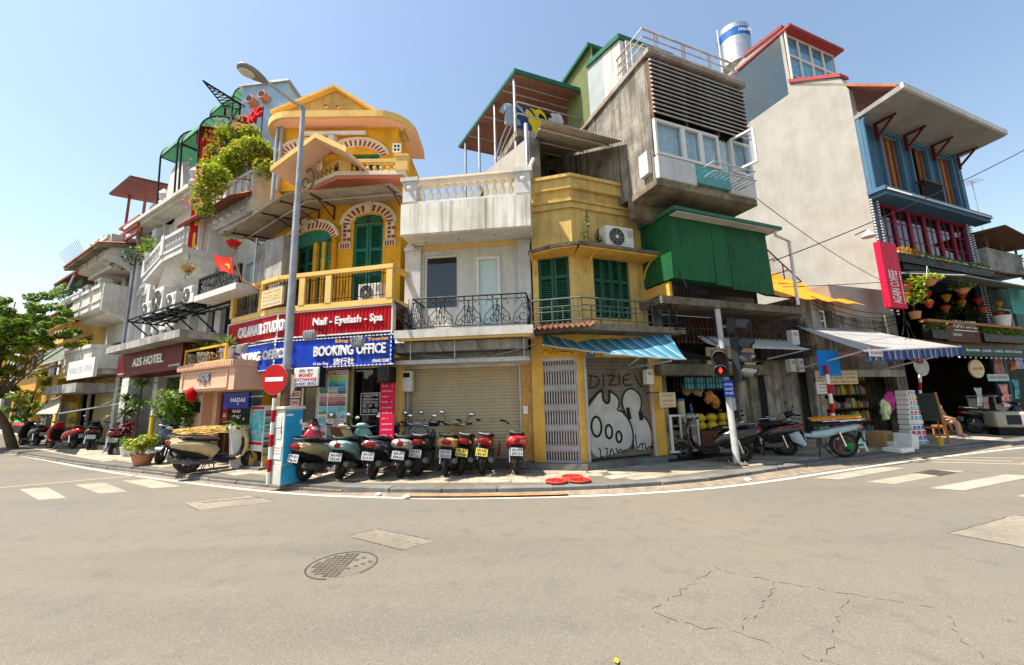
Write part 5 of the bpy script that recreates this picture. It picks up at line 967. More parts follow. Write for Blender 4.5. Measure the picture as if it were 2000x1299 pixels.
x=GR.u(1351,800,-.1);solo(MB(GR).lathe(x,-.12,[(.035,zt_),(.035,zt_+.17),(.015,zt_+.22),(.015,zt_+.25)],10),'bottle',MT['letterblue'],'small blue bottle on top of the glass cabinet','bottle',40)
for k,(px,py)in enumerate(((1345,758),(1365,762),(1388,775),(1400,785))):
    x,z=GR.at(px,py,-.3);mb=MB(GR).ball((x,-.35,z),(.15,.12,.17),8,6)
    for v in mb.v:v+=Vector((rr.gauss(0,.02),rr.gauss(0,.02),rr.gauss(0,.02)))
    t=thing('hanging_bag',('clear bag of beige chips hung highest in the dark shop','clear bag hung second from the left in the dark shop','orange bag hung beside the traffic pole in the dark shop','lowest orange bag hung in the dark shop')[k],'bag',GR.w(x,-.35,z));mb.build('bag_body',M('snack_bag%d'%(k//2),((.35,.28,.16),(.5,.2,.06))[k//2],.35,var=.4,scale=9),t);MB(GR).tube([(x,-.35,z+.15),(x,-.35,zl0)],.006,4).build('string',MT['black'],t)
tb=thing('window_grille','row of turquoise panes behind a black grille over the shop mouth','grille',GR.w(ho[0]+.3,-.05,zl0-.35));x0,x1=GR.u(1340,745,-.1),GR.u(1420,745,-.1)
for k in range(4):a_=x0+(x1-x0)*k/4;MB(GR).box(a_+.03,a_+(x1-x0)/4-.03,-.2,-.15,zl0-.33,zl0-.04).build('pane',M('turquoise_pane',(.1,.36,.45),.4,var=.2),tb)
mb=MB(GR);[mb.box(x0-.4+k*.11,x0-.385+k*.11,-.12,-.105,zl0-.38,zl0)for k in range(int((x1-x0+.8)/.11))];[mb.box(x0-.4,x1+.4,-.122,-.103,z,z+.015)for z in(zl0-.38,zl0-.2,zl0-.03)];mb.build('bars',MT['black'],tb)
for px,py,w_,h_,l in((1547,660,.3,.42,'grey junction box high on the pillar under the striped shop awning'),(1542,714,.2,.36,'left of two electricity meters on the stained pillar'),(1558,714,.22,.38,'right of two electricity meters on the stained pillar'),(1280,735,.2,.36,'electricity meter on the yellow column beside the graffiti shutter')):
    x,z=GR.at(px,py,.35);t=thing('meter_box',l,'meter box',GR.w(x,.35,z),'electricity boxes');o0=.3 if px>1300 else .02;MB(GR).box(x-w_/2,x+w_/2,o0,o0+.16,z-h_/2,z+h_/2).build('box',MT['acwhite'],t,bevel=.015);MB(GR).box(x-w_*.3,x+w_*.3,o0+.16,o0+.168,z+h_*.1,z+h_*.35).build('meter_window',MT['acgrey'],t)
# green sheet box on the first floor
og=1.0;gz0,gz1=GR.z(1310,540,og),GR.z(1310,420,og);gu0,gu1=GR.u(1311,480,og),GR.u(1500,500,og);gt1=gz1
MB(GR).box(gu0+.05,gu1-.05,-1.5,og-.08,gz0-.05,gz1).build('box_core',MT['greendark'],hb_)
cuts=[gu0,gu0+(gu1-gu0)*.4,gu0+(gu1-gu0)*.56,gu1]
for i,(a_,b_)in enumerate(zip(cuts,cuts[1:])):MB(GR).hexa([(a_+.006,og-.03+.02*i,gz0-(.02,.08,.16)[i]),(b_-.006,og-.03+.02*i,gz0-(.04,.1,.2)[i]),(b_-.006,og+.02*i,gz0-(.04,.1,.2)[i]),(a_+.006,og+.02*i,gz0-(.02,.08,.16)[i]),(a_+.006,og-.03,gz1),(b_-.006,og-.03,gz1),(b_-.006,og,gz1),(a_+.006,og,gz1)]).build('sheet_panel',MT['greenmetal'],hb_)
for a_,b_ in((-.5,.2),(.205,og)):MB(GR).box(gu0-.02,gu0,a_+.004,b_-.004,gz0-.02,gz1).build('sheet_panel',MT['greenmetal'],hb_)
mb=MB(GR);rf=mb.hexa([(gu0-.1,-.6,gz1+.02),(gu1+.25,-.6,gz1+.02),(gu1+.25,og+.3,gz1-.02),(gu0-.1,og+.3,gz1+.0),(gu0-.1,-.6,gz1+.12),(gu1+.25,-.6,gz1+.12),(gu1+.25,og+.3,gz1+.06),(gu0-.1,og+.3,gz1+.08)]).build('box_roof',MT['greenroof'],hb_)
MB(GR).box(gu0+.0,gu1+.15,og+.02,og+.27,gz1-.04,gz1-.021).build('roof_soffit',MT['corrlight'],hb_)
MB(GR).box(gu0+.05,gu1-.2,-.6,og-.3,zs_h+.08,gz0-.05).build('back_room',MT['interior'],hb_);MB(GR).box(gu0+.02,gu0+.1,-.4,og-.2,zs_h+.08,gz0-.05).build('orange_panel',MT['ochre'],hb_)
mb=MB(GR)
for k in range(8):mb.box(gu0+.05+k*.1,gu0+.065+k*.1,og-.12,og-.1,zs_h+.08,gz0-.03)
mb.build('window_bars',MT['iron'],hb_);MB(GR).box(gu0+1.0,gu1-.35,og-.35,og-.3,zs_h+.12,gz0-.25).build('grey_board',MT['greywall'],hb_)
dp=GR.at(1531,455,og);MB(GR).tube([(gu1+.1,og+.2,gz1-.05),(gu1+.1,og+.2,gz1-.15),(dp[0],og+.1,gz1-.2),(dp[0],og+.1,zs_h+.05)],.04,8).build('downpipe',MT['acwhite'],hb_)
# concrete upper box
oc=1.5
cu0,cu1=GR.u(1288,340,oc),GR.u(1478,380,oc);zq0=GR.z(1292,346,oc);zqb=GR.z(1290,330,oc)
z_win0,z_win1=GR.z(1288,300,oc),GR.z(1287,232,oc);z_l1=GR.z(1280,118,oc);ztop_=GR.z(1275,100,oc)
facade(MB(GR),cu0,cu1,zq0,ztop_-.1,[(cu0+.03,cu1-.03,z_win0,z_win1)],oc-.12,5,.05).build('upper_box',MT['concrete'],hb_)
MB(GR).box(cu0-.05,cu1+.05,.6,oc-.05,zq0-.16,zq0-.005).build('floor_slab',MT['mossy'],hb_);MB(GR).box(cu0-.02,cu1,.4,.59,gz1,zq0-.006).build('under_wall',MT['mossy'],hb_)
seg=[cu0,cu0+(cu1-cu0)*.36,cu0+(cu1-cu0)*.72,cu1]
for i in(0,2):MB(GR).box(seg[i]+.005,seg[i+1]-.005,oc-.12,oc,zq0,z_win0-.03).build('spandrel_panel',MT['white2'],hb_)
MB(GR).box(seg[1]+.005,seg[2]-.005,oc-.12,oc-.03,zq0+.1,z_win0-.03).build('spandrel_panel',MT['turq'],hb_)
MB(GR).sheet(lambda s,t:(cu0+.1+(cu1-cu0-.2)*s,oc-.13+.025*sin(s*150),z_win0+(z_win1-z_win0)*t),220,1).build('curtain',MT['curtain'],hb_,60)
wb=[0,.27,.45,.64,.77,1]
for i,(a_,b_)in enumerate(zip(wb,wb[1:])):
    if i==3:continue
    x0,x1=cu0+(cu1-cu0)*a_,cu0+(cu1-cu0)*b_;wq=frame_mb(GR,x0,x1,z_win0,z_win1,oc-.08,oc,.06).build('window',MT['signwhite'],hb_);MB(GR).box(x0+.06,x1-.06,oc-.05,oc-.04,z_win0+.06,z_win1-.06).build('pane',MT['glass'],wq)
x0=cu0+(cu1-cu0)*.77;wq=MB(GR);fr2=Fr(*GR.w(x0,oc,0).xy,68.5+75);wq=frame_mb(fr2,0,.55,z_win0,z_win1,-.03,.03,.05).build('window',MT['signwhite'],hb_);MB(fr2).box(.05,.5,-.005,.005,z_win0+.05,z_win1-.05).build('pane',MT['glass'],wq)
nl=13;lv=MB().hexa([(0,-.06,0),(cu1-cu0,-.06,0),(cu1-cu0,.02,.05),(0,.02,.05),(0,-.06,.03),(cu1-cu0,-.06,.03),(cu1-cu0,.02,.115),(0,.02,.115)]).mesh('louvre_slat',M('grey_slat',(.42,.41,.39),.7,var=.1,streak=.4,dirt=.35,dcol=(.2,.1,.05)))
for k in range(nl):part('louvre_slat',lv,hb_,GR,cu0,oc,z_win1+.1+(z_l1-z_win1-.2)*k/(nl-1))
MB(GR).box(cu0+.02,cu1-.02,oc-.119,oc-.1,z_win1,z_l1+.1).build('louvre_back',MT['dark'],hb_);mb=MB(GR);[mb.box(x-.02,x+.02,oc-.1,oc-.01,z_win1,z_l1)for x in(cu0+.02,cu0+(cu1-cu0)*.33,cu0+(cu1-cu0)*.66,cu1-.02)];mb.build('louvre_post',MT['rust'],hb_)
MB(GR).box(cu0-.06,cu1+.06,-2,oc+.06,ztop_-.12,ztop_).build('roof_slab',MT['rustedge'],hb_);MB(GR).box(cu0-.02,cu1+.02,oc-.1,oc+.03,z_l1+.1,ztop_-.122).build('fascia',MT['rustedge'],hb_)
zrr=GR.z(1270,62,oc-.1);mb=MB(GR)
for z in(zrr,zrr-(zrr-ztop_)*.33,zrr-(zrr-ztop_)*.66):mb.tube([(cu0-.05,oc-1.1,z),(cu0-.05,oc-.1,z),(cu1+.05,oc-.1,z)],.028 if z==zrr else .018,6)
for k in range(4):
    for q in(-.04,.04):x=cu0+(cu1-cu0)*(.12+k*.28);mb.tube([(x+q,oc-.1,ztop_),(x+q,oc-.1,zrr)],.016,5)
for k in range(2):mb.tube([(cu0-.05,oc-.5-k*.55,ztop_),(cu0-.05,oc-.5-k*.55,zrr)],.016,5)
mb.build('roof_railing',M('rusty_railing',(.4,.38,.35),.6,var=.3,dirt=.5,dcol=(.25,.1,.04)),hb_)
mb=MB(GR);xa,xb=seg[1]+.05,seg[2]+.25;[mb.tube([(xa,oc+.0,z),(xa,oc+.45,z),(xb,oc+.45,z),(xb,oc,z)],.018,5)for z in(zq0+.35,zq0+.12)];[mb.tube([(xa+(xb-xa)*k/9,oc+.45,zq0+.12),(xa+(xb-xa)*k/9,oc+.02,zq0+.12)],.014,4)for k in range(10)];mb.build('window_cage',MT['gal'],hb_)
MB(GR).box(cu0-.12,cu0-.01,oc-.5,oc-.2,zq0+.2,zq0+.75).build('side_box',MT['white2'],hb_)
def pb_(fr,x0,y0,x1,y1,o0,o1,mb=None):
    r=fr.r(x0,y0,x1,y1,o1);return(mb or MB(fr)).box(r[0],r[1],o0,o1,r[2],r[3])
# ================================================================== roof terrace house behind the yellow house
tb_=thing('terrace_house','grey house with tin roofed terraces rising behind the pale yellow house','building',GR.w(0,-3,0))
oT=-3.3;zt_l=ZT-.6
t0,t1=GR.u(1036,340,oT),GR.u(1262,340,oT);zc_b=GR.z(1100,312,oT);o_f=.5
MB(GR).box(t0,t1,oT-.2,oT,zt_l,zc_b+.1).build('wall',MT['concrete'],tb_)
for a_,b_,c_,d_ in((1072,330,1106,372),(1135,325,1160,372)):pb_(GR,a_,b_,c_,d_,oT,oT+.02).build('window',MT['dark'],tb_)
f0_,f1_=GR.u(1059,239,o_f),min(GR.u(1255,276,o_f),cu0-.04);zf_=GR.z(1150,257,o_f)
lc=thing('tin_canopy','brown corrugated tin canopy over the recess behind the yellow parapet','canopy',GR.w(f0_,o_f,zf_))
corrugated(MB(GR),(f0_,o_f,zf_),(f1_,o_f,zf_),(t0,oT,zc_b),(min(t1,cu0-.04),oT,zc_b),30,.022).build('sheet',MT['corr'],lc)
mb=MB(GR)
for k in range(3):q=(k+.5)/3;mb.tube([(f0_+(t0-f0_)*q,o_f+(oT-o_f)*q,zf_+(zc_b-zf_)*q-.05),(f1_+(min(t1,cu0-.04)-f1_)*q,o_f+(oT-o_f)*q,zf_+(zc_b-zf_)*q-.05)],.03,4)
mb.build('purlin',MT['corrlight'],lc)
bu=thing('light_bulb','bare bulb hanging under the brown tin canopy','lamp',GR.w(GR.u(1121,290,-2),-2,0));x,z=GR.at(1121,296,-2);MB(GR).ball((x,-2,z),(.06,.06,.09),8,6).build('globe',MT['ceramic'],bu,60);MB(GR).tube([(x,-2,z+.08),(x,-2,z+.35)],.012,5).build('cord',MT['black'],bu)
GSr=Fr(*GR.w(GR.u(1036,320,-1.2),-1.2,0).xy,158.5)
P=[GSr.at(1036,352,0),GSr.at(1036,262,0),GSr.at(945,338,0),GSr.at(938,356,0)]
zz_=P[0][1]-2.0;MB(GSr).prism([(P[0][0],zz_),(P[0][0],P[1][1]),(P[2][0],P[2][1]),(P[2][0]-.3,zz_)],-.18,0).build('side_wall',MT['sidewall'],tb_)
MB(GSr).box(P[0][0]-.05,P[0][0]+.04,-.3,.02,zz_,P[1][1]+.15).build('corner_post',MT['greywall'],tb_)
MB(GR).tube([(GR.u(1029,300,-1.1),-1.1,zz_),(GR.u(1029,300,-1.1),-1.1,P[1][1]+.25)],.06,8).build('downpipe',MT['gal'],tb_)
tlx=thing('tube_light','white fluorescent tube angled from the terrace corner post','lamp',GR.w(GR.u(1034,330,-.8),-.8,0));a_,b_=GR.at(1023,352,-.8),GR.at(1042,310,-.8);MB(GR).tube([(a_[0],-.8,a_[1]),(b_[0],-.8,b_[1])],.05,6).build('tube',MT['ceramic'],tlx)
# upper terrace with pitched tin roof
oU=-2.2;ru0,ru1=GR.u(1006,142,oU),GR.u(1186,189,oU);zu=GR.z(1006,143,oU)
tr_=thing('terrace_roof','red bottomed corrugated tin roof on posts over the upper terrace','roof',GR.w(ru0,oU,zu))
lb=GR.at(911,292,-9.5);dz=lb[1]-zu
corrugated(MB(GR),(ru0,oU,zu),(ru0,-9.5,zu+dz),(ru1,oU,zu),(ru1+.5,-9.5,zu+dz),40,.025).build('sheet',MT['corrred'],tr_)
MB(GR).hexa([(ru0-.05,oU,zu-.02),(ru1,oU,zu-.02),(ru1,oU+.06,zu-.02),(ru0-.05,oU+.06,zu-.02),(ru0-.05,oU,zu+.12),(ru1,oU,zu+.12),(ru1,oU+.06,zu+.12),(ru0-.05,oU+.06,zu+.12)]).hexa([(ru0-.05,oU,zu),(ru0-.05,-9.5,zu+dz),(ru0,-9.5,zu+dz),(ru0,oU,zu),(ru0-.05,oU,zu+.12),(ru0-.05,-9.5,zu+dz+.12),(ru0,-9.5,zu+dz+.12),(ru0,oU,zu+.12)]).build('roof_edge',MT['greenroof'],tr_)
zdk=GR.z(1060,262,oU)
for k,q in enumerate((0.02,.28,.55,.85)):o_=oU-.1-q*7.3;MB(GR).tube([(ru0+.06,o_,zdk-1.2),(ru0+.06,o_,zu+dz*q-.03)],.05,8).build('post',MT['gal'],tr_)
mb=MB(GR)
for q in(.15,.45,.75):mb.tube([(ru0,oU-q*7.3,zu+dz*q-.05),(ru1,oU-q*7.3,zu+dz*q-.05)],.03,4)
mb.build('purlin',MT['gal'],tr_)
MB(GR).box(ru0,ru1+2,-9,oU,zdk-.25,zdk).build('terrace_deck',MT['concrete'],tb_);MB(GR).box(ru0+2.2,ru1+2,-6.2,-6,zdk,zu-.3).build('wall',MT['concrete'],tb_)
mb=MB(GR)
for z in(zdk+.95,zdk+.55):mb.tube([(ru1-.6,oU-.05,z),(ru0+.06,oU-.05,z),(ru0+.06,oU-1.5,z-.3),(ru0+.06,-8.5,z-3)],.025,6)
mb.build('terrace_railing',MT['gal'],tb_)
def shirt(label,fr,px,py,o,w_,h_,mat,group=None):
    x,z=fr.at(px,py,o);t=thing('shirt',label,'shirt',fr.w(x,o,z),group)
    P=[(-.5,0),(-.42,-1),(.42,-1),(.5,0),(.46,-.1)];out=[(-.2,0),(-.5,-.12),(-.72,-.42),(-.5,-.52),(-.42,-.36),(-.42,-1),(.42,-1),(.42,-.36),(.5,-.52),(.72,-.42),(.5,-.12),(.2,0),(0,-.06)]
    mb=MB(fr);n=len(out);A=[mb.p(x+a_*w_,o+.05+.03*sin(7*b_+5*a_),z+b_*h_)for a_,b_ in out];B=[mb.p(x+a_*w_,o-.05+.03*sin(7*b_+5*a_),z+b_*h_)for a_,b_ in out]
    mb.f=[A,B[::-1]]+[[A[k],B[k],B[(k+1)%n],A[(k+1)%n]]for k in range(n)];mb.build('cloth',mat,t);MB(fr).tube([(x-.18*w_/.5,o,z),(x,o,z+.08),(x+.18*w_/.5,o,z)],.008,4).tube([(x,o,z+.08),(x,o,z+.16)],.006,4).build('hanger',MT['black'],t)
for l,px,py,w_,h_,mt_ in(('pale blue checked shirt drying at the terrace post',1000,204,.6,.75,M('pale_blue_cloth',(.3,.38,.48),.9,var=.3,scale=20)),('navy shirt drying beside the yellow one on the terrace',1022,210,.62,.85,MT['cloth_navy']),('bright yellow shirt drying on the roof terrace',1044,214,.62,.9,MT['cloth_yellow']),('black shirt drying right of the yellow one',1064,222,.4,.6,MT['black']),('white folded shirt drying at the right of the clothes line',1084,222,.4,.75,MT['cloth_white'])):shirt(l,GR,px,py,oU-.5,w_,h_,mt_,'clothes drying on the terrace')
solo(MB(GR).tube([(ru0,oU-.5,zdk+1.95),(ru1,oU-.5,zdk+1.95)],.012,5),'clothes_line',MT['gal'],'steel rail carrying the drying clothes on the terrace','clothes line')
# stair head with sheet walls and olive cladding between terrace and concrete box
SH=Fr(*GR.w(cu0+.02,oc-1.0,0).xy,158.5)
sh=thing('stair_cabin','sheet walled stair cabin with green roof edge behind the concrete upper box','cabin',SH.w(0,0,ztop_))
P=[SH.at(*q,0)for q in((1216,160),(1215,70),(1147,133),(1148,170),(1185,190),(1187,205))]
zt1_=P[1][1];zt2_=P[2][1];ub_=P[2][0];
q=[(0.0,ztop_-.4),(0,zt1_),(ub_*.5,(zt1_+zt2_)/2),(ub_*.5,ztop_-1.2)];MB(SH).prism(q,-1.7,0).build('sheet_panel',MT['stained'],sh)
q=[(ub_*.5-.005,ztop_-1.2),(ub_*.5-.005,(zt1_+zt2_)/2),(ub_,zt2_),(ub_,ztop_-2.2)];MB(SH).prism(q,-1.7,0).build('sheet_panel',M('pale_blue_sheet',(.34,.38,.40),.5,dirt=.5,dcol=(.3,.3,.3)),sh)
MB(SH).hexa([(.05,-1.8,zt1_),(.05,.06,zt1_),(ub_,.06,zt2_),(ub_,-1.8,zt2_),(.05,-1.8,zt1_+.14),(.05,.06,zt1_+.14),(ub_,.06,zt2_+.14),(ub_,-1.8,zt2_+.14)]).build('roof_edge',MT['greenroof'],sh)
MB(SH).box(.002,.05,-1.6,-.2,ztop_,zt1_-.1).build('window',MT['curtain'],sh);frame_mb(GR,cu0+.15,cu0+1.6,ztop_,zt1_-.05,oc-1.0+.05,oc-1.0+.09,.06).build('window_frame',MT['signwhite'],sh)
OB_=Fr(*GR.w(cu0+.5,-3.2,0).xy,158.5);oz0,oz1=OB_.at(1105,165,0),OB_.at(1153,95,0)
oc_=thing('olive_cabin','olive ribbed sheet cabin with a green sloping roof behind the stair cabin','cabin',OB_.w(0,0,ztop_));zlow=oz0[1]
corrugated(MB(OB_),(oz1[0]+.08,0,zlow-3),(oz0[0],0,zlow-3),(oz1[0]+.08,0,oz1[1]),(oz0[0],0,zlow),26,.025).build('cladding',MT['olive'],oc_)
MB(OB_).hexa([(oz0[0]-.1,-2.5,zlow),(oz1[0]+.08,-2.5,oz1[1]),(oz1[0]+.08,.15,oz1[1]),(oz0[0]-.1,.15,zlow),(oz0[0]-.1,-2.5,zlow+.12),(oz1[0]+.08,-2.5,oz1[1]+.12),(oz1[0]+.08,.15,oz1[1]+.12),(oz0[0]-.1,.15,zlow+.12)]).build('roof',MT['greenroof'],oc_)
# ================================================================== blue shophouse with the bare beige side wall
uJ=GR.u(1690,352,0);jb=thing('blue_shophouse','tall slate blue shophouse with a bare beige side wall and a terrace cafe','building',GR.w(uJ,0,0));SJ=Fr(*GR.w(uJ,0,0).xy,158.5)
s_=lambda x,y:SJ.at(x,y,0)
top=[s_(1646,183),s_(1640,152),s_(1544,160),s_(1526,57),s_(1456,110)]
uB=top[4][0];poly=[(0,.1),(0,top[0][1]),(top[1][0],top[1][1]),(top[2][0],top[2][1]),(top[3][0],top[3][1]),(uB,top[4][1]),(uB-3,top[4][1]-.4),(uB-3,.1)]
MB(SJ).prism(poly,-.3,0).build('side_wall',MT['sidewall'],jb)
cop=MB(SJ)
for a_,b_ in((poly[2],poly[3]),(poly[4],poly[5])):cop.hexa([(a_[0]+.05,-.5,a_[1]),(b_[0]-.05,-.5,b_[1]),(b_[0]-.05,.06,b_[1]),(a_[0]+.05,.06,a_[1]),(a_[0]+.05,-.5,a_[1]+.16),(b_[0]-.05,-.5,b_[1]+.16),(b_[0]-.05,.06,b_[1]+.16),(a_[0]+.05,.06,a_[1]+.16)])
cop.build('coping',M('red_coping',(.30,.06,.06),.7,var=.15),jb)
uR_=GR.u(1868,330,0);zE=top[0][1];wJ=uR_-uJ
zl_=GR.z(1692,352,.5)
# dormer glazing above the roof
oD=top[2][0];dm0,dm1=uJ+.1,GR.u(1632,130,oD);zd0,zd1=top[2][1],top[3][1]
MB(GR).box(dm0-.1,dm1,oD-3,oD-.15,zd0-.5,zd1-.2).build('dormer',MT['blue'],jb);MB(GR).box(dm0+.05,dm1-.05,oD-.14,oD-.1,zd0+.45,zd1-.25).build('curtain',M('bright_blue_curtain',(.08,.35,.55),.9,var=.5,scale=7,streak=.3),jb)
for i in range(4):
    for j in range(2):
        a_,b_=dm0+(dm1-dm0)*i/4,dm0+(dm1-dm0)*(i+1)/4;c_,d_=zd0+.4+(zd1-zd0-.6)*j/2,zd0+.4+(zd1-zd0-.6)*(j+1)/2;wq=frame_mb(GR,a_,b_,c_,d_,oD-.08,oD,.05).build('window',MT['signwhite'],jb);MB(GR).box(a_+.05,b_-.05,oD-.05,oD-.04,c_+.05,d_-.05).build('pane',MT['glass'],wq)
MB(GR).box(dm0,dm1,oD-.1,oD,zd0-.2,zd0+.4).build('dormer_sill',MT['blue'],jb);MB(GR).hexa([(dm0-.15,oD-3,zd1-.2),(dm1+.2,oD-3,zd1-.2),(dm1+.2,oD+.35,zd1-.2),(dm0-.15,oD+.35,zd1-.2),(dm0-.15,oD-3,zd1-.08),(dm1+.2,oD-3,zd1-.08),(dm1+.2,oD+.35,zd1-.08),(dm0-.15,oD+.35,zd1-.08)]).build('dormer_roof',MATS['red_coping'],jb)
MB(GR).tube([(dm0-.05,oD+.06,zd0-.2),(dm0-.05,oD+.06,zd1-.2)],.05,8).build('downpipe',MT['acwhite'],jb)
# front
oe_=1.45;ez=GR.z(1703,139,oe_)
MB(GR).hexa([(uJ,.004,ez-.35),(uR_+.35,.004,ez-.35),(uR_+.35,oe_,ez-.2),(uJ,oe_,ez-.2),(uJ,.004,ez-.2),(uR_+.35,.004,ez-.2),(uR_+.35,oe_,ez),(uJ,oe_,ez)]).build('eave',M('eave_grey',(.27,.265,.255),.8,dirt=.2),jb);MB(GR).box(uJ-.02,uR_+.37,oe_+.003,oe_+.08,ez-.17,ez+.03).build('gutter',MT['white2'],jb)
MB(GR).hexa([(uJ,oD,top[2][1]-.2),(uR_+.3,oD,top[2][1]-.2),(uR_+.3,oe_-.1,ez),(uJ,oe_-.1,ez),(uJ,oD,top[2][1]-.05),(uR_+.3,oD,top[2][1]-.05),(uR_+.3,oe_-.1,ez+.1),(uJ,oe_-.1,ez+.1)]).build('roof',MT['tile'],jb)
for k in range(2):x=uJ+wJ*(.35+.55*k);MB(GR).prism([(x-.5,ez),(x+.5,ez),(x,ez+.75-.3*k)],-.6,.3).build('roof_vent',MATS['red_coping'],jb)
drs=[(1711,1746,262,363),(1763,1797,280,372),(1812,1853,302,388)]
# three tall doors, equal sizes along the real facade
zdb=zl_+.05;zdt=GR.z(1727,264,0);dw=wJ*.165;dx_=[wJ*(.2+.28*k)for k in range(3)]
holes=[(uJ+x,uJ+x+dw,zdb,zdt)for x in dx_]
facade(MB(GR),uJ+.02,uR_,.1,ez-.34,holes+[(uJ+.5,uR_-.35,zl_-2.2,zl_-.3),(uJ+.3,uR_-.02,.12,zl_-3.0)],0,7,.25).build('wall',MT['blue'],jb)
for i,h in enumerate(holes):
    MB(GR).box(h[0],h[1],-1.6,-1.55,h[2],h[3]).build('room_back',MT['interior'],jb);wd_=(h[1]-h[0])/3
    for k in((0,1,2)if i!=1 else(0,2)):f_=frame_mb(GR,h[0]+k*wd_+.01,h[0]+(k+1)*wd_-.01,h[2],h[3],-.14,-.08,.06).build('shutter',MT['wood'],jb);s=MB(GR);[s.box(h[0]+k*wd_+.07,h[0]+(k+1)*wd_-.07,-.125,-.1,h[2]+.1+q*.09,h[2]+.16+q*.09)for q in range(int((h[3]-h[2]-.2)/.09))];s.build('louvre',MT['brownwood'],f_,kind='stuff')
    MB(GR).box(h[0]-.12,h[0]-.01,.003,.09,zl_,ez-.5).box(h[1]+.01,h[1]+.12,.003,.09,zl_,ez-.5).build('pilaster',MT['bluelight'],jb);MB(GR).box(h[0]-.01,h[1]+.01,.003,.07,h[3]+.01,h[3]+.12).build('door_head',MT['bluelight'],jb);frame_mb(GR,h[0]+.05,h[1]-.05,h[3]+.25,ez-.6,.003,.05,.05).build('panel_frame',MT['bluelight'],jb)
for x in(.02,wJ-.3):MB(GR).box(uJ+x,uJ+x+.28,.003,.14,zl_,ez-.34).build('corner_pilaster',MT['bluelight'],jb)
MB(GR).tube([(uJ+.05,.2,zl_),(uJ+.05,.2,ez-.5),(uJ+.2,.35,ez-.3)],.06,8).build('downpipe',MT['bluelight'],jb)
for k in range(4):
    x=uJ+wJ*(.14+.28*k);mb=MB(GR).box(x-.04,x+.04,.1,.8,ez-.42,ez-.36).box(x-.06,x+.06,.1,.2,ez-1.05,ez-.46).hexa([(x-.035,.2,ez-.95),(x+.035,.2,ez-.95),(x+.035,.72,ez-.46),(x-.035,.72,ez-.46),(x-.035,.2,ez-.86),(x+.035,.2,ez-.86),(x+.035,.64,ez-.44),(x-.035,.64,ez-.44)]);mb.build('eave_bracket',M('oxblood_timber',(.10,.014,.014),.6,var=.2),jb)
bx0,bx1=holes[1][0]-.12,holes[1][1]+.12;mb=MB(GR);[mb.box(bx0+k*.06,bx0+k*.06+.015,.3,.315,zl_+.05,zl_+.95)for k in range(int((bx1-bx0)/.06))];[mb.box(bx0,bx0+.015,.05+k*.07,.065+k*.07,zl_+.05,zl_+.95)for k in range(4)];mb.build('juliet_railing',MT['iron'],jb);MB(GR).box(bx0-.03,bx1+.03,.04,.34,zl_+.95,zl_+1.0).build('handrail',MT['brownwood'],jb)
MB(GR).box(uJ-.05,uR_+.5,.0,.55,zl_-.14,zl_).build('ledge',MT['bluelight'],jb);MB(GR).box(uJ+.02,uR_+.45,.02,.5,zl_-.3,zl_-.143).build('ledge_soffit',MT['blue'],jb)
# crimson window band
h=(uJ+.5,uR_-.35,zl_-2.2,zl_-.3);cr_=M('crimson_window',(.2,.012,.035),.5,var=.1)
MB(GR).box(h[0],h[1],-.9,-.85,h[2],h[3]).build('room_back',MT['interior'],jb)
for k in range(6):
    a_,b_=h[0]+(h[1]-h[0])*k/6,h[0]+(h[1]-h[0])*(k+1)/6;wq=frame_mb(GR,a_+.01,b_-.01,h[2],h[3],-.16,-.04,.08);wq.box((a_+b_)/2-.02,(a_+b_)/2+.02,-.12,-.08,h[2]+.08,h[3]-.08);[wq.box(a_+.09,(a_+b_)/2-.02,-.118,-.082,z,z+.035).box((a_+b_)/2+.02,b_-.09,-.118,-.082,z,z+.035)for z in(h[2]+.62,h[2]+1.25)];wq=wq.build('window',cr_,jb);MB(GR).box(a_+.09,b_-.09,-.105,-.095,h[2]+.08,h[3]-.08).build('pane',MT['glassdark'],wq)
mb=MB(GR)
for x0 in(uJ+.02,uJ+.42,uR_-.33,uR_-.03):
    z=zl_-.3
    while z>zl_-4.6:mb.box(x0-.03,x0+.03,.02,.07,z-.05,z);z-=.11
z=uJ+.05
for zz in(zl_-.16,zl_-2.45):
    x=uJ+.05
    while x<uR_+(.4 if zz>zl_-1 else-.3):mb.box(x,x+.05,.56 if zz>zl_-1 else .4,.6 if zz>zl_-1 else .44,zz-.0,zz+.05);x+=.12
mb.build('festoon_light',MT['letter'],jb,kind='stuff')
# planter shelf, awning, terrace, rail
pz=zl_-2.75;oP=.45
MB(GR).box(uJ+.35,uR_-.2,.05,oP,pz-.05,pz+.22).build('planter',MT['black'],jb);MB(GR).box(uJ+.5,uR_,.04,oP-.05,pz-.3,pz-.08).build('planter_beam',MT['dark'],jb)
t=thing('planter_plants','mixed green and orange leaved plants in the long planter under the crimson windows','plants',GR.w(uJ+2,.3,pz+.2));t['kind']='thing'
MB(GR).leaves([((uJ+.6+k*.45,.3,pz+.32),(.3,.2,.18),90)for k in range(int((wJ-.7)/.45))],.075).build('foliage',MT['leaf'],t);MB(GR).leaves([((uJ+.55+k*.3,.38,pz+.38),(.2,.15,.16),60)for k in range(4)]+[((uJ+3,.4,pz+.2),(.5,.12,.1),30)],.07).build('blossom',M('orange_bloom',(.6,.25,.02),.6,trans=.3),t)
a0z,a1z=zl_-3.05,GR.z(1990,548,1.5)
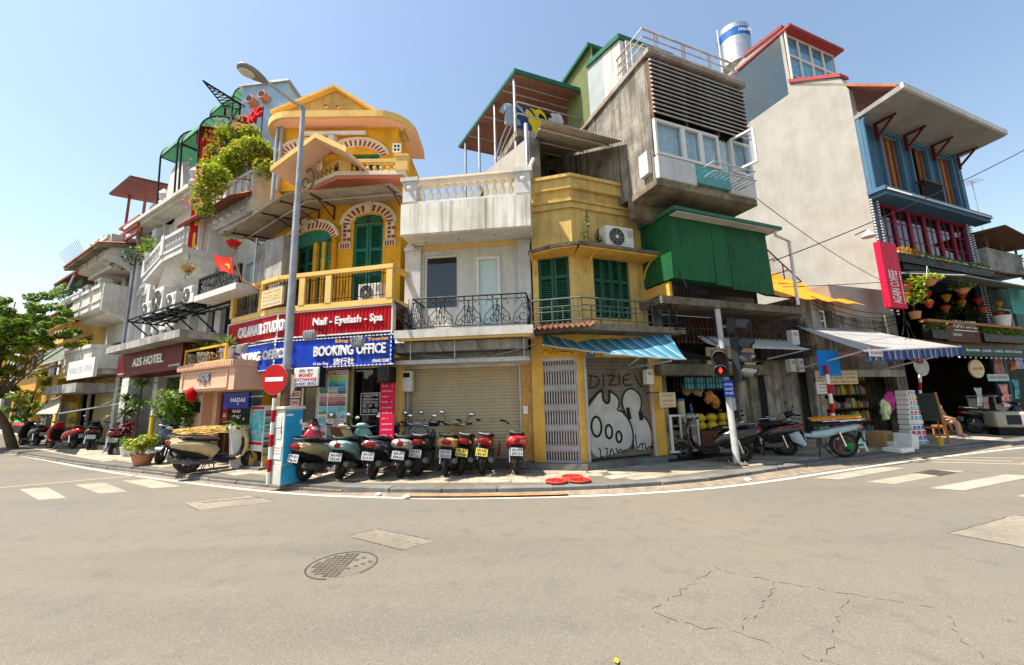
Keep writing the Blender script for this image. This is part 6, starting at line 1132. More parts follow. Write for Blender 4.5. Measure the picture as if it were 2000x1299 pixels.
cv=thing('canvas_canopy','grey green flat canvas canopy shading the cafe terrace','canopy',GR.w(uJ+1,1,a0z));MB(GR).hexa([(uJ+1.3,.1,a0z),(uR_+1.2,.1,a0z),(uR_+1.0,1.5,a0z-.55),(uJ+1.5,1.5,a0z-.5),(uJ+1.3,.1,a0z+.03),(uR_+1.2,.1,a0z+.03),(uR_+1.0,1.5,a0z-.5),(uJ+1.5,1.5,a0z-.45)]).build('cloth',M('grey_green_canvas',(.20,.22,.19),.8,dirt=.2),cv);MB(GR).tube([(uJ+.4,.2,a0z-.1),(uJ+1.5,1.5,a0z-.47)],.02,5).tube([(uJ+.4,.2,a0z-.05),(uJ+1.6,.5,a0z-.05)],.02,5).build('arm',MT['acgrey'],cv)
MB(GR).box(uR_-.1,uR_-.03,-3.2,-.26,.13,zl_-3).build('side_wall',MT['interior'],jb)
zf0=zl_-5.6;MB(GR).box(uJ+.02,uR_,-3.2,.6,zf0-.25,zf0).build('terrace_floor',MT['brownwood'],jb);MB(GR).box(uJ+.3,uR_-.02,-3.3,-3.2,.1,zl_-3).build('back_wall',MT['interior'],jb)
zrj=GR.z(1800,622,.75);MB(GR).box(uJ+.4,uR_-.0,.55,.8,zrj-.09,zrj).build('counter_rail',MT['wood'],jb)
mb=MB(GR);[mb.tube([(uJ+.45+k*.8,.6,zf0),(uJ+.45+k*.8,.6,zrj-.09)],.02,5)for k in range(int(wJ/.8))];mb.build('rail_post',MT['iron'],jb)
rj=(GR.u(1845,640,.7),GR.u(1914,660,.7),GR.z(1880,668,.7),zrj-.12)
pk=thing('slat_sign','dark timber slat sign with white cafe lettering below the terrace rail','sign',GR.w(rj[0],.7,rj[2]));sm_=MB().box(0,rj[1]-rj[0],-.02,.02,0,(rj[3]-rj[2])/9-.012).mesh('slat',MT['brownwood'])
for k in range(9):part('slat',sm_,pk,GR,rj[0],.7,rj[2]+(rj[3]-rj[2])*k/9)
text('AGAIN COFFEE',pk,GR,(rj[0]+.5,rj[1]-.15,rj[2]+.5,rj[2]+.78),.73,MT['letter'],bold=.01);MB(GR).box(rj[0]+.55,rj[1]-.15,.722,.728,rj[2]+.4,rj[2]+.43).build('underline',MT['letter'],pk);text('SINCE 2016',pk,GR,(rj[0]+.4,rj[0]+1.0,rj[2]+.2,rj[2]+.3),.73,MT['letter'])
for k,(a_,b_)in enumerate(((uJ+.5,rj[0]-.05),(rj[1]+.05,uR_+.1))):
    t=thing('planter_box',('dark planter of red and green flowers left of the slat sign','dark planter of yellow flowered shrubs right of the slat sign')[k],'planter',GR.w(a_,.7,rj[2]),'planters along the cafe terrace');MB(GR).box(a_,b_,.55,.8,rj[2]+.05,rj[2]+.35).build('trough',MT['black'],t)
    MB(GR).leaves([((a_+.15+j*.25,.68,rj[2]+.48),(.2,.18,.2),60)for j in range(max(2,int((b_-a_)/.25)))],.07).build('foliage',MT['leaf'],t);MB(GR).leaves([((a_+.2+j*.4,.74,rj[2]+.52),(.14,.1,.1),16)for j in range(max(2,int((b_-a_)/.4)))],.06).build('blossom',(MT['petalred']if k==0 else MT['leafyellow']),t)
lc_=[(.5,.05,.06),(.45,.25,.03),(.5,.1,.05)]
ORD='first second third fourth fifth sixth seventh eighth ninth tenth eleventh twelfth'.split()
words_=('red','amber','vermilion')
for k,px in enumerate((1765,1783,1800,1822,1836,1852,1868,1886,1902,1918,1934,1952)):
    x=GR.u(px,560,.4);z=a0z-.75-.22*(k%3)+.05*sin(k*2.1);o_=.5-.3*(k%2)
    t=thing('lantern','%s paper lantern, %s along the cafe canopy from the crimson sign'%(words_[k%3],ORD[k]),'lantern',GR.w(x,o_,z),'paper lanterns over the cafe terrace');MB(GR).lathe(x,o_,[],1)if False else None
    MB().lathe(GR.w(x,o_,0).x,GR.w(x,o_,0).y,[(.04,z-.15),(.08,z-.07),(.135,z+.04),(.14,z+.1),(.05,z+.15)],10).build('shade',M('lantern_%s'%words_[k%3],lc_[k%3],.7,trans=.4),t,60);MB(GR).tube([(x,o_,z+.15),(x,o_,a0z-.2)],.006,4).build('cord',MT['black'],t)
for k,(px,py,mt_,l)in enumerate(((1816,548,'leafyellow','hanging basket of yellow flowers under the cafe canopy'),(1880,564,'leaf','hanging basket of white flowers among the lanterns'))):
    x,z=GR.at(px,py,1.0);t=thing('hanging_basket',l,'hanging basket',GR.w(x,1,z));MB().lathe(GR.w(x,1,0).x,GR.w(x,1,0).y,[(.08,z-.18),(.2,z-.02),(.22,z)],10).build('basket',MT['terracotta'],t);MB(GR).leaves([((x,1.0,z+.08),(.42,.3,.16),240)],.06).build('foliage',MT[mt_],t);MB(GR).tube([(x-.2,1,z),(x,1,z+.5),(x+.2,1,z)],.01,4).build('wire',MT['acwhite'],t)
for k,(px,l)in enumerate(((1772,'young potted tree with yellow leaves at the left end of the terrace rail'),(1850,'leafy potted shrub in the middle of the cafe terrace'),(1893,'dark potted shrub near the right of the cafe terrace'))):
    x=GR.u(px,600,.5 if k==0 else-.2);o_=.66 if k==0 else-.2;t=thing('potted_plant',l,'plant',GR.w(x,o_,zrj));zb_=zrj if k==0 else zf0+.3;W=GR.w(x,o_,0);MB().lathe(W.x,W.y,[(.12,zb_),(.17,zb_+.24)],10).build('pot',MT['terracotta'],t,50);MB(GR).tube([(x,o_,zb_+.2),(x+.03,o_,zb_+.9)],.018,5).build('stem',MT['bark'],t);MB(GR).leaves([((x+random.uniform(-.3,.3),o_+random.uniform(-.2,.2),zb_+.6+.14*j),(.3,.25,.2),45)for j in range(6)],.08).build('foliage',MT['leafyellow' if k==0 else 'leafdark'],t)
x=GR.u(1944,625,.5);solo(MB().lathe(GR.w(x,.66,0).x,GR.w(x,.66,0).y,[(.2,zrj),(.26,zrj+.4),(.27,zrj+.42)],14),'flower_pot',MT['ceramic'],'pale empty flower pot at the right end of the terrace rail','pot',50)
# crimson projecting sign
PS=Fr(*GR.w(uJ+.15,.0,0).xy,68.5);ps0,ps1=GR.u(1728,530,.75),GR.u(1760,530,.75);pz0,pz1=GR.z(1745,600,.75),GR.z(1735,474,.75)
cs=thing('projecting_sign','tall crimson box sign with vertical white lettering on the blue corner pier','sign',GR.w(ps0,.75,pz0));MB(GR).box(ps0,ps1,.57,.75,pz0,pz1).build('box',MT['crimson'],cs,bevel=.015)
me0=text_mesh('AGAIN COFFEE',MT['letter'],.01,0).copy();x0,x1,y0,y1=me0['bb'];Lh=(pz1-pz0)*.5;Wt=(ps1-ps0)*.5
for v in me0.vertices:
    a_,b_=(v.co.x-x0)/(x1-x0),(v.co.y-y0)/(y1-y0);v.co=GR.w(ps0+(ps1-ps0)*.2+Wt*(1-b_),.755,pz0+.15+Lh*a_)-Vector(cs.location)
o_=bpy.data.objects.new('lettering',me0);COL.objects.link(o_);o_.parent=cs
MB(GR).box(ps1-.14,ps1-.11,.752,.757,pz0+.15,pz0+.15+Lh).build('underline',MT['letter'],cs)
cl=thing('wall_lamp','grey cone lamp above the crimson projecting sign','lamp',GR.w(ps0,.5,pz1+.3));W=GR.w(ps0+.15,.45,0);MB().lathe(W.x,W.y,[(.22,pz1+.28),(.08,pz1+.48),(.05,pz1+.55)],12).build('shade',MT['acgrey'],cl,60);MB(GR).tube([(ps0+.15,.05,pz1+.5),(ps0+.15,.45,pz1+.56)],.02,5).build('arm',MT['black'],cl)
# street level of the blue house: green fascia and dim shop with goods
fa0,fa1=GR.u(1874,690,1.6),GR.u(2040,690,1.6);fz0,fz1=GR.z(1930,696,1.6),GR.z(1930,677,1.6)
fs=thing('fascia_sign','dark green canopy fascia listing food and drink in white capitals','sign',GR.w(fa0,1.6,fz0));MB(GR).box(fa0,fa1,1.5,1.6,fz0,fz1).build('panel',M('bottle_green',(.015,.055,.04),.6,dirt=.2),fs);text('BANHMI - JUICE - CAKE - FAST FOOD',fs,GR,(fa0+.45,GR.u(1996,690,1.6),fz0+.12,fz1-.1),1.605,MT['letter'],bold=.01)
MB(GR).hexa([(fa0,.1,fz1+.25),(fa1,.1,fz1+.25),(fa1,1.5,fz1-.03),(fa0,1.5,fz1-.03),(fa0,.1,fz1+.3),(fa1,.1,fz1+.3),(fa1,1.5,fz1),(fa0,1.5,fz1)]).build('canopy',MATS['bottle_green'],fs)
mb=MB(GR);k=fa0
while k<fa1:mb.ball((k,1.58,fz0-.05),.025,6,4);k+=.33
mb.build('bulb',MT['letter'],fs,kind='stuff')
MB(GR).box(uJ+.3,uR_,-3.2,.05,.1,.13).build('shop_floor',MT['kerb'],jb)
x,z=GR.at(1909,720,1.3);os_=thing('oval_sign','cream oval sign hanging under the green fascia','sign',GR.w(x,1.3,z));MB(GR).prism([(x+.45*cos(k*pi/12),z+.3*sin(k*pi/12))for k in range(24)],1.25,1.3).build('panel',MT['signcream'],os_);text('AGAIN COFFEE',os_,GR,(x-.35,x+.35,z-.05,z+.05),1.303,MT['letterred']);MB(GR).tube([(x,1.28,z+.3),(x,1.28,fz0)],.012,4).build('hanger',MT['black'],os_)
for px,py,w_,h_,c_,l in((1950,710,.9,1.0,(.45,.22,.25),'large pink printed towel hanging at the cafe side stall'),(1990,705,.8,.6,(.3,.25,.35),'grey printed towel hanging at the picture edge'),(1962,770,.7,.7,(.5,.2,.18),'red and beige printed cloth hanging below the pink towel'),(1985,760,.5,.7,(.1,.4,.42),'turquoise printed shirt hanging at the stall'),(1978,715,.5,.3,(.6,.2,.05),'orange and red cap hanging at the stall'),(1912,775,.5,.6,(.4,.42,.36),'pale printed shirt hanging in the dim stall'),(1925,790,.5,.5,(.5,.25,.25),'pink patterned shirt hanging low in the dim stall')):
    x,z=GR.at(px,py,.9);t=thing('hanging_cloth',l,'cloth',GR.w(x,.9,z),'cloths hanging at the stall');MB(GR).sheet(lambda s,t_:(x+(s-.5)*w_*(1-.15*sin(6*t_)),.9+.04*sin(9*s+3*t_),z+(.5-t_)*h_),10,8).build('cloth',M('printed_cloth%d'%int(px+py),c_,.9,var=.6,scale=5),t);MB(GR).tube([(x-w_*.4,.9,z+h_*.5+.01),(x+w_*.4,.9,z+h_*.5+.01)],.012,4).build('rail',MT['black'],t)
r=GR.r(1929,731,1972,744,1.1);t=thing('stall_sign','pale turquoise strip sign with red lettering at the stall','sign',GR.w(r[0],1.1,r[2]));MB(GR).box(*r[:2],1.07,1.1,*r[2:]).build('panel',M('pale_turquoise',(.3,.5,.45),.5),t);text('SUGAR CANE JUICE',t,GR,(r[0]+.1,r[1]-.1,r[2]+.06,r[3]-.06),1.103,MT['letterred'])
# ================================================================== low shop with the orange tarpaulin roof
i0,i1=h1+.02,uJ-.02;zi1=GR.z(1620,585,0)
ib=thing('low_shop','low worn shop house with an orange tarpaulin roof and a household goods shop','building',GR.w(i0,0,0))
zi_s=GR.z(1640,735,.3);wI=GR.r(1599,605,1631,650,0)
facade(MB(GR),i0,i1,.1,zi1,[(i0+.3,i1-.5,.12,zi_s),(wI[0],wI[1],wI[2]+.1,wI[3])],0,4,.25).build('wall',MT['concrete'],ib)
MB(GR).box(i0+.05,i1-.05,-3.5,-3.4,.1,zi_s).build('back_wall',MT['interior'],ib);MB(GR).box(i0+.05,i1-.05,-3.4,.1,.1,.16).build('shop_floor',MT['kerb'],ib)
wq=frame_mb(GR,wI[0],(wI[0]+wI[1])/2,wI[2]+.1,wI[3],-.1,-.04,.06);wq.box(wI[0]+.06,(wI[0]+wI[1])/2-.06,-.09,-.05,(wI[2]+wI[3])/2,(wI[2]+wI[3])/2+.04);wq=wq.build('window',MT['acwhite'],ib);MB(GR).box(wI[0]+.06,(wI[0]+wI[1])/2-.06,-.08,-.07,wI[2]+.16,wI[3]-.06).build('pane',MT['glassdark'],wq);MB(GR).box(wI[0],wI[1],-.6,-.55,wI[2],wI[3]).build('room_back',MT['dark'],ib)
MB(GR).box(i0+.3,i0+.5,.003,.1,zi_s,zi1).build('pilaster',MT['greywall'],ib)
ora=(GR.u(1508,545,-2.4),GR.u(1600,548,-2.4),GR.z(1560,545,-2.4));orf=(GR.u(1500,590,.4),GR.u(1690,592,.4),GR.z(1600,586,.4))
MB(GR).sheet(lambda s,t:(orf[0]+(orf[1]-orf[0])*s,-2.6+3.0*t,ora[2]+.3+(orf[2]-ora[2]-.3)*t+.02*sin(30*s)-.06*sin(pi*t)*abs(sin(5*s))),30,8).build('tarpaulin_roof',MT['orange'],ib)
MB(GR).sheet(lambda s,t:(orf[0]-.1+1.7*s,-.9+1.32*t,ora[2]+(orf[2]-ora[2])*(.6+.42*t)+.07-.09*t),6,4).build('tin_sheet',MT['rust'],ib)
MB(GR).prism([(orf[1]-.9,zi1-.5),(i1,zi1-.6),(i1,zi1+.55),(orf[1]-1.1,zi1+.5)],-.8,.02).build('broken_wall',MT['sidewall'],ib)
MB(GR).box(i1-.55,i1-.05,.003,.12,.1,zi1-.4).build('pier',MT['concrete'],ib)
mb=MB(GR) # rusty lean-to frame behind
lt=thing('rusty_frame','rusty mesh lean-to frame on the roof beside the green sheet box','frame',GR.w(orf[0],-1.5,orf[2]));a_=GR.at(1490,480,-1.0);b_=GR.at(1565,550,-1.0)
for o_ in(-1.0,-2.0):mb.tube([(a_[0],o_,a_[1]),(b_[0],o_,b_[1])],.03,4).tube([(a_[0],o_,b_[1]),(a_[0],o_,a_[1])],.03,4).tube([((a_[0]+b_[0])/2,o_,b_[1]),((a_[0]+b_[0])/2,o_,(a_[1]+b_[1])/2)],.025,4)
for k in range(4):q=k/3;mb.tube([(a_[0]+(b_[0]-a_[0])*q,-1.0,a_[1]+(b_[1]-a_[1])*q),(a_[0]+(b_[0]-a_[0])*q,-2.0,a_[1]+(b_[1]-a_[1])*q)],.025,4)
mb.build('bar',MT['rust'],lt);mb=MB(GR)
for k in range(16):q=k/16;x=a_[0]+(b_[0]-a_[0])*q;z=a_[1]+(b_[1]-a_[1])*q;mb.tube([(x,-1.0,z),(x-min(.8,x-a_[0]),-1.0,max(b_[1],z-.6))],.006,3,False)
mb.build('wire_mesh',MT['rust'],lt,kind='stuff')
MB(GR).sheet(lambda s,t:(i0+.1+2.4*s,.1+.7*t,zi_s+.75-.18*t+.015*sin(50*s)),50,2).build('tin_awning',M('pink_tin',(.5,.2,.18),.6,dirt=.2),ib);MB(GR).box(i0+.3,i1-.5,.0,.35,zi_s-.02,zi_s+.2).build('lintel',MT['greywall'],ib)
# striped shop awning with blue valance
aw2=thing('shop_awning','white striped shop awning with scalloped blue valance over the household shop','awning',GR.w(i0,1,zi1));oV=2.0
A0,A1=GR.at(1552,636,.15),GR.at(1700,645,.15);B0,B1=GR.at(1690,686,oV),GR.at(1876,677,oV);zB=(B0[1]+B1[1])/2;zz_b=lambda s:B0[1]*(1-s)+B1[1]*s
sm2=stripes('white_blue_stripe',[(.55,.53,.5),(.30,.33,.42),(.55,.53,.5),(.42,.40,.40),(.55,.5,.45),(.22,.26,.42)],[.12,.03,.06,.02,.06,.02],tuple(GR.d),.3)
MB(GR).sheet(lambda s,t:(A0[0]+(B1[0]-A0[0])*s*(1)if False else(A0[0]+(A1[0]-A0[0])*s)*(1-t)+(B0[0]+(B1[0]-B0[0])*s)*t,.15+(oV-.15)*t,A0[1]*(1-t)+zz_b(s)*t-.03*sin(pi*t)),40,10).build('cloth',sm2,aw2,60)
sm3=stripes('blue_valance_stripe',[(.02,.07,.3),(.5,.5,.5),(.03,.1,.36),(.3,.22,.15),(.02,.07,.3)],[.14,.05,.04,.02,.03],tuple(GR.d),.25)
hv=zB-GR.z(1780,702,oV);MB(GR).sheet(lambda s,t:(B0[0]+(B1[0]-B0[0])*s,oV+.02*sin(70*s)*t,zz_b(s)-t*(hv-.05*abs(sin(s*pi*17)))),136,4).build('valance',sm3,aw2,60);MB(GR).tube([(B0[0],oV,zz_b(0)),(B1[0],oV,zz_b(1))],.025,6).build('front_bar',MT['gal'],aw2)
q0=B0[0]+.08;MB(GR).box(q0,q0+.55,oV+.03,oV+.035,zB-hv+.05,zB-.1).build('printed_patch',MT['signwhite'],aw2);text('LÂM THỊNH',aw2,GR,(q0+.05,q0+.5,zB-hv+.22,zB-hv+.32),oV+.038,MT['letterred'],bold=.02);text('0912 345 678',aw2,GR,(q0+.05,q0+.5,zB-hv+.1,zB-hv+.17),oV+.038,MT['letterred'])
MB(GR).tube([(B1[0]-.3,oV-.05,zB-.05),(B1[0]-.9,.1,zi_s+.1)],.025,5).tube([(B0[0]+.3,oV-.05,zB-.05),(B0[0]-.3,.1,zi_s+.1)],.025,5).build('folding_arm',MT['gal'],aw2)
rv=thing('tarp_strip','red and white striped strip hanging under the right end of the awning','awning',GR.w(B1[0]-1.2,1.5,zB-hv));MB(GR).hexa([(B1[0]-1.7,1.4,zB-hv+.15),(B1[0]-.9,1.4,zB-hv-.05),(B1[0]-.9,1.5,zB-hv-.05),(B1[0]-1.7,1.5,zB-hv+.15),(B1[0]-1.7,1.4,zB-hv+.3),(B1[0]-.9,1.4,zB-hv+.1),(B1[0]-.9,1.5,zB-hv+.1),(B1[0]-1.7,1.5,zB-hv+.3)]).build('cloth',stripes('red_white_stripe',[(.5,.02,.02),(.55,.5,.48)],[.12,.06],tuple(GR.d)),rv)
# shop signs
for r_,lines,l in(((1592,724,1677,750,.5),(('THUỐC NAM GIA TRUYỀN',.7,.9,'lettergrey'),('ĐAU LƯNG - VAI GÁY - DẠ DÀY',.38,.6,'letterblue'),('XƯƠNG KHỚP - VIÊM XOANG',.12,.27,'letterred')),'long cream medicine shop sign behind the blue street sign'),((1594,746,1620,769,.6),(('THAU NHÔM',.72,.88,'lettergrey'),('ĐÁT BẠT',.42,.6,'lettergrey'),('& CÁC LOẠI THUỐC',.14,.3,'lettergrey')),'small white price board hung under the cream shop sign')):
    r=GR.r(*r_);t=thing('shop_sign',l,'sign',GR.w(r[0],r_[4],r[2]));MB(GR).box(r[0],r[1],r_[4]-.03,r_[4],r[2],r[3]).build('panel',MT['signcream' if r_[4]<.55 else 'signwhite'],t);hh=r[3]-r[2]
    for s,a_,b_,m_ in lines:text(s,t,GR,(r[0]+.08,r[1]-.08,r[2]+hh*a_,r[2]+hh*b_),r_[4]+.003,MT[m_],bold=.025)
# shop stock on shelves
rr=random.Random(21);cols=[(.4,.04,.04),(.5,.45,.4),(.06,.2,.45),(.05,.3,.15),(.5,.3,.05),(.45,.1,.25),(.3,.3,.32),(.5,.5,.1)]
shf=thing('shop_shelf','tall dark shelf of bottles and packets inside the household goods shop','shelf',GR.w(i0+1,-.6,.15));sx0,sx1=i0+.6,i1-.75
for z in(.2,.65,1.1,1.55,2.0,2.45):MB(GR).box(sx0,sx1,-1.1,-.6,z-.03,z).build('shelf_board',MT['brownwood'],shf)
goods=[MB(GR)for _ in cols]
for z in(.2,.65,1.1,1.55,2.0,2.45):
    x=sx0+.06
    while x<sx1-.1:
        i=rr.randrange(len(cols));r0=rr.uniform(.035,.06);h0_=rr.uniform(.16,.34)
        if rr.random()<.6:goods[i].lathe(x,-.7,[(r0,z),(r0,z+h0_*.7),(r0*.4,z+h0_*.85),(r0*.4,z+h0_)],7)
        else:goods[i].box(x-r0,x+r0,-.8,-.62,z,z+h0_)
        x+=r0*2+.02
for i,c_ in enumerate(cols):goods[i].build('goods',M('goods%d'%i,c_,.4,var=.3,scale=12),shf,kind='stuff')
OS=1.5 # things set out on the pavement
def gpt(px,py,z=.123):p=ground(px,py,z);return p.x,p.y
x,y=gpt(1786,868);fcol=Fr(x,y,75)
names=('lilac','violet','orange','magenta','green','red','blue','white','navy','crimson','purple','teal');tc_=[(.4,.3,.5),(.15,.05,.4),(.6,.3,.08),(.5,.05,.25),(.05,.4,.2),(.5,.05,.06),(.1,.25,.5),(.55,.55,.55),(.05,.08,.3),(.5,.03,.1),(.3,.06,.35),(.1,.4,.38)]
zz=.125
for k in range(11):
    i=(11-k)%12;wv=.62-.028*k;hh_=.135;f2=Fr(x,y,75+rr.uniform(-4,4));t=thing('tissue_pack','%s printed tissue pack, %s up from the ground in the tall stack'%(names[i],ORD[k]),'tissue pack',f2.w(0,0,zz),'tissue packs stacked outside the household shop')
    MB(f2).box(-wv/2,wv/2,-.16,.16,zz+.004,zz+hh_).build('pack',MT['plasticwhite'],t,bevel=.03);mb=MB(f2);[mb.box(-wv/2+.04+j*wv/3,-wv/2+wv/3-.02+j*wv/3,.16,.165,zz+.03,zz+hh_-.03)for j in range(3)];mb.box(wv/2,wv/2+.005,-.1,.1,zz+.03,zz+hh_-.03);mb.build('print',M('pack_%s'%names[i],tc_[i],.4,var=.2),t);zz+=hh_+.003
def carton(label,px,py,sx,sy,sz,az,mat,z=.123,tilt=0):
    x,y=gpt(px,py,z);t=thing('carton',label,'box',(0,0,0));MB().box(-sx/2,sx/2,-sy/2,sy/2,0,sz).build('box',mat,t,bevel=.01);MB().box(-sx/2,sx/2,-.03,.03,sz,sz+.003).build('tape',MT['signcream'],t);return place(t,x,y,z,R(90-az),tilt)
carton('white carton with dark print lying before the tissue stack',1745,873,.5,.35,.16,72,MT['plasticwhite']);carton('white carton at the front of the goods on the kerb',1755,882,.55,.4,.1,70,MT['plasticwhite']);carton('tilted white foam box leaning by the tissue stack',1770,876,.3,.4,.38,70,MT['plasticwhite'],.123,.25);carton('brown cardboard box at the mouth of the household shop',1722,872,.45,.4,.42,66,MT['card'])
x,y=gpt(1752,863);t=thing('paper_roll','big white paper roll standing behind the cartons','paper roll',group=None);MB().lathe(0,0,[(.17,0),(.17,.25),(.06,.251),(.06,.24)],16).build('roll',MT['plasticwhite'],t,40);place(t,x,y,.12)
for k,px in enumerate((1681,1692,1703)):
    x,y=gpt(px,866+k);t=thing('detergent_bottle',('left','middle','right')[k]+' of three white and blue detergent bottles by the shop mouth','bottle',group='detergent bottles');MB().lathe(0,0,[(.1,0),(.11,.05),(.11,.26),(.05,.36),(.04,.4)],10).build('body',MT['plasticwhite']if k<2 else MT['letterblue'],t,50);MB().lathe(0,0,[(.05,.401),(.05,.47)],8).build('cap',MT['letterblue'],t);MB().lathe(0,0,[(.112,.1),(.112,.22)],10).build('label_band',MT['letterblue']if k<2 else MT['plasticwhite'],t);place(t,x,y,.12,.3)
x,y=gpt(1672,881);st_=thing('stool','low white plastic stool on the pavement by the motorbike','stool');MB().box(-.17,.17,-.15,.15,.2,.235).build('seat',MT['plasticwhite'],st_,bevel=.01)
for sx in(-1,1):
    for sy in(-1,1):MB().hexa([(sx*.17-.03,sy*.15-.02,0),(sx*.17+.03,sy*.15-.02,0),(sx*.17+.03,sy*.15+.02,0),(sx*.17-.03,sy*.15+.02,0),(sx*.14-.03,sy*.12-.02,.2),(sx*.14+.03,sy*.12-.02,.2),(sx*.14+.03,sy*.12+.02,.2),(sx*.14-.03,sy*.12+.02,.2)]).build('leg',MT['plasticwhite'],st_)
MB().box(-.12,.12,-.152,-.14,.1,.13).box(-.12,.12,.14,.152,.1,.13).build('apron',MT['plasticwhite'],st_);place(st_,x,y,.122,.3)
x,y=gpt(1675,873);ks=thing('kitchen_scale','green dial kitchen scale beside the white plastic stool','scale');MB().hexa([(-.13,-.1,0),(.13,-.1,0),(.13,.1,0),(-.13,.1,0),(-.09,-.07,.28),(.09,-.07,.28),(.09,.07,.28),(-.09,.07,.28)]).build('body',MT['plasticgreen'],ks,bevel=.01);MB().lathe(0,0,[(.02,.28),(.02,.33),(.15,.335),(.17,.36)],16).build('pan',MT['steel'],ks);MB().hexa([(-.07,-.108,.1),(.07,-.108,.1),(.07,-.1,.1),(-.07,-.1,.1),(-.07,-.09,.23),(.07,-.09,.23),(.07,-.08,.23),(-.07,-.08,.23)]).build('dial',MT['plasticwhite'],ks);place(ks,x,y,.122,.2)
x,y=gpt(1661,882);bg=MB().ball((0,0,.12),(.17,.13,.13),10,6)
for v in bg.v:v+=Vector((rr.gauss(0,.015),rr.gauss(0,.015),rr.gauss(0,.01)))
bg=bg.build('green_bag',MT['plasticgreen'],None,60);tag(bg,'knotted green plastic bag on the pavement behind the motorbike','bag');place(bg,x,y,.122)
# hung bags
for k,(px,py,c_,l)in enumerate(((1738,785,(.5,.05,.25),'pink bag of goods hung at the shop pillar'),(1757,790,(.3,.45,.5),'pale blue bag of goods hung beside the pink one'),(1728,800,(.5,.55,.3),'pale green brush pack hung below the pink bag'))):
    x,z=GR.at(px,py,.9);mb=MB(GR).ball((x,.9,z),(.16,.1,.3),9,7)
    for v in mb.v:v+=Vector((rr.gauss(0,.02),rr.gauss(0,.02),rr.gauss(0,.02)))
    t=thing('hanging_bag',l,'bag',GR.w(x,.9,z));mb.build('bag_body',M('hung_bag%d'%k,c_,.35,var=.5,scale=8),t);MB(GR).tube([(x,.9,z+.28),(x,.9,z+.7)],.008,4).build('string',MT['black'],t)
# A-frame chalkboard
x,y=gpt(1822,864);ab=thing('chalkboard','wooden framed chalkboard leaning back on a ladder stand at the cafe entrance','chalkboard');fr0=Fr(0,0,90)
mb=MB();[mb.hexa([(sx-.025,-.35,0),(sx+.025,-.35,0),(sx+.025,-.3,0),(sx-.025,-.3,0),(sx-.025,.08,1.45),(sx+.025,.08,1.45),(sx+.025,.13,1.45),(sx-.025,.13,1.45)])for sx in(-.27,.27)];mb.build('frame',MT['wood'],ab)
def slope(z):return-.355+.43*z/1.45
MB().hexa([(-.245,slope(.62),.62),(.245,slope(.62),.62),(.245,slope(.62)+.03,.62),(-.245,slope(.62)+.03,.62),(-.245,slope(1.42),1.42),(.245,slope(1.42),1.42),(.245,slope(1.42)+.03,1.42),(-.245,slope(1.42)+.03,1.42)]).build('board',M('chalk_black',(.03,.035,.03),.8),ab)
for z in(.2,.42):MB().box(-.245,.245,slope(z)+.01,slope(z)+.035,z,z+.05).build('rung',MT['wood'],ab)
for sx in(-.24,.24):MB().tube([(sx,.1,1.3),(sx,.42,.0)],.018,5).build('rear_leg',MT['wood'],ab)
place(ab,x,y,.12,R(-35))
x,y=gpt(1838,870);solo(MB().lathe(x,y,[(.06,.122),(.07,.3),(.075,.31)],12),'brass_pot',MT['gold'],'small golden pot at the foot of the chalkboard','pot',40)
# ================================================================== left street: narrow house with the pink shopfront
hb2=thing('flower_house','narrow white house with a salmon shopfront and a flowering roof balcony','building',FL.w(-4.5,0,0))
d0,d1=FL.u(362,820,0),-2.88
OF=.85;fz_0,fz_1=FL.z(400,764,OF),FL.z(400,722,OF);fu0,fu1=FL.u(351,750,OF),FL.u(457,745,OF)
MB(FL).box(fu0,fu1,-.1,OF,fz_0,fz_1).build('fascia',MT['pinkwall'],hb2);frame_mb(FL,fu0+.2,fu1-.3,fz_0+.06,fz_1-.06,OF+.001,OF+.03,.035).build('fascia_moulding',MT['pinkwall'],hb2)
MB(FL).box(fu0-.03,fu1+.03,-.1,OF+.08,fz_1+.002,fz_1+.17).build('slab_edge',MT['pinkwall'],hb2);mb=MB(FL);x=fu0
while x<fu1:mb.box(x,x+.05,OF+.08,OF+.1,fz_1+.03,fz_1+.15);x+=.085
mb.build('dentil',MT['pinkwall'],hb2,kind='stuff')
zz0,zz1=FL.z(400,755,OF),FL.z(400,737,OF);text('HADAS',hb2,FL,(FL.u(389,745,OF),FL.u(411,745,OF),fz_0+(fz_1-fz_0)*.45,fz_0+(fz_1-fz_0)*.8),OF+.03,MT['lettergrey'],bold=.02,ext=.02)
mb=MB(FL);x=FL.u(400,752,OF);mb.tube([(x+.06*cos(k*pi/6)*(1 if k<7 else-1),OF+.03,fz_0+.22+.05*sin(k*pi/6))for k in range(13)],.012,4).build('emblem',MT['lettergrey'],hb2)
pu0,pu1=FL.u(376,815,.3),FL.u(393,815,.3);MB(FL).box(pu0,pu1,-.5,.3,.1,fz_0).box(pu1,pu1+.28,-.5,.05,.1,fz_0).build('pillar',MT['pinkwall'],hb2)
text('21',hb2,FL,(pu0+.08,pu1-.08,2.0,2.35),.31,MT['lettergrey'],bold=.03,ext=.02);MB(FL).box(pu0+.1,pu1-.12,.301,.33,1.5,1.8).build('intercom',MT['dark'],hb2)
MB(FL).box(d0,d1,-3,-2.9,.1,fz_0).box(d0,d1,-2.9,.0,.08,.13).build('shop_interior',MT['brownwood'],hb2);MB(FL).box(d0-.05,d0+.05,-4,-.1,.1,9.0).box(d1-.1,d1,-4,-.95,.1,9.0).build('party_wall',MT['white2'],hb2)
gq=frame_mb(FL,pu1+.3,d1-.1,.15,fz_0-.02,-.1,-.04,.06).build('shopfront',MT['brownwood'],hb2);MB(FL).box(pu1+.36,d1-.16,-.08,-.07,.2,fz_0-.08).build('pane',MT['glassdark'],gq)
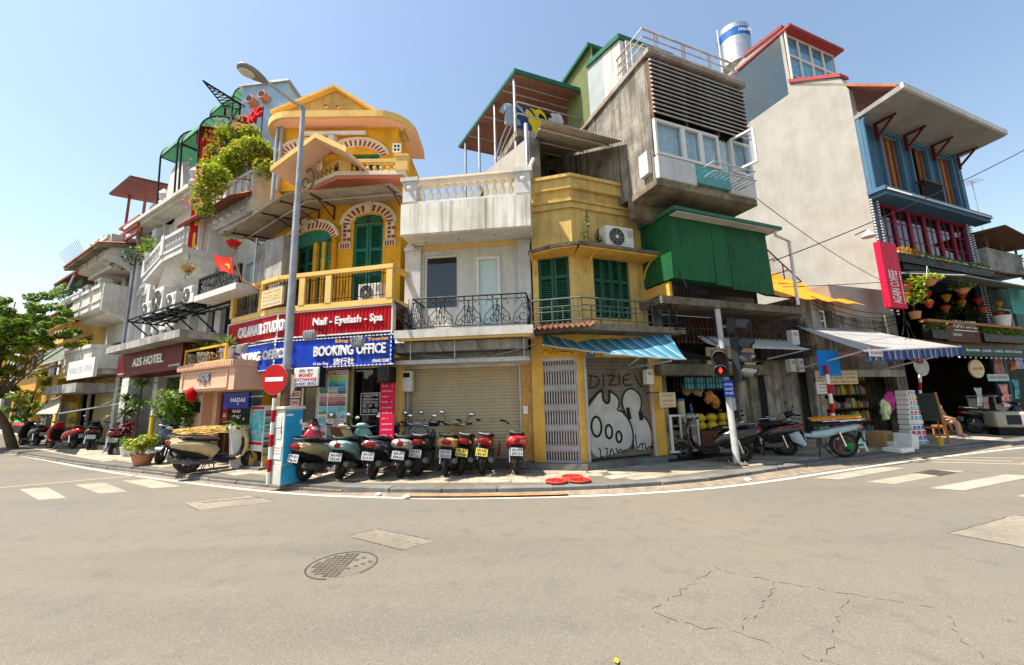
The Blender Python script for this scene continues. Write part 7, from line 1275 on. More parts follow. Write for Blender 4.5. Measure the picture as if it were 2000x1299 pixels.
MB(FL).box(pu1+.42,pu1+.72,-.065,-.06,1.2,1.9).build('red_sticker',MT['red'],hb2)
for k in range(6):text(('HAND MADE','LEATHER','SHOES','BAGS','BELTS','2ND FLOOR')[k],hb2,FL,(pu1+1.0,pu1+1.45,1.0+k*.16,1.08+k*.16),-.06,MT['letter'])
for k in range(2):text(('SALE','NEW')[k],hb2,FL,(pu1+.46,pu1+.68,1.35+k*.25,1.47+k*.25),-.058,MT['letter'],bold=.02)
hs_=thing('hanging_sign','glossy dark blue sign hanging on an arm below the salmon fascia','sign',FL.w(fu1-.6,.6,fz_0-.6));PF=Fr(*FL.w(FL.u(470,780,.55),.55,0).xy,96);r=PF.r(438,768,484,797,0);MB(PF).box(r[0],r[1],-.1,0,r[2],r[3]).build('panel',M('glossy_blue',(.01,.02,.2),.25,coat=.4,bump=0),hs_);h_=r[3]-r[2]
text('HADAS',hs_,PF,(r[0]+.2,r[1]-.08,r[2]+h_*.4,r[2]+h_*.68),.004,MT['letter'],bold=.02);text('SHOES',hs_,PF,(r[0]+.38,r[1]-.25,r[2]+h_*.22,r[2]+h_*.32),.004,MT['letter']);MB(PF).tube([(r[1],-.05,r[3]-.1),(r[1]+.35,-.05,r[3]-.1)],.02,6).build('arm',MT['gal'],hs_)
zb2=fz_1+.17;zr2=FL.z(400,678,OF-.05);rb0,rb1=FL.u(361,700,OF-.05),FL.u(441,690,OF-.05);bm2=frame_mb(FL,rb0,rb1,zb2,zr2,OF-.1,OF-.04,.05).build('balcony_frame',MT['gold'],hb2);mb=MB(FL);rr=random.Random(8);x=rb0+.15
while x<rb1-.1:
    for z in(zb2+.2,zb2+.42,zb2+.64):
        if z<zr2-.1:scroll(mb,FL,x,z,.13,1.2,rr.uniform(0,6),rr.choice((-1,1)),OF-.07,.012)
    x+=.2
mb.build('balcony_scrollwork',M('bronze_scroll',(.22,.15,.07),.5,metal=.3,var=.5),bm2)
# first floor wall, second balcony
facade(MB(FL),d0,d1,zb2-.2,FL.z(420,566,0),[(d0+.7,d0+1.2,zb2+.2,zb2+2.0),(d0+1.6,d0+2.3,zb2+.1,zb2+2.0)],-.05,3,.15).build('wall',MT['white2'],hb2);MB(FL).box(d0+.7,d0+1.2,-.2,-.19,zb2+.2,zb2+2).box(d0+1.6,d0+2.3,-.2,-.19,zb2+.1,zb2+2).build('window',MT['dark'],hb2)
ts=thing('hanging_board','black board with yellow lettering hung under the second balcony of the white house','sign',FL.w(d0+1,.3,zb2+2));r=(FL.u(408,595,.35),FL.u(452,585,.35),FL.z(408,613,.35),FL.z(408,588,.35));r=(*r[:2],r[2]+.05,r[3]+.1);MB(FL).box(r[0],r[1],.3,.35,*r[2:]).build('panel',MT['black'],ts);h_=r[3]-r[2];text('Thanh Thủy',ts,FL,(r[0]+.06,r[0]+(r[1]-r[0])*.55,r[2]+h_*.62,r[2]+h_*.88),.353,MT['gold'],bold=.03);text('VẢI LỤA TƠ TẰM',ts,FL,(r[0]+.1,r[0]+(r[1]-r[0])*.55,r[2]+h_*.34,r[2]+h_*.54),.353,MT['gold'],bold=.03);text('TẦNG 2 - 21 LÃN ÔNG',ts,FL,(r[0]+.08,r[1]-.1,r[2]+h_*.1,r[2]+h_*.24),.353,MT['letter']);text('安 安',ts,FL,(r[0]+(r[1]-r[0])*.65,r[1]-.08,r[2]+h_*.5,r[2]+h_*.85),.353,MT['letter'])
OT=.42;zf3=FL.z(420,402,OT);OB2=.85;q0,q1=FL.u(379,580,OB2),FL.u(462,545,OB2);zs2=FL.z(420,573,OB2);MB(FL).box(q0,q1,-.1,OB2,zs2-.05,zs2+.12).build('balcony_slab',MT['white2'],hb2)
zr3=FL.z(420,530,OB2);rl=frame_mb(FL,q0+.05,q1,zs2+.13,zr3,OB2-.12,OB2-.05,.05).build('balcony_rail',MT['iron'],hb2);mb=MB(FL);x=q0+.2
while x<q1-.1:
    for z in(zs2+.32,zs2+.55,zs2+.78):
        if z<zr3-.08:scroll(mb,FL,x,z,.13,1.2,rr.uniform(0,6),rr.choice((-1,1)),OB2-.08,.011)
    x+=.2
mb.build('balcony_scrollwork',MT['iron'],rl)
wz=zs2+.1;ztopw=FL.z(420,470,0);facade(MB(FL),d0,d1,wz-.2,zf3-.2,[(d0+1.0,d0+1.5,wz+.3,wz+1.7),(d0+1.8,d0+2.4,wz+.3,wz+1.7)],-.9,3,.15).build('wall',MT['white2'],hb2);MB(FL).box(d0+1.0,d0+1.5,-1.05,-1.04,wz+.3,wz+1.7).box(d0+1.8,d0+2.4,-1.05,-1.04,wz+.3,wz+1.7).build('window',MT['curtain'],hb2)
pp=(FL.u(477,520,.2),FL.u(520,520,.2),FL.z(490,553,.2),FL.z(490,470,.2));MB(FL).box(pp[0]+.1,pp[1]+.2,-.5,-.1,pp[2]-.6,pp[3]).build('partition_panel',MT['greywall'],hb2);MB(FL).tube([(pp[0]+.08,-.05,pp[2]-1.5),(pp[0]+.08,-.05,pp[3]+.2)],.04,6).build('downpipe',MT['gal'],hb2)
# flag
x,z=FL.at(470,535,.9);fg=thing('flag','red flag with a yellow star hanging from the second balcony','flag',FL.w(x,.9,z));a_,b_,c_,d_=[FL.at(*q,1.2)for q in((416,497),(456,505),(436,531),(461,536))]
fl=lambda s,t:((a_[0]*(1-s)+b_[0]*s)*(1-t)+(c_[0]*(1-s)+d_[0]*s)*t,1.2+.07*sin(7*s+2*t)*(1-s*.3),(a_[1]*(1-s)+b_[1]*s)*(1-t)+(c_[1]*(1-s)+d_[1]*s)*t+.02*sin(11*s))
MB(FL).sheet(fl,16,10).build('cloth',MT['flag'],fg,60);st=[]
for k in range(10):q=.21 if k%2==0 else .09;st.append((.52+q*.75*sin(k*pi/5),.52-q*cos(k*pi/5)*1.3))
for off in(.012,-.012):
    mb=MB(FL);mb.f=[[mb.p(*[c+(off if i==1 else 0)for i,c in enumerate(fl(.52,.52))])]+[mb.p(*[c+(off if i==1 else 0)for i,c in enumerate(fl(*st[j%10]))])for j in(k,k+1)]for k in range(10)];mb.build('star',MT['gold'],fg)
MB(FL).tube([(b_[0]+.05,1.22,b_[1]+.08),(d_[0]+.05,1.1,d_[1]-.1),(d_[0]+.35,.8,d_[1]-.35)],.018,6).build('pole',MT['wood'],fg)
x,z=FL.at(456,474,.9)
for(px,py,l)in((456,476,'red hanging basket under the corrugated awning corner'),(367,525,'small terracotta hanging basket below the vertical hotel sign')):
    x,z=FL.at(px,py,.9);W=FL.w(x,.9,0);t=thing('hanging_basket',l,'hanging basket',FL.w(x,.9,z));MB().lathe(W.x,W.y,[(.08,z-.12),(.17,z+.02),(.18,z+.05)],10).build('basket',MT['terracotta']if px<400 else MT['red'],t);MB(FL).leaves([((x,.9,z+.1),(.24,.2,.1),70),((x+.1,.9,z-.25),(.08,.08,.2),30)],.05).build('foliage',MT['leaf'],t);MB(FL).tube([(x-.15,.9,z+.05),(x,.9,z+.45),(x+.15,.9,z+.05)],.008,4).build('wire',MT['black'],t)
# third floor: projecting white balcony with tile fringe, soffit and flowers
O3=-.12;p0,p1=FL.u(400,420,O3),-2.88;zb3,zt3_=FL.z(494,407,O3),FL.z(494,325,O3)
zb3b=zb3-.25;MB(FL).box(p0,p1,O3-.12,O3,zb3,zt3_-.25).build('parapet',MT['white2'],hb2);MB(FL).box(p1-.12,p1,-2.2,O3-.121,zb3-.3,zt3_+.0).build('parapet',MT['white2'],hb2);MB(FL).box(p0+.002,p1-.121,-2.2,O3-.2,zb3-.05,zb3+.08).build('balcony_floor',MT['white2'],hb2)
for k in range(7):x=p0+(p1-p0)*(k+.5)/7;MB(FL).box(x-.06,x+.06,O3+.001,O3+.05,zb3+.1,zt3_-.25).build('parapet_rib',MT['white2'],hb2)
MB(FL).box(p0-.02,p1,O3-.16,O3+.06,zt3_-.25,zt3_-.15).build('parapet_rail',MT['white2'],hb2)
tf=(FL.u(346,454,OT),0)
te=p1+.02;corrugated(MB(FL),(tf[0],OT+.05,zf3),(te,OT+.05,zf3),(tf[0],O3+.0,zf3+.42),(te,O3+.0,zf3+.42),34,.03).build('tile_fringe',MT['tile'],hb2);MB(FL).hexa([(tf[0],O3,zf3+.3),(te,O3,zf3+.3),(te,OT+.02,zf3-.08),(tf[0],OT+.02,zf3-.08),(tf[0],O3,zf3+.36),(te,O3,zf3+.36),(te,OT+.02,zf3-.03),(tf[0],OT+.02,zf3-.03)]).build('fringe_boarding',MT['brownwood'],hb2)
MB(FL).hexa([(tf[0]+.4,-1.1,zf3-.45),(te,-1.1,zf3-.45),(te,O3+.05,zf3-.02),(tf[0]+.4,O3+.05,zf3-.02),(tf[0]+.4,-1.1,zf3-.35),(te,-1.1,zf3-.35),(te,O3+.05,zf3+.12),(tf[0]+.4,O3+.05,zf3+.12)]).build('sloped_soffit',MT['white2'],hb2)
cl_=thing('ceiling_lamp','round dark rimmed lamp on the white sloped soffit','lamp',FL.w(-4.3,.5,zf3));x,z=FL.at(447,438,-.5);W=FL.w(x,-.5,0);zz=zf3-.45+.43*.6/1.15;MB().lathe(W.x,W.y,[(.03,zz-.12),(.13,zz-.06),(.17,zz+.0),(.17,zz+.03)],14).build('shade',M('bronze_lamp',(.12,.09,.06),.4),cl_,50)
bo=thing('bougainvillea','bushy yellow green bougainvillea spilling over the white roof balcony','plant',FL.w((p0+p1)/2,O3,zt3_));rr=random.Random(17);cl=[]
for px,py,w_,n in((395,395,.4,250),(405,370,.5,350),(420,345,.55,450),(440,330,.6,500),(460,315,.6,500),(480,300,.6,500),(500,290,.55,450),(515,305,.5,300),(430,300,.5,300),(450,280,.45,300),(470,262,.45,300),(440,262,.4,200),(490,260,.4,200),(473,235,.25,120),(410,325,.35,160),(400,410,.3,140),(520,330,.45,200)):
    o_=O3+rr.uniform(-.25,.2)+(.75 if px<425 else(.3 if px<450 else 0));x,z=FL.at(px,py,o_);cl.append(((x,o_,z),(w_*.9,w_*.8,w_*.72),int(n*1.1)))
MB(FL).leaves(cl,.075,rr).build('foliage',MT['leafyellow'],bo);MB(FL).leaves([(c,(r[0]*.7,r[1]*.7,r[2]*.7),n//2)for c,r,n in cl],.08,rr).build('inner_foliage',MT['leaf'],bo);MB(FL).leaves([((c[0]+rr.uniform(-.3,.3),c[1]+.3,c[2]+rr.uniform(-.2,.2)),(.3,.2,.2),16)for c,r,n in cl],.055,rr).build('blossom',MT['petal'],bo)
mb=MB(FL)
for c,r,n in cl[::2]:mb.tube([(c[0],-.5,zt3_-.4),(c[0]+.1,-.3,(zt3_+c[2])/2),c],.02,4)
mb.build('stem',MT['bark'],bo)
rlt=thing('rooftop_letters','row of red standing letters half hidden by the flowers on the white house roof','sign',FL.w(p0,.2,zt3_+1));a_,b_=FL.at(452,262,-.3),FL.at(510,225,-.3);text('PHÚC LỘC',rlt,FL,(FL.u(452,262,-.3),FL.u(510,225,-.3),FL.z(480,250,-.3),FL.z(480,226,-.3)),-.3,MT['letterred'],bold=.04,ext=.06)
mb=MB(FL);[mb.tube([(a_[0]+(b_[0]-a_[0])*k/5,-.35,zt3_-.3),(a_[0]+(b_[0]-a_[0])*k/5,-.35,FL.z(480,230,-.3))],.02,4)for k in range(6)];mb.build('letter_stand',MT['iron'],rlt)
# agave planters on the salmon balcony
for k,(px,l)in enumerate(((376,'white pot with spiky palm at the left of the salmon balcony'),(402,'spiky agave in the middle of the salmon balcony'),(446,'spiky plant behind the red nail sign corner'))):
    x,z=FL.at(px,665,.55);W=FL.w(x,.55,0);t=thing('potted_palm',l,'plant',(W.x,W.y,zb2),'spiky plants on the salmon balcony');MB().lathe(W.x,W.y,[(.12,zb2),(.17,zb2+.3),(.18,zr2-.08)],12).build('pot',MT['ceramic'],t,50);MB().blades((W.x,W.y,zr2-.06),46,.62,.045,rr,.8,1,.35).build('foliage',MT['leafpalm'],t)
# ================================================================== white hotel
ht=thing('hotel','ornate white hotel with a maroon sign over a tall glazed entrance','building',FL.w(-8,0,0))
ha,hb3=FL.u(232,820,0),d0-.06;OS_=.8;sz0,sz1=FL.z(290,729,OS_),FL.z(290,676,OS_);sa_,sb_=FL.u(230,715,OS_),FL.u(356,690,OS_)
OC=1.25;cz0=FL.z(280,674,OC);MB(FL).box(FL.u(207,687,OC),FL.u(351,645,OC),-.1,OC,cz0,cz0+.22).build('canopy_slab',MT['greywall'],ht)
hsn=thing('hotel_sign','long maroon hotel sign with raised white letters','sign',FL.w(sa_,OS_,sz0));MB(FL).box(sa_,sb_,-.05,OS_,sz0,cz0-.01).build('panel',MT['maroon'],hsn);hh=cz0-sz0;text('A25 HOTEL',hsn,FL,(FL.u(262,705,OS_),FL.u(322,690,OS_),sz0+hh*.36,sz0+hh*.72),OS_+.01,MT['letter'],bold=.015,ext=.03);text('(024) 3828 2828',hsn,FL,(FL.u(331,700,OS_),FL.u(352,700,OS_),sz0+hh*.12,sz0+hh*.22),OS_+.003,MT['letter']);text('19 LÃN ÔNG',hsn,FL,(sa_+.1,sa_+.8,sz0+hh*.1,sz0+hh*.18),OS_+.003,MT['letter'])
facade(MB(FL),ha,hb3,.1,cz0+.3,[(ha+.55,ha+1.5,.3,sz0),(ha+2.3,ha+3.1,.3,sz0),(ha+3.5,hb3-.25,.3,sz0)],0,5,.35).build('wall',MT['white2'],ht)
MB(FL).box(ha+1.55,ha+2.25,.003,.45,.1,sz0).build('column',MT['white2'],ht)
for a_,b_ in((ha+.55,ha+1.5),(ha+2.3,ha+3.1),(ha+3.5,hb3-.25)):wq=frame_mb(FL,a_,b_,.3,sz0,-.3,-.24,.05);wq.box(a_+.05,b_-.05,-.3,-.24,2.2,2.28);wq=wq.build('glazing',MT['gal'],ht);MB(FL).box(a_+.05,b_-.05,-.28,-.27,.35,sz0-.05).build('pane',MT['glassgreen'],wq)
MB(FL).box(ha+.3,hb3-.1,-2.5,-2.4,.2,sz0).build('lobby_wall',M('lobby_green',(.16,.26,.22),.6),ht);MB(FL).box(ha-.1,hb3,-.05,.5,.1,.3).build('step',MT['kerb'],ht)
zcor=FL.z(330,400,.55);z2_=cz0+.25
hw_=[(ha+.6,ha+1.3,z2_+.5,z2_+2.4),(ha+2.4,ha+3.2,z2_+.4,z2_+2.4),(ha+.6,ha+1.3,z2_+4.0,z2_+5.9),(ha+2.3,ha+3.2,z2_+3.6,z2_+6.0),(ha+.7,ha+1.4,z2_+6.9,zcor-.8),(ha+2.3,ha+3.1,z2_+6.9,zcor-.8)]
hw_=[h for h in hw_ if h[3]>h[2]+.4];facade(MB(FL),ha,hb3,z2_,zcor,hw_,0,5,.2).build('wall',MT['white2'],ht)
for h in hw_:
    wq=frame_mb(FL,h[0],h[1],h[2],h[3],-.17,-.1,.06);wq.box((h[0]+h[1])/2-.03,(h[0]+h[1])/2+.03,-.17,-.1,h[2]+.06,h[3]-.06);wq=wq.build('window',MT['signwhite'],ht);MB(FL).box(h[0]+.06,h[1]-.06,-.15,-.14,h[2]+.06,h[3]-.06).build('pane',MT['curtain'],wq);mb=MB(FL);A=arch_pts((h[0]+h[1])/2,h[3],(h[1]-h[0])/2+.05,.3,0,pi,10);B=arch_pts((h[0]+h[1])/2,h[3],(h[1]-h[0])/2+.2,.45,0,pi,10)
    for i in range(10):mb.hexa([(u,.002,z)for u,z in(A[i],A[i+1],B[i+1],B[i])]+[(u,.09,z)for u,z in(A[i],A[i+1],B[i+1],B[i])])
    mb.build('window_hood',MT['cream']if False else MT['white2'],ht)
for x in(ha+.1,ha+1.75,hb3-.35):MB(FL).box(x,x+.3,.003,.14,z2_,zcor-.2).build('pilaster',MT['white2'],ht);MB(FL).box(x-.06,x+.36,.003,.2,zcor-.5,zcor-.2).build('capital',MT['white2'],ht)
MB(FL).hprism([(ha-.1,-1),(ha-.1,.5),(hb3,.5),(hb3,-1)],zcor,zcor+.12).hprism([(ha-.15,-1),(ha-.15,.62),(hb3,.62),(hb3,-1)],zcor+.122,zcor+.26).build('cornice',MT['cream']if False else MT['white'],ht)
pdm=(ha+hb3)/2+.6;MB(FL).prism([(pdm-1.6,zcor+.26),(pdm+1.7,zcor+.26),(pdm+1.5,zcor+.7),(pdm+.8,zcor+.9),(pdm+.5,zcor+1.9),(pdm,zcor+2.15),(pdm-.5,zcor+1.9),(pdm-.8,zcor+.9),(pdm-1.5,zcor+.7)],-.1,.25).build('pediment',MT['white2'],ht)
for x in(pdm-1.5,pdm+1.4):MB().lathe(FL.w(x,.1,0).x,FL.w(x,.1,0).y,[(.12,zcor+.7),(.2,zcor+.85),(.1,zcor+1.0),(.22,zcor+1.25),(.05,zcor+1.5)],10).build('urn',MT['white2'],ht,50)
# bay balcony
bz0,bz1=FL.z(316,498,.95),FL.z(316,468,.95);y0_,y1_=FL.u(281,500,.5),FL.u(360,490,.9)
xm_=FL.u(318,490,.95);bay=[(y0_,0),(y0_+.1,.45),(xm_,.95),(y1_,.95),(y1_,0)]
MB(FL).hprism(bay,bz0-.25,bz0-.05).build('balcony_slab',MT['white2'],ht);MB(FL).hexa([(y0_+.3,0,bz0-.9),(y1_-.2,0,bz0-.9),(y1_-.3,.1,bz0-.9),(y0_+.4,.1,bz0-.9),(y0_+.05,0,bz0-.252),(y1_-.05,0,bz0-.252),(y1_-.05,.85,bz0-.252),(xm_,.85,bz0-.252)]).build('balcony_corbel',MT['white2'],ht)
def rail_run(P0,P1,fr,z0,z1,root,mat,n):
    a_,b_=fr.w(*P0,0),fr.w(*P1,0);d=(b_-a_);az=math.degrees(math.atan2(d.x,d.y));f=Fr(a_.x,a_.y,az);L=d.length
    MB(f).box(0,L,-.08,.08,z1-.1,z1).box(0,L,-.08,.08,z0,z0+.07).build('parapet_rail',mat,root);bm=baluster_mesh(z1-z0-.17,.06,mat)
    for k in range(n):part('baluster',bm,root,f,L*(k+.5)/n,0,z0+.07)
rail_run((y0_+.1,.42),(xm_-.1,.88),FL,bz0-.05,bz1,ht,MT['white2'],7);rail_run((xm_+.1,.9),(y1_,.9),FL,bz0-.05,bz1,ht,MT['white2'],6)
for u_,o_ in((xm_,.9),(y0_+.08,.4)):MB(FL).box(u_-.12,u_+.12,o_-.12,o_+.1,bz0-.05,bz1+.06).build('balcony_pier',MT['white2'],ht)
for k,(u_,o_,l)in enumerate(((y0_+.3,.4,'left of two leafy pots on the white bay balcony'),(y0_+.8,.55,'right of two leafy pots on the white bay balcony'))):
    W=FL.w(u_,o_,0);t=thing('potted_plant',l,'plant',(W.x,W.y,bz1),'pots on the bay balcony');MB().lathe(W.x,W.y,[(.12,bz1),(.16,bz1+.16)],10).build('pot',MT['ceramic'],t);MB().leaves([((W.x,W.y,bz1+.4),(.45,.4,.3),130)],.1,rr).build('foliage',MT['leaf'],t)
# air conditioner rack
rz_=FL.z(300,612,.9);ra_,rb_=FL.u(253,622,1.0),FL.u(357,603,1.0);rk=thing('metal_rack','black steel rack bracketed to the white hotel wall carrying air conditioners','rack',FL.w(ra_,.5,rz_));mb=MB(FL)
for k in range(6):mb.box(ra_,rb_,.05+k*.19,.1+k*.19,rz_-.05,rz_)
for k in range(5):x=ra_+(rb_-ra_)*k/4;mb.box(x-.03,x+.03,.02,1.05,rz_-.1,rz_-.051);mb.tube([(x,.02,rz_-.9),(x,.95,rz_-.08)],.025,4)
mb.build('frame',MT['iron'],rk)
xs4=[ra_+.15,ra_+1.15,ra_+2.2,rb_-.85]
for k,x in enumerate(xs4):ac_unit('air conditioner %s on the black rack of the white hotel'%('farthest left','second from the left','third from the left','nearest the salmon shop')[k],FL,x,x+.75,rz_+.05,rz_+.6+(.35 if k==1 else 0),.35,.75)
for k in range(6):x=ra_+.2+k*.65;ac_unit('cream air conditioner on the maroon sign canopy, %s from the left'%ORD[k],FL,x,x+.5,cz0+.27,cz0+.72,.15,.5)if x<hb3-.4 else None
MB(FL).tube([(ha-.12,.15,.3),(ha-.12,.15,zcor)],.07,8).build('downpipe',MT['gal'],ht)
# vertical red sign
VS=Fr(*FL.w(FL.u(383,420,.22),.22,0).xy,75);v0,v1=VS.u(366,480,0),VS.u(399,490,0);vz0,vz1,vz2=VS.z(380,493,0),VS.z(410,284,0),VS.z(395,246,0);vt0,vt1=VS.u(369,262,0),VS.u(430,275,0)
vsn=thing('vertical_sign','tall red vertical hotel sign with yellow letters projecting from the white facade','sign',VS.w(v0,0,vz0));MB(VS).box(v0,v1,-.2,0,vz0,vz1).build('panel',MT['red'],vsn);MB(VS).box(v0-.1,vt1,-.2,.01,vz1+.005,vz2).build('head_panel',MT['red'],vsn);text('A25',vsn,VS,(v0+.1,vt1-.15,vz1+.12,vz2-.12),.02,MT['gold'],bold=.04,ext=.03)
for k,ch in enumerate('HOTEL'):q=(vz1-vz0)/5;text(ch,vsn,VS,(v0+.15,v1-.15,vz1-(k+1)*q+.15,vz1-k*q-.12),.01,MT['gold'],bold=.04,ext=.03)
MB(VS).tube([(v1-.1,-.1,vz0+.1),(v1+.3,-.1,vz0-.5)],.03,5).build('arm',MT['iron'],vsn)
# roof: green arched awnings, truss, brown pergola
for k,(px0,py0,px1,py1,l)in enumerate(((308,350,345,300,'left green barrel awning on the hotel roof'),(350,322,388,272,'right green barrel awning on the hotel roof'),(408,250,455,195,'dark green awning beside the roof truss'))):
    o_=.5 if k<2 else-1.4;a_,b_=FL.u(px0,py0,o_),FL.u(px1,py1,o_);zl,zh=FL.z(px0,py0,o_),FL.z((px0+px1)/2,(py0+py1)/2-6,o_);zh=FL.z(px1,py1-3,o_-1.3)-(.95 if k<2 else 1.3);zl=zh-1.05
    t=thing('barrel_awning',l,'awning',FL.w(a_,o_,zl),'green awnings on the hotel roof');Q=lambda t_:(o_-1.3+1.3*sin(pi/2*t_),zl+(zh-zl)*cos(pi/2*t_))
    MB(FL).sheet(lambda s,t_:(a_+(b_-a_)*s,*Q(t_)),6,10).build('cloth',MT['greenawn'],t,60);MB(FL).poly([(a_,o_-1.3,zl)]+[(a_,*Q(q/8))for q in range(9)]).build('end_cloth',MT['greenawn'],t)
    mb=MB(FL);[mb.tube([(u_,*Q(q/10))for q in range(11)],.03,5).tube([(u_,o_-1.3,zl),(u_,o_,zl)],.025,4).tube([(u_,o_,zl),(u_,o_-.1,zcor)],.035,5)for u_ in(a_,b_)];[mb.tube([(b_,o_-1.3,zl),(b_,*Q(q/5))],.014,4)for q in range(1,5)];mb.tube([(a_,o_,zl),(b_,o_,zl)],.025,4);mb.build('frame',MT['iron'],t)
pg=thing('pergola','brown flat pergola roof with red rails on the hotel roof terrace','canopy',FL.w(ha,0,zcor));a_,b_=FL.u(231,398,.6),FL.u(338,388,-.4);zp=FL.z(270,375,.3)
MB(FL).hexa([(a_+.1,.9,zp-.1),(a_+2.6,.9,zp-.1),(a_+2.6,-2,zp+.4),(a_+.1,-2,zp+.4),(a_,.95,zp),(a_+2.6,.95,zp),(a_+2.6,-2,zp+.5),(a_,-2,zp+.5)]).build('roof',MT['brownroof'],pg);mb=MB(FL)
zq=FL.z(290,415,.5)
for z in(zq,zq-.35,zq-.7):mb.box(a_+.5,a_+2.8,.5,.58,z,z+.1).box(a_+.5,a_+.58,-2,.5,z,z+.1)
for x in(a_+.55,a_+2.6):mb.tube([(x,.4,zq-1.6),(x,.4,zp)],.05,5)
mb.build('rail',M('rust_red_rail',(.28,.07,.05),.6),pg);MB(FL).leaves([((a_+.9,.3,zq-1.3),(.8,.5,.5),200),((a_+2.0,.3,zq-1.4),(.5,.4,.4),150)],.09,rr).build('foliage',MT['leafdark'],pg)
tt=thing('roof_truss','black steel lattice truss cantilevered over the hotel roof','truss',FL.w(-8,0,zcor+2));P0,P1,P2=FL.at(397,158,1.0),FL.at(470,205,-.5),FL.at(440,212,-.5);mb=MB(FL);A=Vector((P0[0],1.0,P0[1]));B=Vector((P1[0],-.5,P1[1]));C=Vector((P2[0],-.5,P2[1]))
D=Vector((B.x,B.y-.8,B.z));mb.tube([A,B],.035,4).tube([A,C],.035,4).tube([A,D],.03,4)
for k in range(1,9):t_=k/9;a1,b1=A.lerp(B,t_),A.lerp(C,t_);mb.tube([a1,b1],.02,4).tube([A.lerp(C,t_),A.lerp(B,min(1,t_+.11))],.02,4).tube([A.lerp(D,t_),a1],.015,4)
mb.tube([B,Vector((B.x,B.y,zcor))],.05,4).tube([C,Vector((C.x,C.y,zcor))],.05,4)
for k in range(5):z=zcor+(B.z-zcor)*k/5;z2=zcor+(B.z-zcor)*(k+1)/5;mb.tube([(B.x,B.y,z),(C.x,C.y,z2)],.02,4).tube([(C.x,C.y,z),(B.x,B.y,z2)],.02,4)
mb.build('lattice',MT['iron'],tt)
# ================================================================== curved balcony house
cb=thing('balcony_house','grey white house with stepped curved balconies and a sagging tile eave','building',FL.w(-11,0,0));ka,kb=FL.u(163,820,0),ha-.02
kz=[FL.z(215,500+0,.9),FL.z(200,598,.9),FL.z(200,715,.9)]
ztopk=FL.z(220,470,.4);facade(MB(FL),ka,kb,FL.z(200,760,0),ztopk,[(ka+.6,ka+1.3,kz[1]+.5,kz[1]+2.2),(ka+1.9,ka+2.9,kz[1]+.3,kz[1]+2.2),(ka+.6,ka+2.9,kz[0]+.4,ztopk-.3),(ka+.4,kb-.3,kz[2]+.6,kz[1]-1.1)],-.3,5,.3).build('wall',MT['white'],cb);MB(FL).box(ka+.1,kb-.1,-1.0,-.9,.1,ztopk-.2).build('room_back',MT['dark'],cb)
for i,zb_ in enumerate(kz):
    hh=.95;prof=[];n3=3;W3=(kb-.15-ka-.1)/n3
    for k in range(n3):x=ka+.1+k*W3;prof+=[(x+.04,.72),(x+.18,.95),(x+W3-.18,.95),(x+W3-.04,.72)]
    mb=MB(FL).hprism([(ka+.05,-.3)]+prof+[(kb-.1,-.3)],zb_,zb_+hh*.85);mb.build('balcony_parapet',MT['white'],cb)
    out2=[(u,o+.07)for u,o in prof];MB(FL).hprism([(ka,-.3)]+out2+[(kb-.05,-.3)],zb_+hh*.851,zb_+hh).hprism([(ka,-.3)]+[(u,o+.04)for u,o in prof]+[(kb-.05,-.3)],zb_+.25,zb_+.32).build('balcony_moulding',MT['white'],cb);MB(FL).hprism([(ka+.3,-.3),(ka+.3,.6),(kb-.3,.6),(kb-.3,-.3)],zb_-.2,zb_-.003).build('balcony_corbel',MT['white'],cb)
    if i<2: # side wall with a round cut
        SW=Fr(*FL.w(kb-.12,.95,0).xy,31);R_=.85;zc_=zb_-.95;pts=[(0,zb_+hh),(1.25,zb_+hh),(1.25,zb_-1.6)]+[(.05+1.1*cos(t),zb_-1.6+1.4*sin(t))for t in[pi*k/20 for k in range(11)]]+[(0,zb_-.15)]
        MB(SW).prism(pts,-.05,.06).build('side_wall',MT['white'],cb)
zk=FL.z(230,455,1.3);MB(FL).hexa([(ka-.3,-1.5,zk+.7),(kb+.1,-1.5,zk+.7),(kb+.1,1.3,zk),(ka-.3,1.3,zk-.1),(ka-.3,-1.5,zk+.85),(kb+.1,-1.5,zk+.85),(kb+.1,1.3,zk+.12),(ka-.3,1.3,zk+.02)]).build('eave',MT['mossy'],cb);mb=MB(FL);corrugated(mb,(ka-.3,1.35,zk+.06),(kb+.1,1.35,zk+.14),(ka-.3,-1.5,zk+.95),(kb+.1,-1.5,zk+.95),26,.04);mb.build('roof_tiling',MT['tile'],cb)
sk=thing('spike_guard','fan of thin steel spikes along the tile eave','spikes',FL.w(ka,1,zk));mb=MB(FL);[mb.tube([(ka-.2+k*.2,1.2,zk+.1),(ka-.5+k*.22,1.5,zk+.75)],.01,3)for k in range(14)];mb.build('spike',MT['gal'],sk,kind='stuff')
for x,zq_,l in((ka+.2,kz[0]+.95,'brown fan unit on the top stepped balcony'),(ka+1.3,kz[0]+.95,'cream air conditioner on the top stepped balcony'),(ka+1.9,kz[1]+.95,'large cream air conditioner on the middle stepped balcony'),(ka+.1,kz[1]+.95,'small air conditioner at the left of the middle stepped balcony')):ac_unit(l,FL,x,x+.8,zq_+.06,zq_+.62,.3,.7)
zk0=FL.z(180,762,1.0);MB(FL).box(ka-.3,kb-.1,-.2,1.3,zk0-.05,zk0+.3).build('street_canopy',MT['greywall'],cb)
ws_=thing('shop_sign','faded white shop sign over the grey street canopy','sign',FL.w(ka,1.3,zk0));r=(FL.u(129,745,1.3),FL.u(180,738,1.3),zk0+.45,zk0+1.15);MB(FL).box(r[0],r[1],1.2,1.3,r[2],r[3]).build('panel',MT['signwhite'],ws_);text('GRILLED FISH',ws_,FL,(r[0]+.2,r[1]-.2,r[2]+.22,r[2]+.46),1.305,M('faded_letter',(.42,.44,.46),.6))
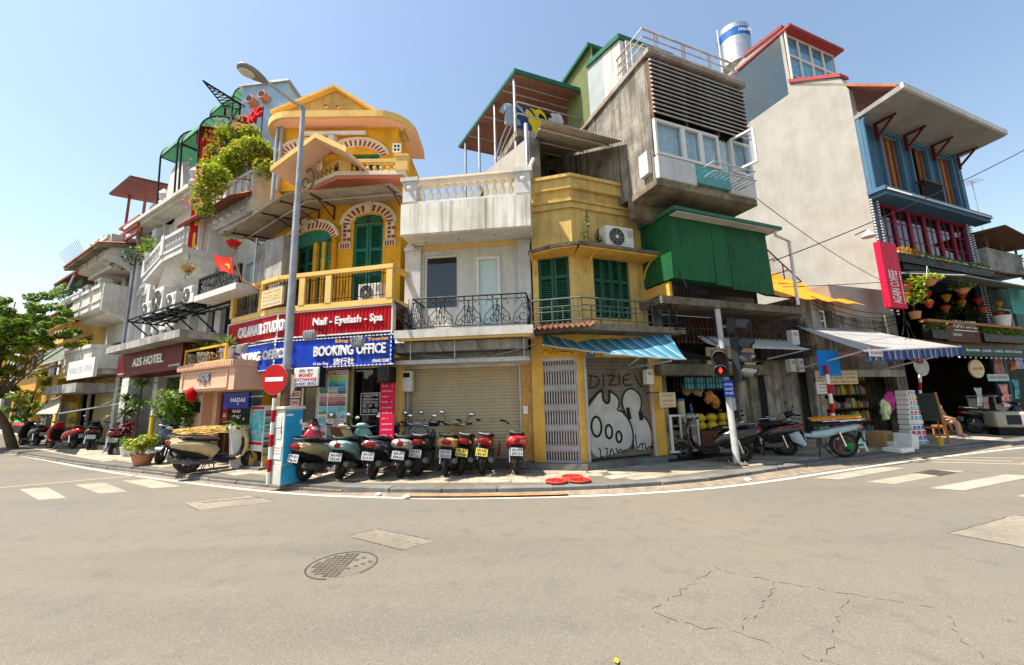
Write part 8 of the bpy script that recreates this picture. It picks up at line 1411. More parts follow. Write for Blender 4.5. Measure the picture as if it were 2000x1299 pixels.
MB(FL).box(ka,kb-.02,-3,-2.9,.1,zk0).box(ka,ka+.2,-3,.1,.1,zk0).build('shop_wall',MT['interior'],cb)
gr_=(FL.u(178,830,-.1),FL.u(229,840,-.1),.25,2.45);roller(FL,cb,gr_,-.1,MT['roller'],.09);MB(FL).box(gr_[0],gr_[1]+.2,-.3,-.05,2.45,zk0).build('shop_beam',MT['black'],cb);text('CHA CA LA DUONG',cb,FL,(gr_[0]+.1,gr_[1]-.05,2.65,3.0),.0,MT['gold'],bold=.02,ext=.02)
vs_=thing('vertical_banner','narrow yellow vertical shop sign with stacked lettering on a dark pillar','sign',FL.w(ka,.3,.3));r=(FL.u(128,830,.35),FL.u(146,830,.35),.5,2.9);MB(FL).box(r[0],r[1],.25,.35,r[2],r[3]).build('panel',M('mustard',(.35,.24,.02),.6,dirt=.4),vs_)
for k,s in enumerate(('CHẢ','CÁ','LÃ','DƯƠNG','17')):text(s,vs_,FL,(r[0]+.1,r[1]-.1,r[3]-.45-k*.45,r[3]-.2-k*.45),.354,MT['ink'],bold=.02)
for x in(FL.u(150,830,.2),FL.u(168,830,.2)):MB(FL).tube([(x,.2,.1),(x,.22,zk0)],.06,6).build('pipe',MT['greywall'],cb)
# ================================================================== houses farther along the left street
def simple_house(name,label,fr,a,b,z1,mat,wins,o=0,depth=5,roof=None,winmat='dark'):
    t=thing(name,label,'building',fr.w((a+b)/2,o,0));hs=[(a+(b-a)*q[0],a+(b-a)*q[1],q[2],q[3])for q in wins];facade(MB(fr),a,b,.05,z1,hs,o,depth,.2).build('wall',mat,t)
    for h in hs:wq=frame_mb(fr,*h,o-.18,o-.1,.06).build('window',MT['acwhite'],t);MB(fr).box(h[0]+.06,h[1]-.06,o-.16,o-.15,h[2]+.06,h[3]-.06).build('pane',MT[winmat],wq)
    if roof:MB(fr).hexa([(a-.2,o-depth,z1+roof[1]+.3),(b+.2,o-depth,z1+roof[1]+.3),(b+.2,o+roof[2],z1+roof[1]),(a-.2,o+roof[2],z1+roof[1]),(a-.2,o-depth,z1+roof[1]+.4),(b+.2,o-depth,z1+roof[1]+.4),(b+.2,o+roof[2],z1+roof[1]+.1),(a-.2,o+roof[2],z1+roof[1]+.1)]).build('roof',roof[0],t)
    return t
FA=Fr(*FL.w(ka-.02,0,0).xy,121);zA_=lambda px,py,o=0:FA.z(px,py,o);uA=lambda px,py,o=0:FA.u(px,py,o)
u0,u1=uA(100,830),-.02
h1_=simple_house('terrace_shop','narrow cream house with a glazed balcony and a yellow lettered board',FA,u0,u1,zA_(150,595),MT['cream'],[(.1,.4,3.6,5.0),(.5,.9,3.4,5.2),(.1,.9,.2,2.6),(.15,.85,6.2,7.6)],.0)
MB(FA).box(u0+.2,u1-.05,.0,.9,zA_(150,655,.9)-.1,zA_(150,655,.9)).build('balcony_slab',MT['cream'],h1_);rail_run((u0+.2,.8),(u1-.1,.8),FA,zA_(150,655,.9),zA_(150,655,.9)+.9,h1_,MT['cream'],9);mb=MB(FA).box(u0+.2,u1-.1,.75,.8,zA_(130,690,.8)-.0,zA_(130,690,.8)+.04)
zg_=zA_(140,697,.8);gq=frame_mb(FA,u0+.2,u1-.1,zg_,zg_+1.0,.7,.78,.05).build('glass_balustrade',MT['gal'],h1_);MB(FA).box(u0+.25,u1-.15,.73,.74,zg_+.05,zg_+.95).build('pane',MT['glassgreen'],gq)
r=(uA(116,715,.9),uA(158,700,.9),zA_(130,738,.9),zA_(130,705,.9));yb=thing('shop_board','yellow board with red and dark lettering under the cream balcony','sign',FA.w(r[0],.9,r[2]));MB(FA).box(r[0],r[1],.8,.9,r[2],r[3]).build('panel',M('bright_yellow_board',(.6,.42,.02),.6),yb);hh=r[3]-r[2];text('HẢI ANH',yb,FA,(r[0]+.15,r[1]-.15,r[2]+hh*.62,r[2]+hh*.9),.904,MT['letterred'],bold=.04);text('BÁNH KẸO - ĐỒ KHÔ',yb,FA,(r[0]+.15,r[1]-.15,r[2]+hh*.34,r[2]+hh*.52),.904,MT['lettergrey']);text('15 LÃN ÔNG HÀ NỘI',yb,FA,(r[0]+.15,r[1]-.15,r[2]+hh*.1,r[2]+hh*.24),.904,MT['lettergrey'])
MB(FA).hexa([(u0-.2,.0,zg_-.05),(u1,.0,zg_-.05),(u1,1.2,zg_-.4),(u0-.2,1.2,zg_-.4),(u0-.2,0,zg_),(u1,0,zg_),(u1,1.2,zg_-.36),(u0-.2,1.2,zg_-.36)]).build('tin_shade',MT['corr'],h1_)
ta_=thing('canvas_awning','tan sloping canvas awning stretched over the left pavement','awning',FA.w(u0,1,2.5));a_,b_=FA.at(124,762,.4),FA.at(110,808,1.9);a2_=FA.at(72,808,1.9);MB(FA).sheet(lambda s,t:((a_[0]-1.3*(1-s))*(1-t)+(a2_[0]*(1-s)+b_[0]*s)*t,.4+1.5*t,a_[1]*(1-t)+b_[1]*t-.08*sin(pi*t)),8,8).build('cloth',MT['tan'],ta_,60);MB(FA).tube([(a2_[0],1.9,b_[1]),(b_[0],1.9,b_[1])],.03,5).tube([(b_[0],1.85,b_[1]),(b_[0],.05,1.9)],.025,5).build('frame',MT['gal'],ta_)
v0_=uA(62,830);t=simple_house('tall_house','tall white house with red roofed terraces and dark planting',FA,v0_,u0-.02,zA_(110,585),MT['white2'],[(.1,.45,3.5,5.2),(.55,.9,3.5,5.2),(.1,.9,.2,2.6),(.2,.8,6.3,8)],-.3,6)
zt_=zA_(110,585);MB(FA).hexa([(v0_-.4,-4,zt_+1.3),(u1-.8,-4,zt_+1.3),(u1-.8,.1,zt_+.95),(v0_+.1,.1,zt_+.95),(v0_+.1,-4,zt_+1.42),(u1-.8,-4,zt_+1.42),(u1-.8,.1,zt_+1.07),(v0_+.1,.1,zt_+1.07)]).build('terrace_roof',MT['brownroof'],t);MB(FA).box(v0_+.3,u0-.3,-3,-2.9,zt_,zt_+1).box(v0_+1,u0-.3,-.4,-.35,zt_+.5,zt_+.9).build('screen',MT['greenroof'],t);[MB(FA).tube([(x,.2,zt_),(x,.0,zt_+1)],.05,5).build('post',MT['gal'],t)for x in(v0_+.2,u0-.2)]
tq=thing('roof_shrubs','green shrubs along the roof terrace of the tall white house','plants',FA.w(v0_+1,-.2,zt_));MB(FA).leaves([((v0_+.4+k*.55,-.1,zt_+.4),(.45,.35,.4),140)for k in range(5)],.1,rr).build('foliage',MT['leaf'],tq)
zm_=zA_(120,625,.7);t2=thing('plum_canopy','plum red flat canopy over a balcony full of pink flowers','canopy',FA.w(u0,.8,zm_));MB(FA).hexa([(u0-1.3,-.2,zm_+.2),(u1-.3,-.2,zm_+.2),(u1-.3,1.2,zm_),(u0-1.3,1.2,zm_),(u0-1.3,-.2,zm_+.28),(u1-.3,-.2,zm_+.28),(u1-.3,1.2,zm_+.08),(u0-1.3,1.2,zm_+.08)]).build('cloth',MT['redawn'],t2);bf=thing('flowering_shrub','pink flowering shrub on the balcony under the plum canopy','plant',FA.w(u0-.3,.5,zm_-1.5));MB(FA).leaves([((u0-.5+k*.4,.6,zm_-1.2-.2*(k%2)),(.4,.3,.5),130)for k in range(3)],.09,rr).build('foliage',MT['leafdark'],bf);MB(FA).leaves([((u0-.4+k*.4,.8,zm_-1.0),(.35,.2,.35),60)for k in range(3)],.07,rr).build('blossom',MT['petal'],bf)
w0=uA(20,830);t=simple_house('gold_shop','gold fronted shop with a brown timber bay above',FA,w0,v0_-.02,zA_(60,690),MT['goldwall'],[(.1,.45,3.6,5.2),(.55,.9,3.6,5.2),(.1,.9,.2,2.6)],.1,5,(MT['greenroof'],.1,.8))
r=(uA(82,770,.9),uA(110,760,.9),zA_(95,786,.9),zA_(95,735,.9));gs=thing('shop_sign','ochre shopfront panel with raised white lettering','sign',FA.w(r[0],.9,r[2]));MB(FA).box(r[0],r[1],.3,.9,r[2],r[3]).build('panel',MT['goldwall'],gs);text('LAN & CHI',gs,FA,(r[0]+.1,r[1]-.2,r[2]+(r[3]-r[2])*.4,r[2]+(r[3]-r[2])*.6),.91,MT['letter'],bold=.03,ext=.02)
r=(uA(28,823,.8),uA(48,820,.8),zA_(38,826,.8),zA_(38,818,.8));ls=thing('led_sign','small lit green scrolling sign with red border by the tree','sign',FA.w(r[0],.8,r[2]));MB(FA).box(r[0],r[1],.7,.8,r[2]-.15,r[3]+.1).build('panel',MT['black'],ls);MB(FA).box(r[0]+.03,r[1]-.03,.801,.81,r[2]+.05,r[3]+.07).build('green_display',M('lit_green',(.02,.6,.1),.4,emit=1.2,bump=0),ls);MB(FA).box(r[0]+.03,r[1]-.03,.801,.81,r[2]-.12,r[2]).build('red_display',M('lit_red',(.6,.02,.03),.4,emit=1.0,bump=0),ls)
far_=w0-.02
for k,(wd,hh,mt_,l)in enumerate(((5,7.5,'white2','white three storey house behind the street tree'),(5,6.0,'yellow','ochre yellow two storey house beyond the street tree'),(6,9.5,'greywall','grey four storey house at the far left of the street'),(8,8,'white','pale house at the far end of the left street'))):
    simple_house('street_house',l,FA,far_-wd,far_,hh,MT[mt_],[(.1,.4,3.4,5),(.55,.9,3.4,5),(.1,.9,.3,2.6)],.1*k,5,(MT['brownroof'],0,.6));far_-=wd+.03
for px,l in((20,'narrow dim shop entrance with stacked goods at the far left'),):pass
# right end houses
k0=uR_+.05;t=simple_house('turquoise_house','small turquoise sheeted house with rusty tin roofs right of the cafe',GR,k0,k0+4.5,GR.z(1950,560,0),M('dim_teal',(.05,.12,.12),.7,dirt=.5),[(.1,.45,3.4,5),(.02,.98,.12,3.0)],.1,4);MB(GR).box(k0+.1,k0+4.4,-1.6,-1.5,.1,3.1).build('shop_interior',MT['interior'],t)
corrugated(MB(GR),(k0+.1,.6,GR.z(1960,610,.6)),(k0+1.6,.6,GR.z(1960,610,.6)),(k0+.1,.6,GR.z(1960,560,.6)),(k0+1.6,.6,GR.z(1960,560,.6)),10,.03).build('turquoise_cladding',MT['turq'],t);zt_=GR.z(1940,545,.3)
MB(GR).box(k0,k0+3.2,-.5,.3,zt_+.4,zt_+1.4).build('water_stained_parapet',MT['greywall'],t);corrugated(MB(GR),(k0+.2,1.2,zt_-.1),(k0+2.4,1.2,zt_-.1),(k0+.2,.2,zt_+.35),(k0+2.4,.2,zt_+.35),12,.03).build('tin_fringe',MT['corrred'],t)
zz=GR.z(1930,455,.5);MB(GR).hexa([(k0-.2,-2,zz+.2),(k0+3,-2,zz-.1),(k0+3.3,1,zz-.35),(k0-.1,1,zz+.1),(k0-.2,-2,zz+.26),(k0+3,-2,zz-.04),(k0+3.3,1,zz-.3),(k0-.1,1,zz+.16)]).build('tin_roof',MT['rust'],t);[MB(GR).tube([(x,.3,zt_+1.4),(x,.3,zz)],.04,5).build('post',MT['brownwood'],t)for x in(k0+.2,k0+1.5,k0+2.8)]
ry=thing('roof_creeper','green creeper hanging from the stained parapet right of the cafe','plant',GR.w(k0+3,.3,zt_));MB(GR).leaves([((k0+3.1,.35,zt_+.9),(.4,.3,.7),160)],.08,rr).build('foliage',MT['leaf'],ry)
simple_house('green_house','dark green shopfront at the right edge of the picture',GR,k0+4.55,k0+11,5,M('deep_green',(.02,.1,.06),.6),[(.05,.95,.15,2.9)],.3,4)
an=thing('tv_antenna','thin television aerial on a mast right of the blue shophouse','antenna',GR.w(k0+.8,-1,9));x,z=GR.at(1897,352,-.8);zb_=GR.z(1899,410,-.8);mb=MB(GR).tube([(x,-.8,zb_-2.5),(x,-.8,z)],.02,5).tube([(x-.5,-.8,z-.15),(x+.5,-.8,z-.05)],.014,4);[mb.tube([(x-.45+k*.15,-1.1,z-.14+.015*k),(x-.45+k*.15,-.5,z-.14+.015*k)],.008,3)for k in range(7)];mb.build('aerial',MT['acgrey'],an)
x,z=GR.at(1434,90,-5);wt=thing('water_tank','stainless steel water tank with a blue band behind the concrete box','water tank',GR.w(x,-4,z));W=GR.w(x,-5,0);zt0_,zt1_=GR.z(1436,116,-5),GR.z(1436,66,-5);rt=(GR.u(1455,90,-5)-GR.u(1413,90,-5))*.46
MB().lathe(W.x,W.y,[(rt,zt0_-.6),(rt,zt1_-.1),(rt*.8,zt1_),(.15,zt1_+.08)],24).build('tank',MT['steel'],wt,40);MB().lathe(W.x,W.y,[(rt+.006,zt0_+(zt1_-zt0_)*.5),(rt+.006,zt0_+(zt1_-zt0_)*.78)],24).build('band',MT['letterblue'],wt,40);fw=Fr(W.x,W.y,90);mb=MB();[mb.tube([(W.x+rt*cos(a),W.y+rt*sin(a),zt0_-2),(W.x+rt*cos(a),W.y+rt*sin(a),zt0_-.6)],.03,4)for a in(0,1.6,3.1,4.7)];mb.build('leg',MT['gal'],wt);MB(fw).tube([(-rt-.1,.1,zt0_-2),(-rt-.1,.1,zt1_+.05)],.04,6).build('pipe',MT['acwhite'],wt);text('SƠN HÀ',wt,fw,(-.2,.5,zt0_+(zt1_-zt0_)*.57,zt0_+(zt1_-zt0_)*.72),rt+.02,MT['letter'],bold=.03)
# ================================================================== street furniture
rr=random.Random(31)
# lamp post: tapered pole with curved arm and cobra head
P=ground(546,944);sl_=thing('street_lamp','tall grey street lamp with a long curved arm beside the blue control cabinet','street lamp',(P.x,P.y,.12));FP=Fr(P.x,P.y,90);zt_=FP.z(592,212,0);ux=FP.u(592,212,0)
MB(FP).tube([(0,0,.12),(ux*.12,0,1.0)],.1,12).tube([(ux*.12,0,1.0),(ux*.4,0,zt_*.45)],[.085,.08],12).tube([(ux*.4,0,zt_*.45),(ux*.72,0,zt_*.72)],[.075,.068],12).tube([(ux*.72,0,zt_*.72),(ux,0,zt_)],[.06,.05],12).build('pole',M('lamp_pole_paint',(.33,.35,.37),.45,metal=.3,var=.15,dirt=.3),sl_,50)
MB(FP).tube([(-.0,0,.12),(0,0,.5)],.13,12).tube([(ux*.1,0,1.5),(ux*.13,0,2.4)],.09,12).build('rust_sleeve',M('rust_patch',(.25,.15,.08),.8,var=.4,dirt=.6),sl_)
hx,hz=FP.at(522,160,.9);q=[(ux,0,zt_-.2),(ux,0,zt_+.05),(ux-(ux-hx)*.3,.27,zt_+(hz-zt_)*.45),(ux-(ux-hx)*.65,.6,zt_+(hz-zt_)*.8),(hx,.9,hz)];MB(FP).tube(q,[.05,.045,.04,.035,.032],10).build('arm',MT['gal'],sl_,60)
h0_,h1_=FP.at(521,161,.9),FP.at(463,126,1.35);A=FP.w(h0_[0],.9,h0_[1]);B=FP.w(h1_[0],1.35,h1_[1]);d=(B-A);L=d.length;d.normalize();side=d.cross(Vector((0,0,1))).normalized();up=side.cross(d)
mb=MB();rings=[]
for t,w_,hu,hd in((0,.045,.04,.04),(.12,.09,.07,.05),(.35,.14,.1,.06),(.6,.17,.11,.07),(.82,.16,.09,.06),(.95,.1,.06,.04),(1,.03,.02,.02)):
    c=A+d*L*t;rings.append([mb.p(*(c+side*w_*cos(2*pi*j/12)+up*(hu if sin(2*pi*j/12)>0 else hd)*sin(2*pi*j/12)))for j in range(12)])
for p,q in zip(rings,rings[1:]):mb.f+=[[p[j],p[(j+1)%12],q[(j+1)%12],q[j]]for j in range(12)]
mb.f+=[rings[0],rings[-1]];hd_=mb.build('lamp_head',M('lamp_head_grey',(.22,.20,.18),.5,metal=.2),sl_,60)
mb=MB();c=A+d*L*.68-up*.062;ids=[mb.p(*(c+d*L*.27*cos(2*pi*j/16)+side*.13*sin(2*pi*j/16)))for j in range(16)];ids2=[mb.p(*(c-up*.03+d*L*.2*cos(2*pi*j/16)+side*.09*sin(2*pi*j/16)))for j in range(16)];mb.f=[ids2]+[[ids[j],ids[(j+1)%16],ids2[(j+1)%16],ids2[j]]for j in range(16)];mb.build('lens',M('lamp_lens',(.5,.47,.38),.2,bump=0),hd_)
# control cabinet
P=ground(531,948);a_=ground(520,946);b_=ground(569,944);cbk=thing('control_cabinet','blue sided control cabinet with white notice plastered door on the corner','cabinet',(0,0,0))
W_,D_,H_=.34,.42,1.46
MB().box(-W_/2,W_/2,-D_/2,D_/2,.0,.38).build('plinth',M('cab_white',(.55,.53,.48),.5,dirt=.4,dcol=(.25,.2,.14)),cbk,bevel=.01)
MB().box(-W_/2+.01,W_/2-.01,-D_/2+.01,D_/2-.01,.381,H_).build('cabinet_body',MATS['cab_white'],cbk,bevel=.012);MB().box(-W_/2-.02,W_/2+.02,-D_/2-.02,D_/2+.02,H_+.002,H_+.06).build('cabinet_roof',MATS['cab_white'],cbk,bevel=.015)
cbm=M('cab_blue',(.02,.27,.48),.5,var=.12,dirt=.35,dcol=(.08,.3,.42))
MB().box(W_/2-.011,W_/2+.006,-D_/2+.02,D_/2-.02,.4,H_-.02).build('side_panel',cbm,cbk,bevel=.004);MB().box(W_/2-.0,W_/2+.008,-D_/2+.005,D_/2-.005,.01,.37).build('side_panel',cbm,cbk)
for y_,z_,w_,h_ in((.15,1.2,.06,.1),(.2,1.1,.05,.16),(.18,.9,.05,.05),(-.1,1.35,.14,.04)):MB().box(W_/2+.006,W_/2+.008,y_-w_/2,y_+w_/2,z_-h_/2,z_+h_/2).build('torn_paper',MT['plasticwhite'],cbk)
for x_,z_,w_,h_,m_,s in((-.03,1.22,.22,.22,'acgrey','THONG BAO'),(.02,.98,.15,.18,'plasticwhite','CHU Y'),(-.01,.62,.28,.26,'letter','')):
    MB().box(x_-w_/2,x_+w_/2,-D_/2-.004,-D_/2+.005,z_-h_/2,z_+h_/2).build('notice',MT['plasticwhite'],cbk)
    for k in range(4 if s else 3):text((s or('CAM DAN','QUANG CAO','XIN CAM ON')[k])if s=='' else 'THONG BAO CHU Y',cbk,None,(x_-w_*.42,x_+w_*.42,z_+h_*(.28-.22*k),z_+h_*(.4-.22*k)),D_/2+.006,MT['letterred' if not s else 'lettergrey'],bold=.02)
MB().tube([(.14,-D_/2-.01,1.0),(.14,-D_/2-.03,1.0),(.14,-D_/2-.03,1.12),(.14,-D_/2-.01,1.12)],.008,5).build('handle',MT['iron'],cbk)
place(cbk,-4.66,8.36,.12,R(-29))
# no entry sign
P=ground(521,947);ne=thing('no_entry_sign','round red no entry sign on a red and white striped pole by the cabinet','road sign',(P.x,P.y,.12));FP=Fr(P.x,P.y,103);x,z=FP.at(537,741,.0);
zb0_=.12;n=9;ztp=z+.1;tilt=x/(ztp-.12)
for k in range(n):z0_,z1_=zb0_+(ztp-zb0_)*k/n,zb0_+(ztp-zb0_)*(k+1)/n;MB(FP).tube([(tilt*(z0_-.12),-.03,z0_),(tilt*(z1_-.12),-.03,z1_)],.038,10).build('pole_band',MT['red']if k%2==1 else MT['plasticwhite'],ne,60)
rS=abs(FP.u(561,741,0)-FP.u(513,741,0))/2
MB(FP).prism([(x+rS*cos(k*pi/20),z+rS*sin(k*pi/20))for k in range(40)],.01,.02).build('disc',M('sign_scarlet',(.40,.012,.012),.4,var=.05,bump=0),ne);MB(FP).box(x-rS*.72,x+rS*.72,.021,.024,z-rS*.14,z+rS*.14).build('white_bar',MT['letter'],ne);MB(FP).prism([(x+(rS+.01)*cos(k*pi/20),z+(rS+.01)*sin(k*pi/20))for k in range(40)],.0,.009).build('backing',MT['gal'],ne);MB(FP).box(x-.06,x+.06,-.06,.0,z-.06,z-.02).build('bracket',MT['gal'],ne)
# second sign disc seen behind it
nb2=thing('round_sign','dark back of a round sign on the lamp post behind the no entry sign','road sign',(-4.66,8.5,2.0));FP2=Fr(-4.95,8.62,103);MB(FP2).prism([(.0+.27*cos(k*pi/14),2.1+.27*sin(k*pi/14))for k in range(28)],-.01,.01).build('disc',MT['acgrey'],nb2)
# blue square sign seen from behind on a striped pole
P=ground(1638,885);bs=thing('road_sign','blue square road sign on a red and white striped pole before the household shop','road sign',(P.x,P.y,.12));FP=Fr(P.x,P.y,78);x,z=FP.at(1614,722,0);n=9;ztp=z+.12;tilt=x/(ztp-.12)
for k in range(n):z0_,z1_=.12+(ztp-.12)*k/n,.12+(ztp-.12)*(k+1)/n;MB(FP).tube([(tilt*(z0_-.12),0,z0_),(tilt*(z1_-.12),0,z1_)],.045,10).build('pole_band',MT['red']if k%2==0 else MT['plasticwhite'],bs,60)
r=FP.r(1595,685,1644,734,-.06);MB(FP).box(r[0],r[1],-.075,-.06,r[2],r[3]).build('plate',M('sign_azure',(.01,.17,.52),.45,var=.06,bump=0),bs);MB(FP).box(r[0]+.12,r[1]-.12,-.06,-.03,z-.02,z+.03).build('bracket',MATS['sign_azure'],bs)
P=ground(1795,860);gs2=thing('round_sign','grey back of a round road sign on a striped pole by the tissue stack','road sign',(P.x,P.y,.12));FP=Fr(P.x,P.y,78);x,z=FP.at(1797,716,0);MB(FP).prism([(x+.3*cos(k*pi/14),z+.3*sin(k*pi/14))for k in range(28)],.03,.045).build('disc',MT['acgrey'],gs2)
for k in range(9):z0_,z1_=.12+(z-.12)*k/9,.12+(z-.12)*(k+1)/9;MB(FP).tube([(x*z0_/z,0,z0_),(x*z1_/z,0,z1_)],.04,8).build('pole_band',MT['red']if k%2==0 else MT['plasticwhite'],gs2,60)
# traffic light
P=ground(1440,908);tl=thing('traffic_light','leaning white traffic light pole with grey signal heads and a red pedestrian figure','traffic light',(P.x,P.y,.12));FP=Fr(P.x,P.y,90);xt,zt_=FP.at(1401,604,0);lean=xt/(zt_-.12)
MB(FP).tube([(0,0,.12),(xt,0,zt_)],[.072,.06],14).build('pole',M('peeling_pole',(.48,.48,.46),.6,var=.15,dirt=.55,dcol=(.1,.16,.22),scale=6),tl,60);MB(FP).lathe(0,0,[(.22,.12),(.22,.15),(.1,.18)],16).build('base_collar',MT['mossy'],tl);MB(FP).tube([(xt,0,zt_),(xt+.01,0,zt_+.03)],.063,10).build('rust_cap',MT['rust'],tl)
for k in range(4):MB(FP).tube([(.16*cos(k*pi/2+.7),.16*sin(k*pi/2+.7),.15),(.16*cos(k*pi/2+.7),.16*sin(k*pi/2+.7),.21)],.015,6).build('bolt',MT['gal'],tl)
head=M('signal_grey',(.028,.03,.033),.45,var=.1)
def lamp(fr,x,o,z,r,lit=None,parent=None):
    MB(fr).tube([(x,o,z),(x,o+.05,z)],r*1.05,16).build('lens_ring',head,parent,60);MB(fr).tube([(x,o+.03,z),(x,o+.055,z)],r*.92,16).build('lens',M('signal_lens',(.03,.01,.01),.2,bump=0),parent,60)
    mb=MB(fr);n=14;A=[];Bq=[]
    for k in range(n+1):
        a_=-.25*pi+1.5*pi*k/n if False else(-.15*pi+1.3*pi*k/n);A.append(mb.p(x+r*1.08*cos(a_),o+.04,z+r*1.08*sin(a_)));Bq.append(mb.p(x+r*1.0*cos(a_),o+.04+(.26 if .2*n<k<.8*n else .2),z-.04+r*1.0*sin(a_)))
    mb.f=[[A[k],A[k+1],Bq[k+1],Bq[k]]for k in range(n)];mb.build('visor',M('visor_grey',(.055,.058,.062),.5),parent,60)
x0,z0_=FP.at(1410,737,.1);x1,z1_=FP.at(1410,686,.1);FH=Fr(*FP.w(x0,.08,0).xy,118)
hd1=MB(FH).box(-.17,.17,.0,.18,z0_-.0,z1_+.05).build('pedestrian_head',head,tl,bevel=.02);zr1_,zr2_=z0_+(z1_-z0_)*.25,z0_+(z1_-z0_)*.78
for z in(zr1_,zr2_):lamp(FH,0,.18,z,.13,None,hd1)
mb=MB(FH);gl_=.242;mb.box(-.02,.02,gl_,gl_+.004,zr1_-.06,zr1_+.02).box(-.035,.035,gl_,gl_+.003,zr1_-.02,zr1_+.015).prism([(.018*cos(k*pi/5),zr1_+.045+.018*sin(k*pi/5))for k in range(10)],gl_,gl_+.004);mb.build('red_figure',M('lit_signal_red',(1,.03,.02),.4,emit=1.6,bump=0),hd1)
x2,zb_=FP.at(1441,745,.05);_,zt2=FP.at(1430,660,.05);FS=Fr(*FP.w(x2-.03,.05,0).xy,40);hd2=MB(FS).box(-.15,.15,-.02,.14,zb_,zt2).build('vehicle_head',head,tl,bevel=.02)
for k in range(3):lamp(FS,0,.14,zb_+(zt2-zb_)*(k+.5)/3,.14,None,hd2)
x3,z3=FP.at(1424,637,.05);FS3=Fr(*FP.w(x3-.0,.03,0).xy,40);hd3=MB(FS3).box(-.14,.14,-.02,.14,z3-.17,z3+.17).build('countdown_head',head,tl,bevel=.02);lamp(FS3,0,.14,z3,.14,None,hd3);MB(FP).box(xt+.0,x3,-.02,.02,z3-.03,z3+.03).box(x0,x2,-.02,.02,(z0_+z1_)/2-.02,(z0_+z1_)/2+.03).build('bracket',MT['gal'],tl)
r=FP.r(1413,743,1433,775,.1);r=(r[0]-.01,r[1]+.02,r[2],r[3]);pl=MB(FP).box(r[0],r[1],.08,.1,r[2],r[3]).build('blue_plate',M('plate_blue',(.01,.05,.42),.45,bump=0),tl);hh=r[3]-r[2]
for s,q in(('NÚT BẤM',.68),('CHO NGƯỜI',.4),('ĐI BỘ',.12)):text(s,pl,FP,(r[0]+.02,r[1]-.02,r[2]+hh*q,r[2]+hh*(q+.2)),.103,MT['letter'],bold=.02)
MB(FP).box(r[1]-.05,r[1]+.03,.0,.06,r[2]-.3,r[2]-.02).build('push_box',MT['acgrey'],tl)
# trays of red fruit drying on the pavement
for k,(px,py,l)in enumerate(((1087,943,'left red woven tray of red chillies near the kerb'),(1132,941,'right red woven tray of red chillies near the kerb'),(1118,934.5,'rear red woven tray of red chillies behind the other two'))):
    P=ground(px,py);t=thing('tray',l,'tray',group='trays of chillies drying on the pavement');MB().torus((0,0,.03),.2,.018,'z',24,6).build('rim',MT['wicker'],t,60);MB().lathe(0,0,[(.17,0),(.2,.03),(.19,.03),(.17,.012)],24).build('tray_base',MT['wicker'],t)
    mb=MB()
    for _ in range(130):a_=rr.uniform(0,2*pi);q=.18*math.sqrt(rr.random());b_=rr.uniform(0,pi);c=(q*cos(a_),q*sin(a_),.025+rr.uniform(0,.015));mb.tube([(c[0]-.02*cos(b_),c[1]-.02*sin(b_),c[2]),(c[0]+.02*cos(b_),c[1]+.02*sin(b_),c[2]+.004)],[.007,.003],4)
    mb.build('chilli',MT['chili'],t,kind='stuff');place(t,P.x,P.y,.125)
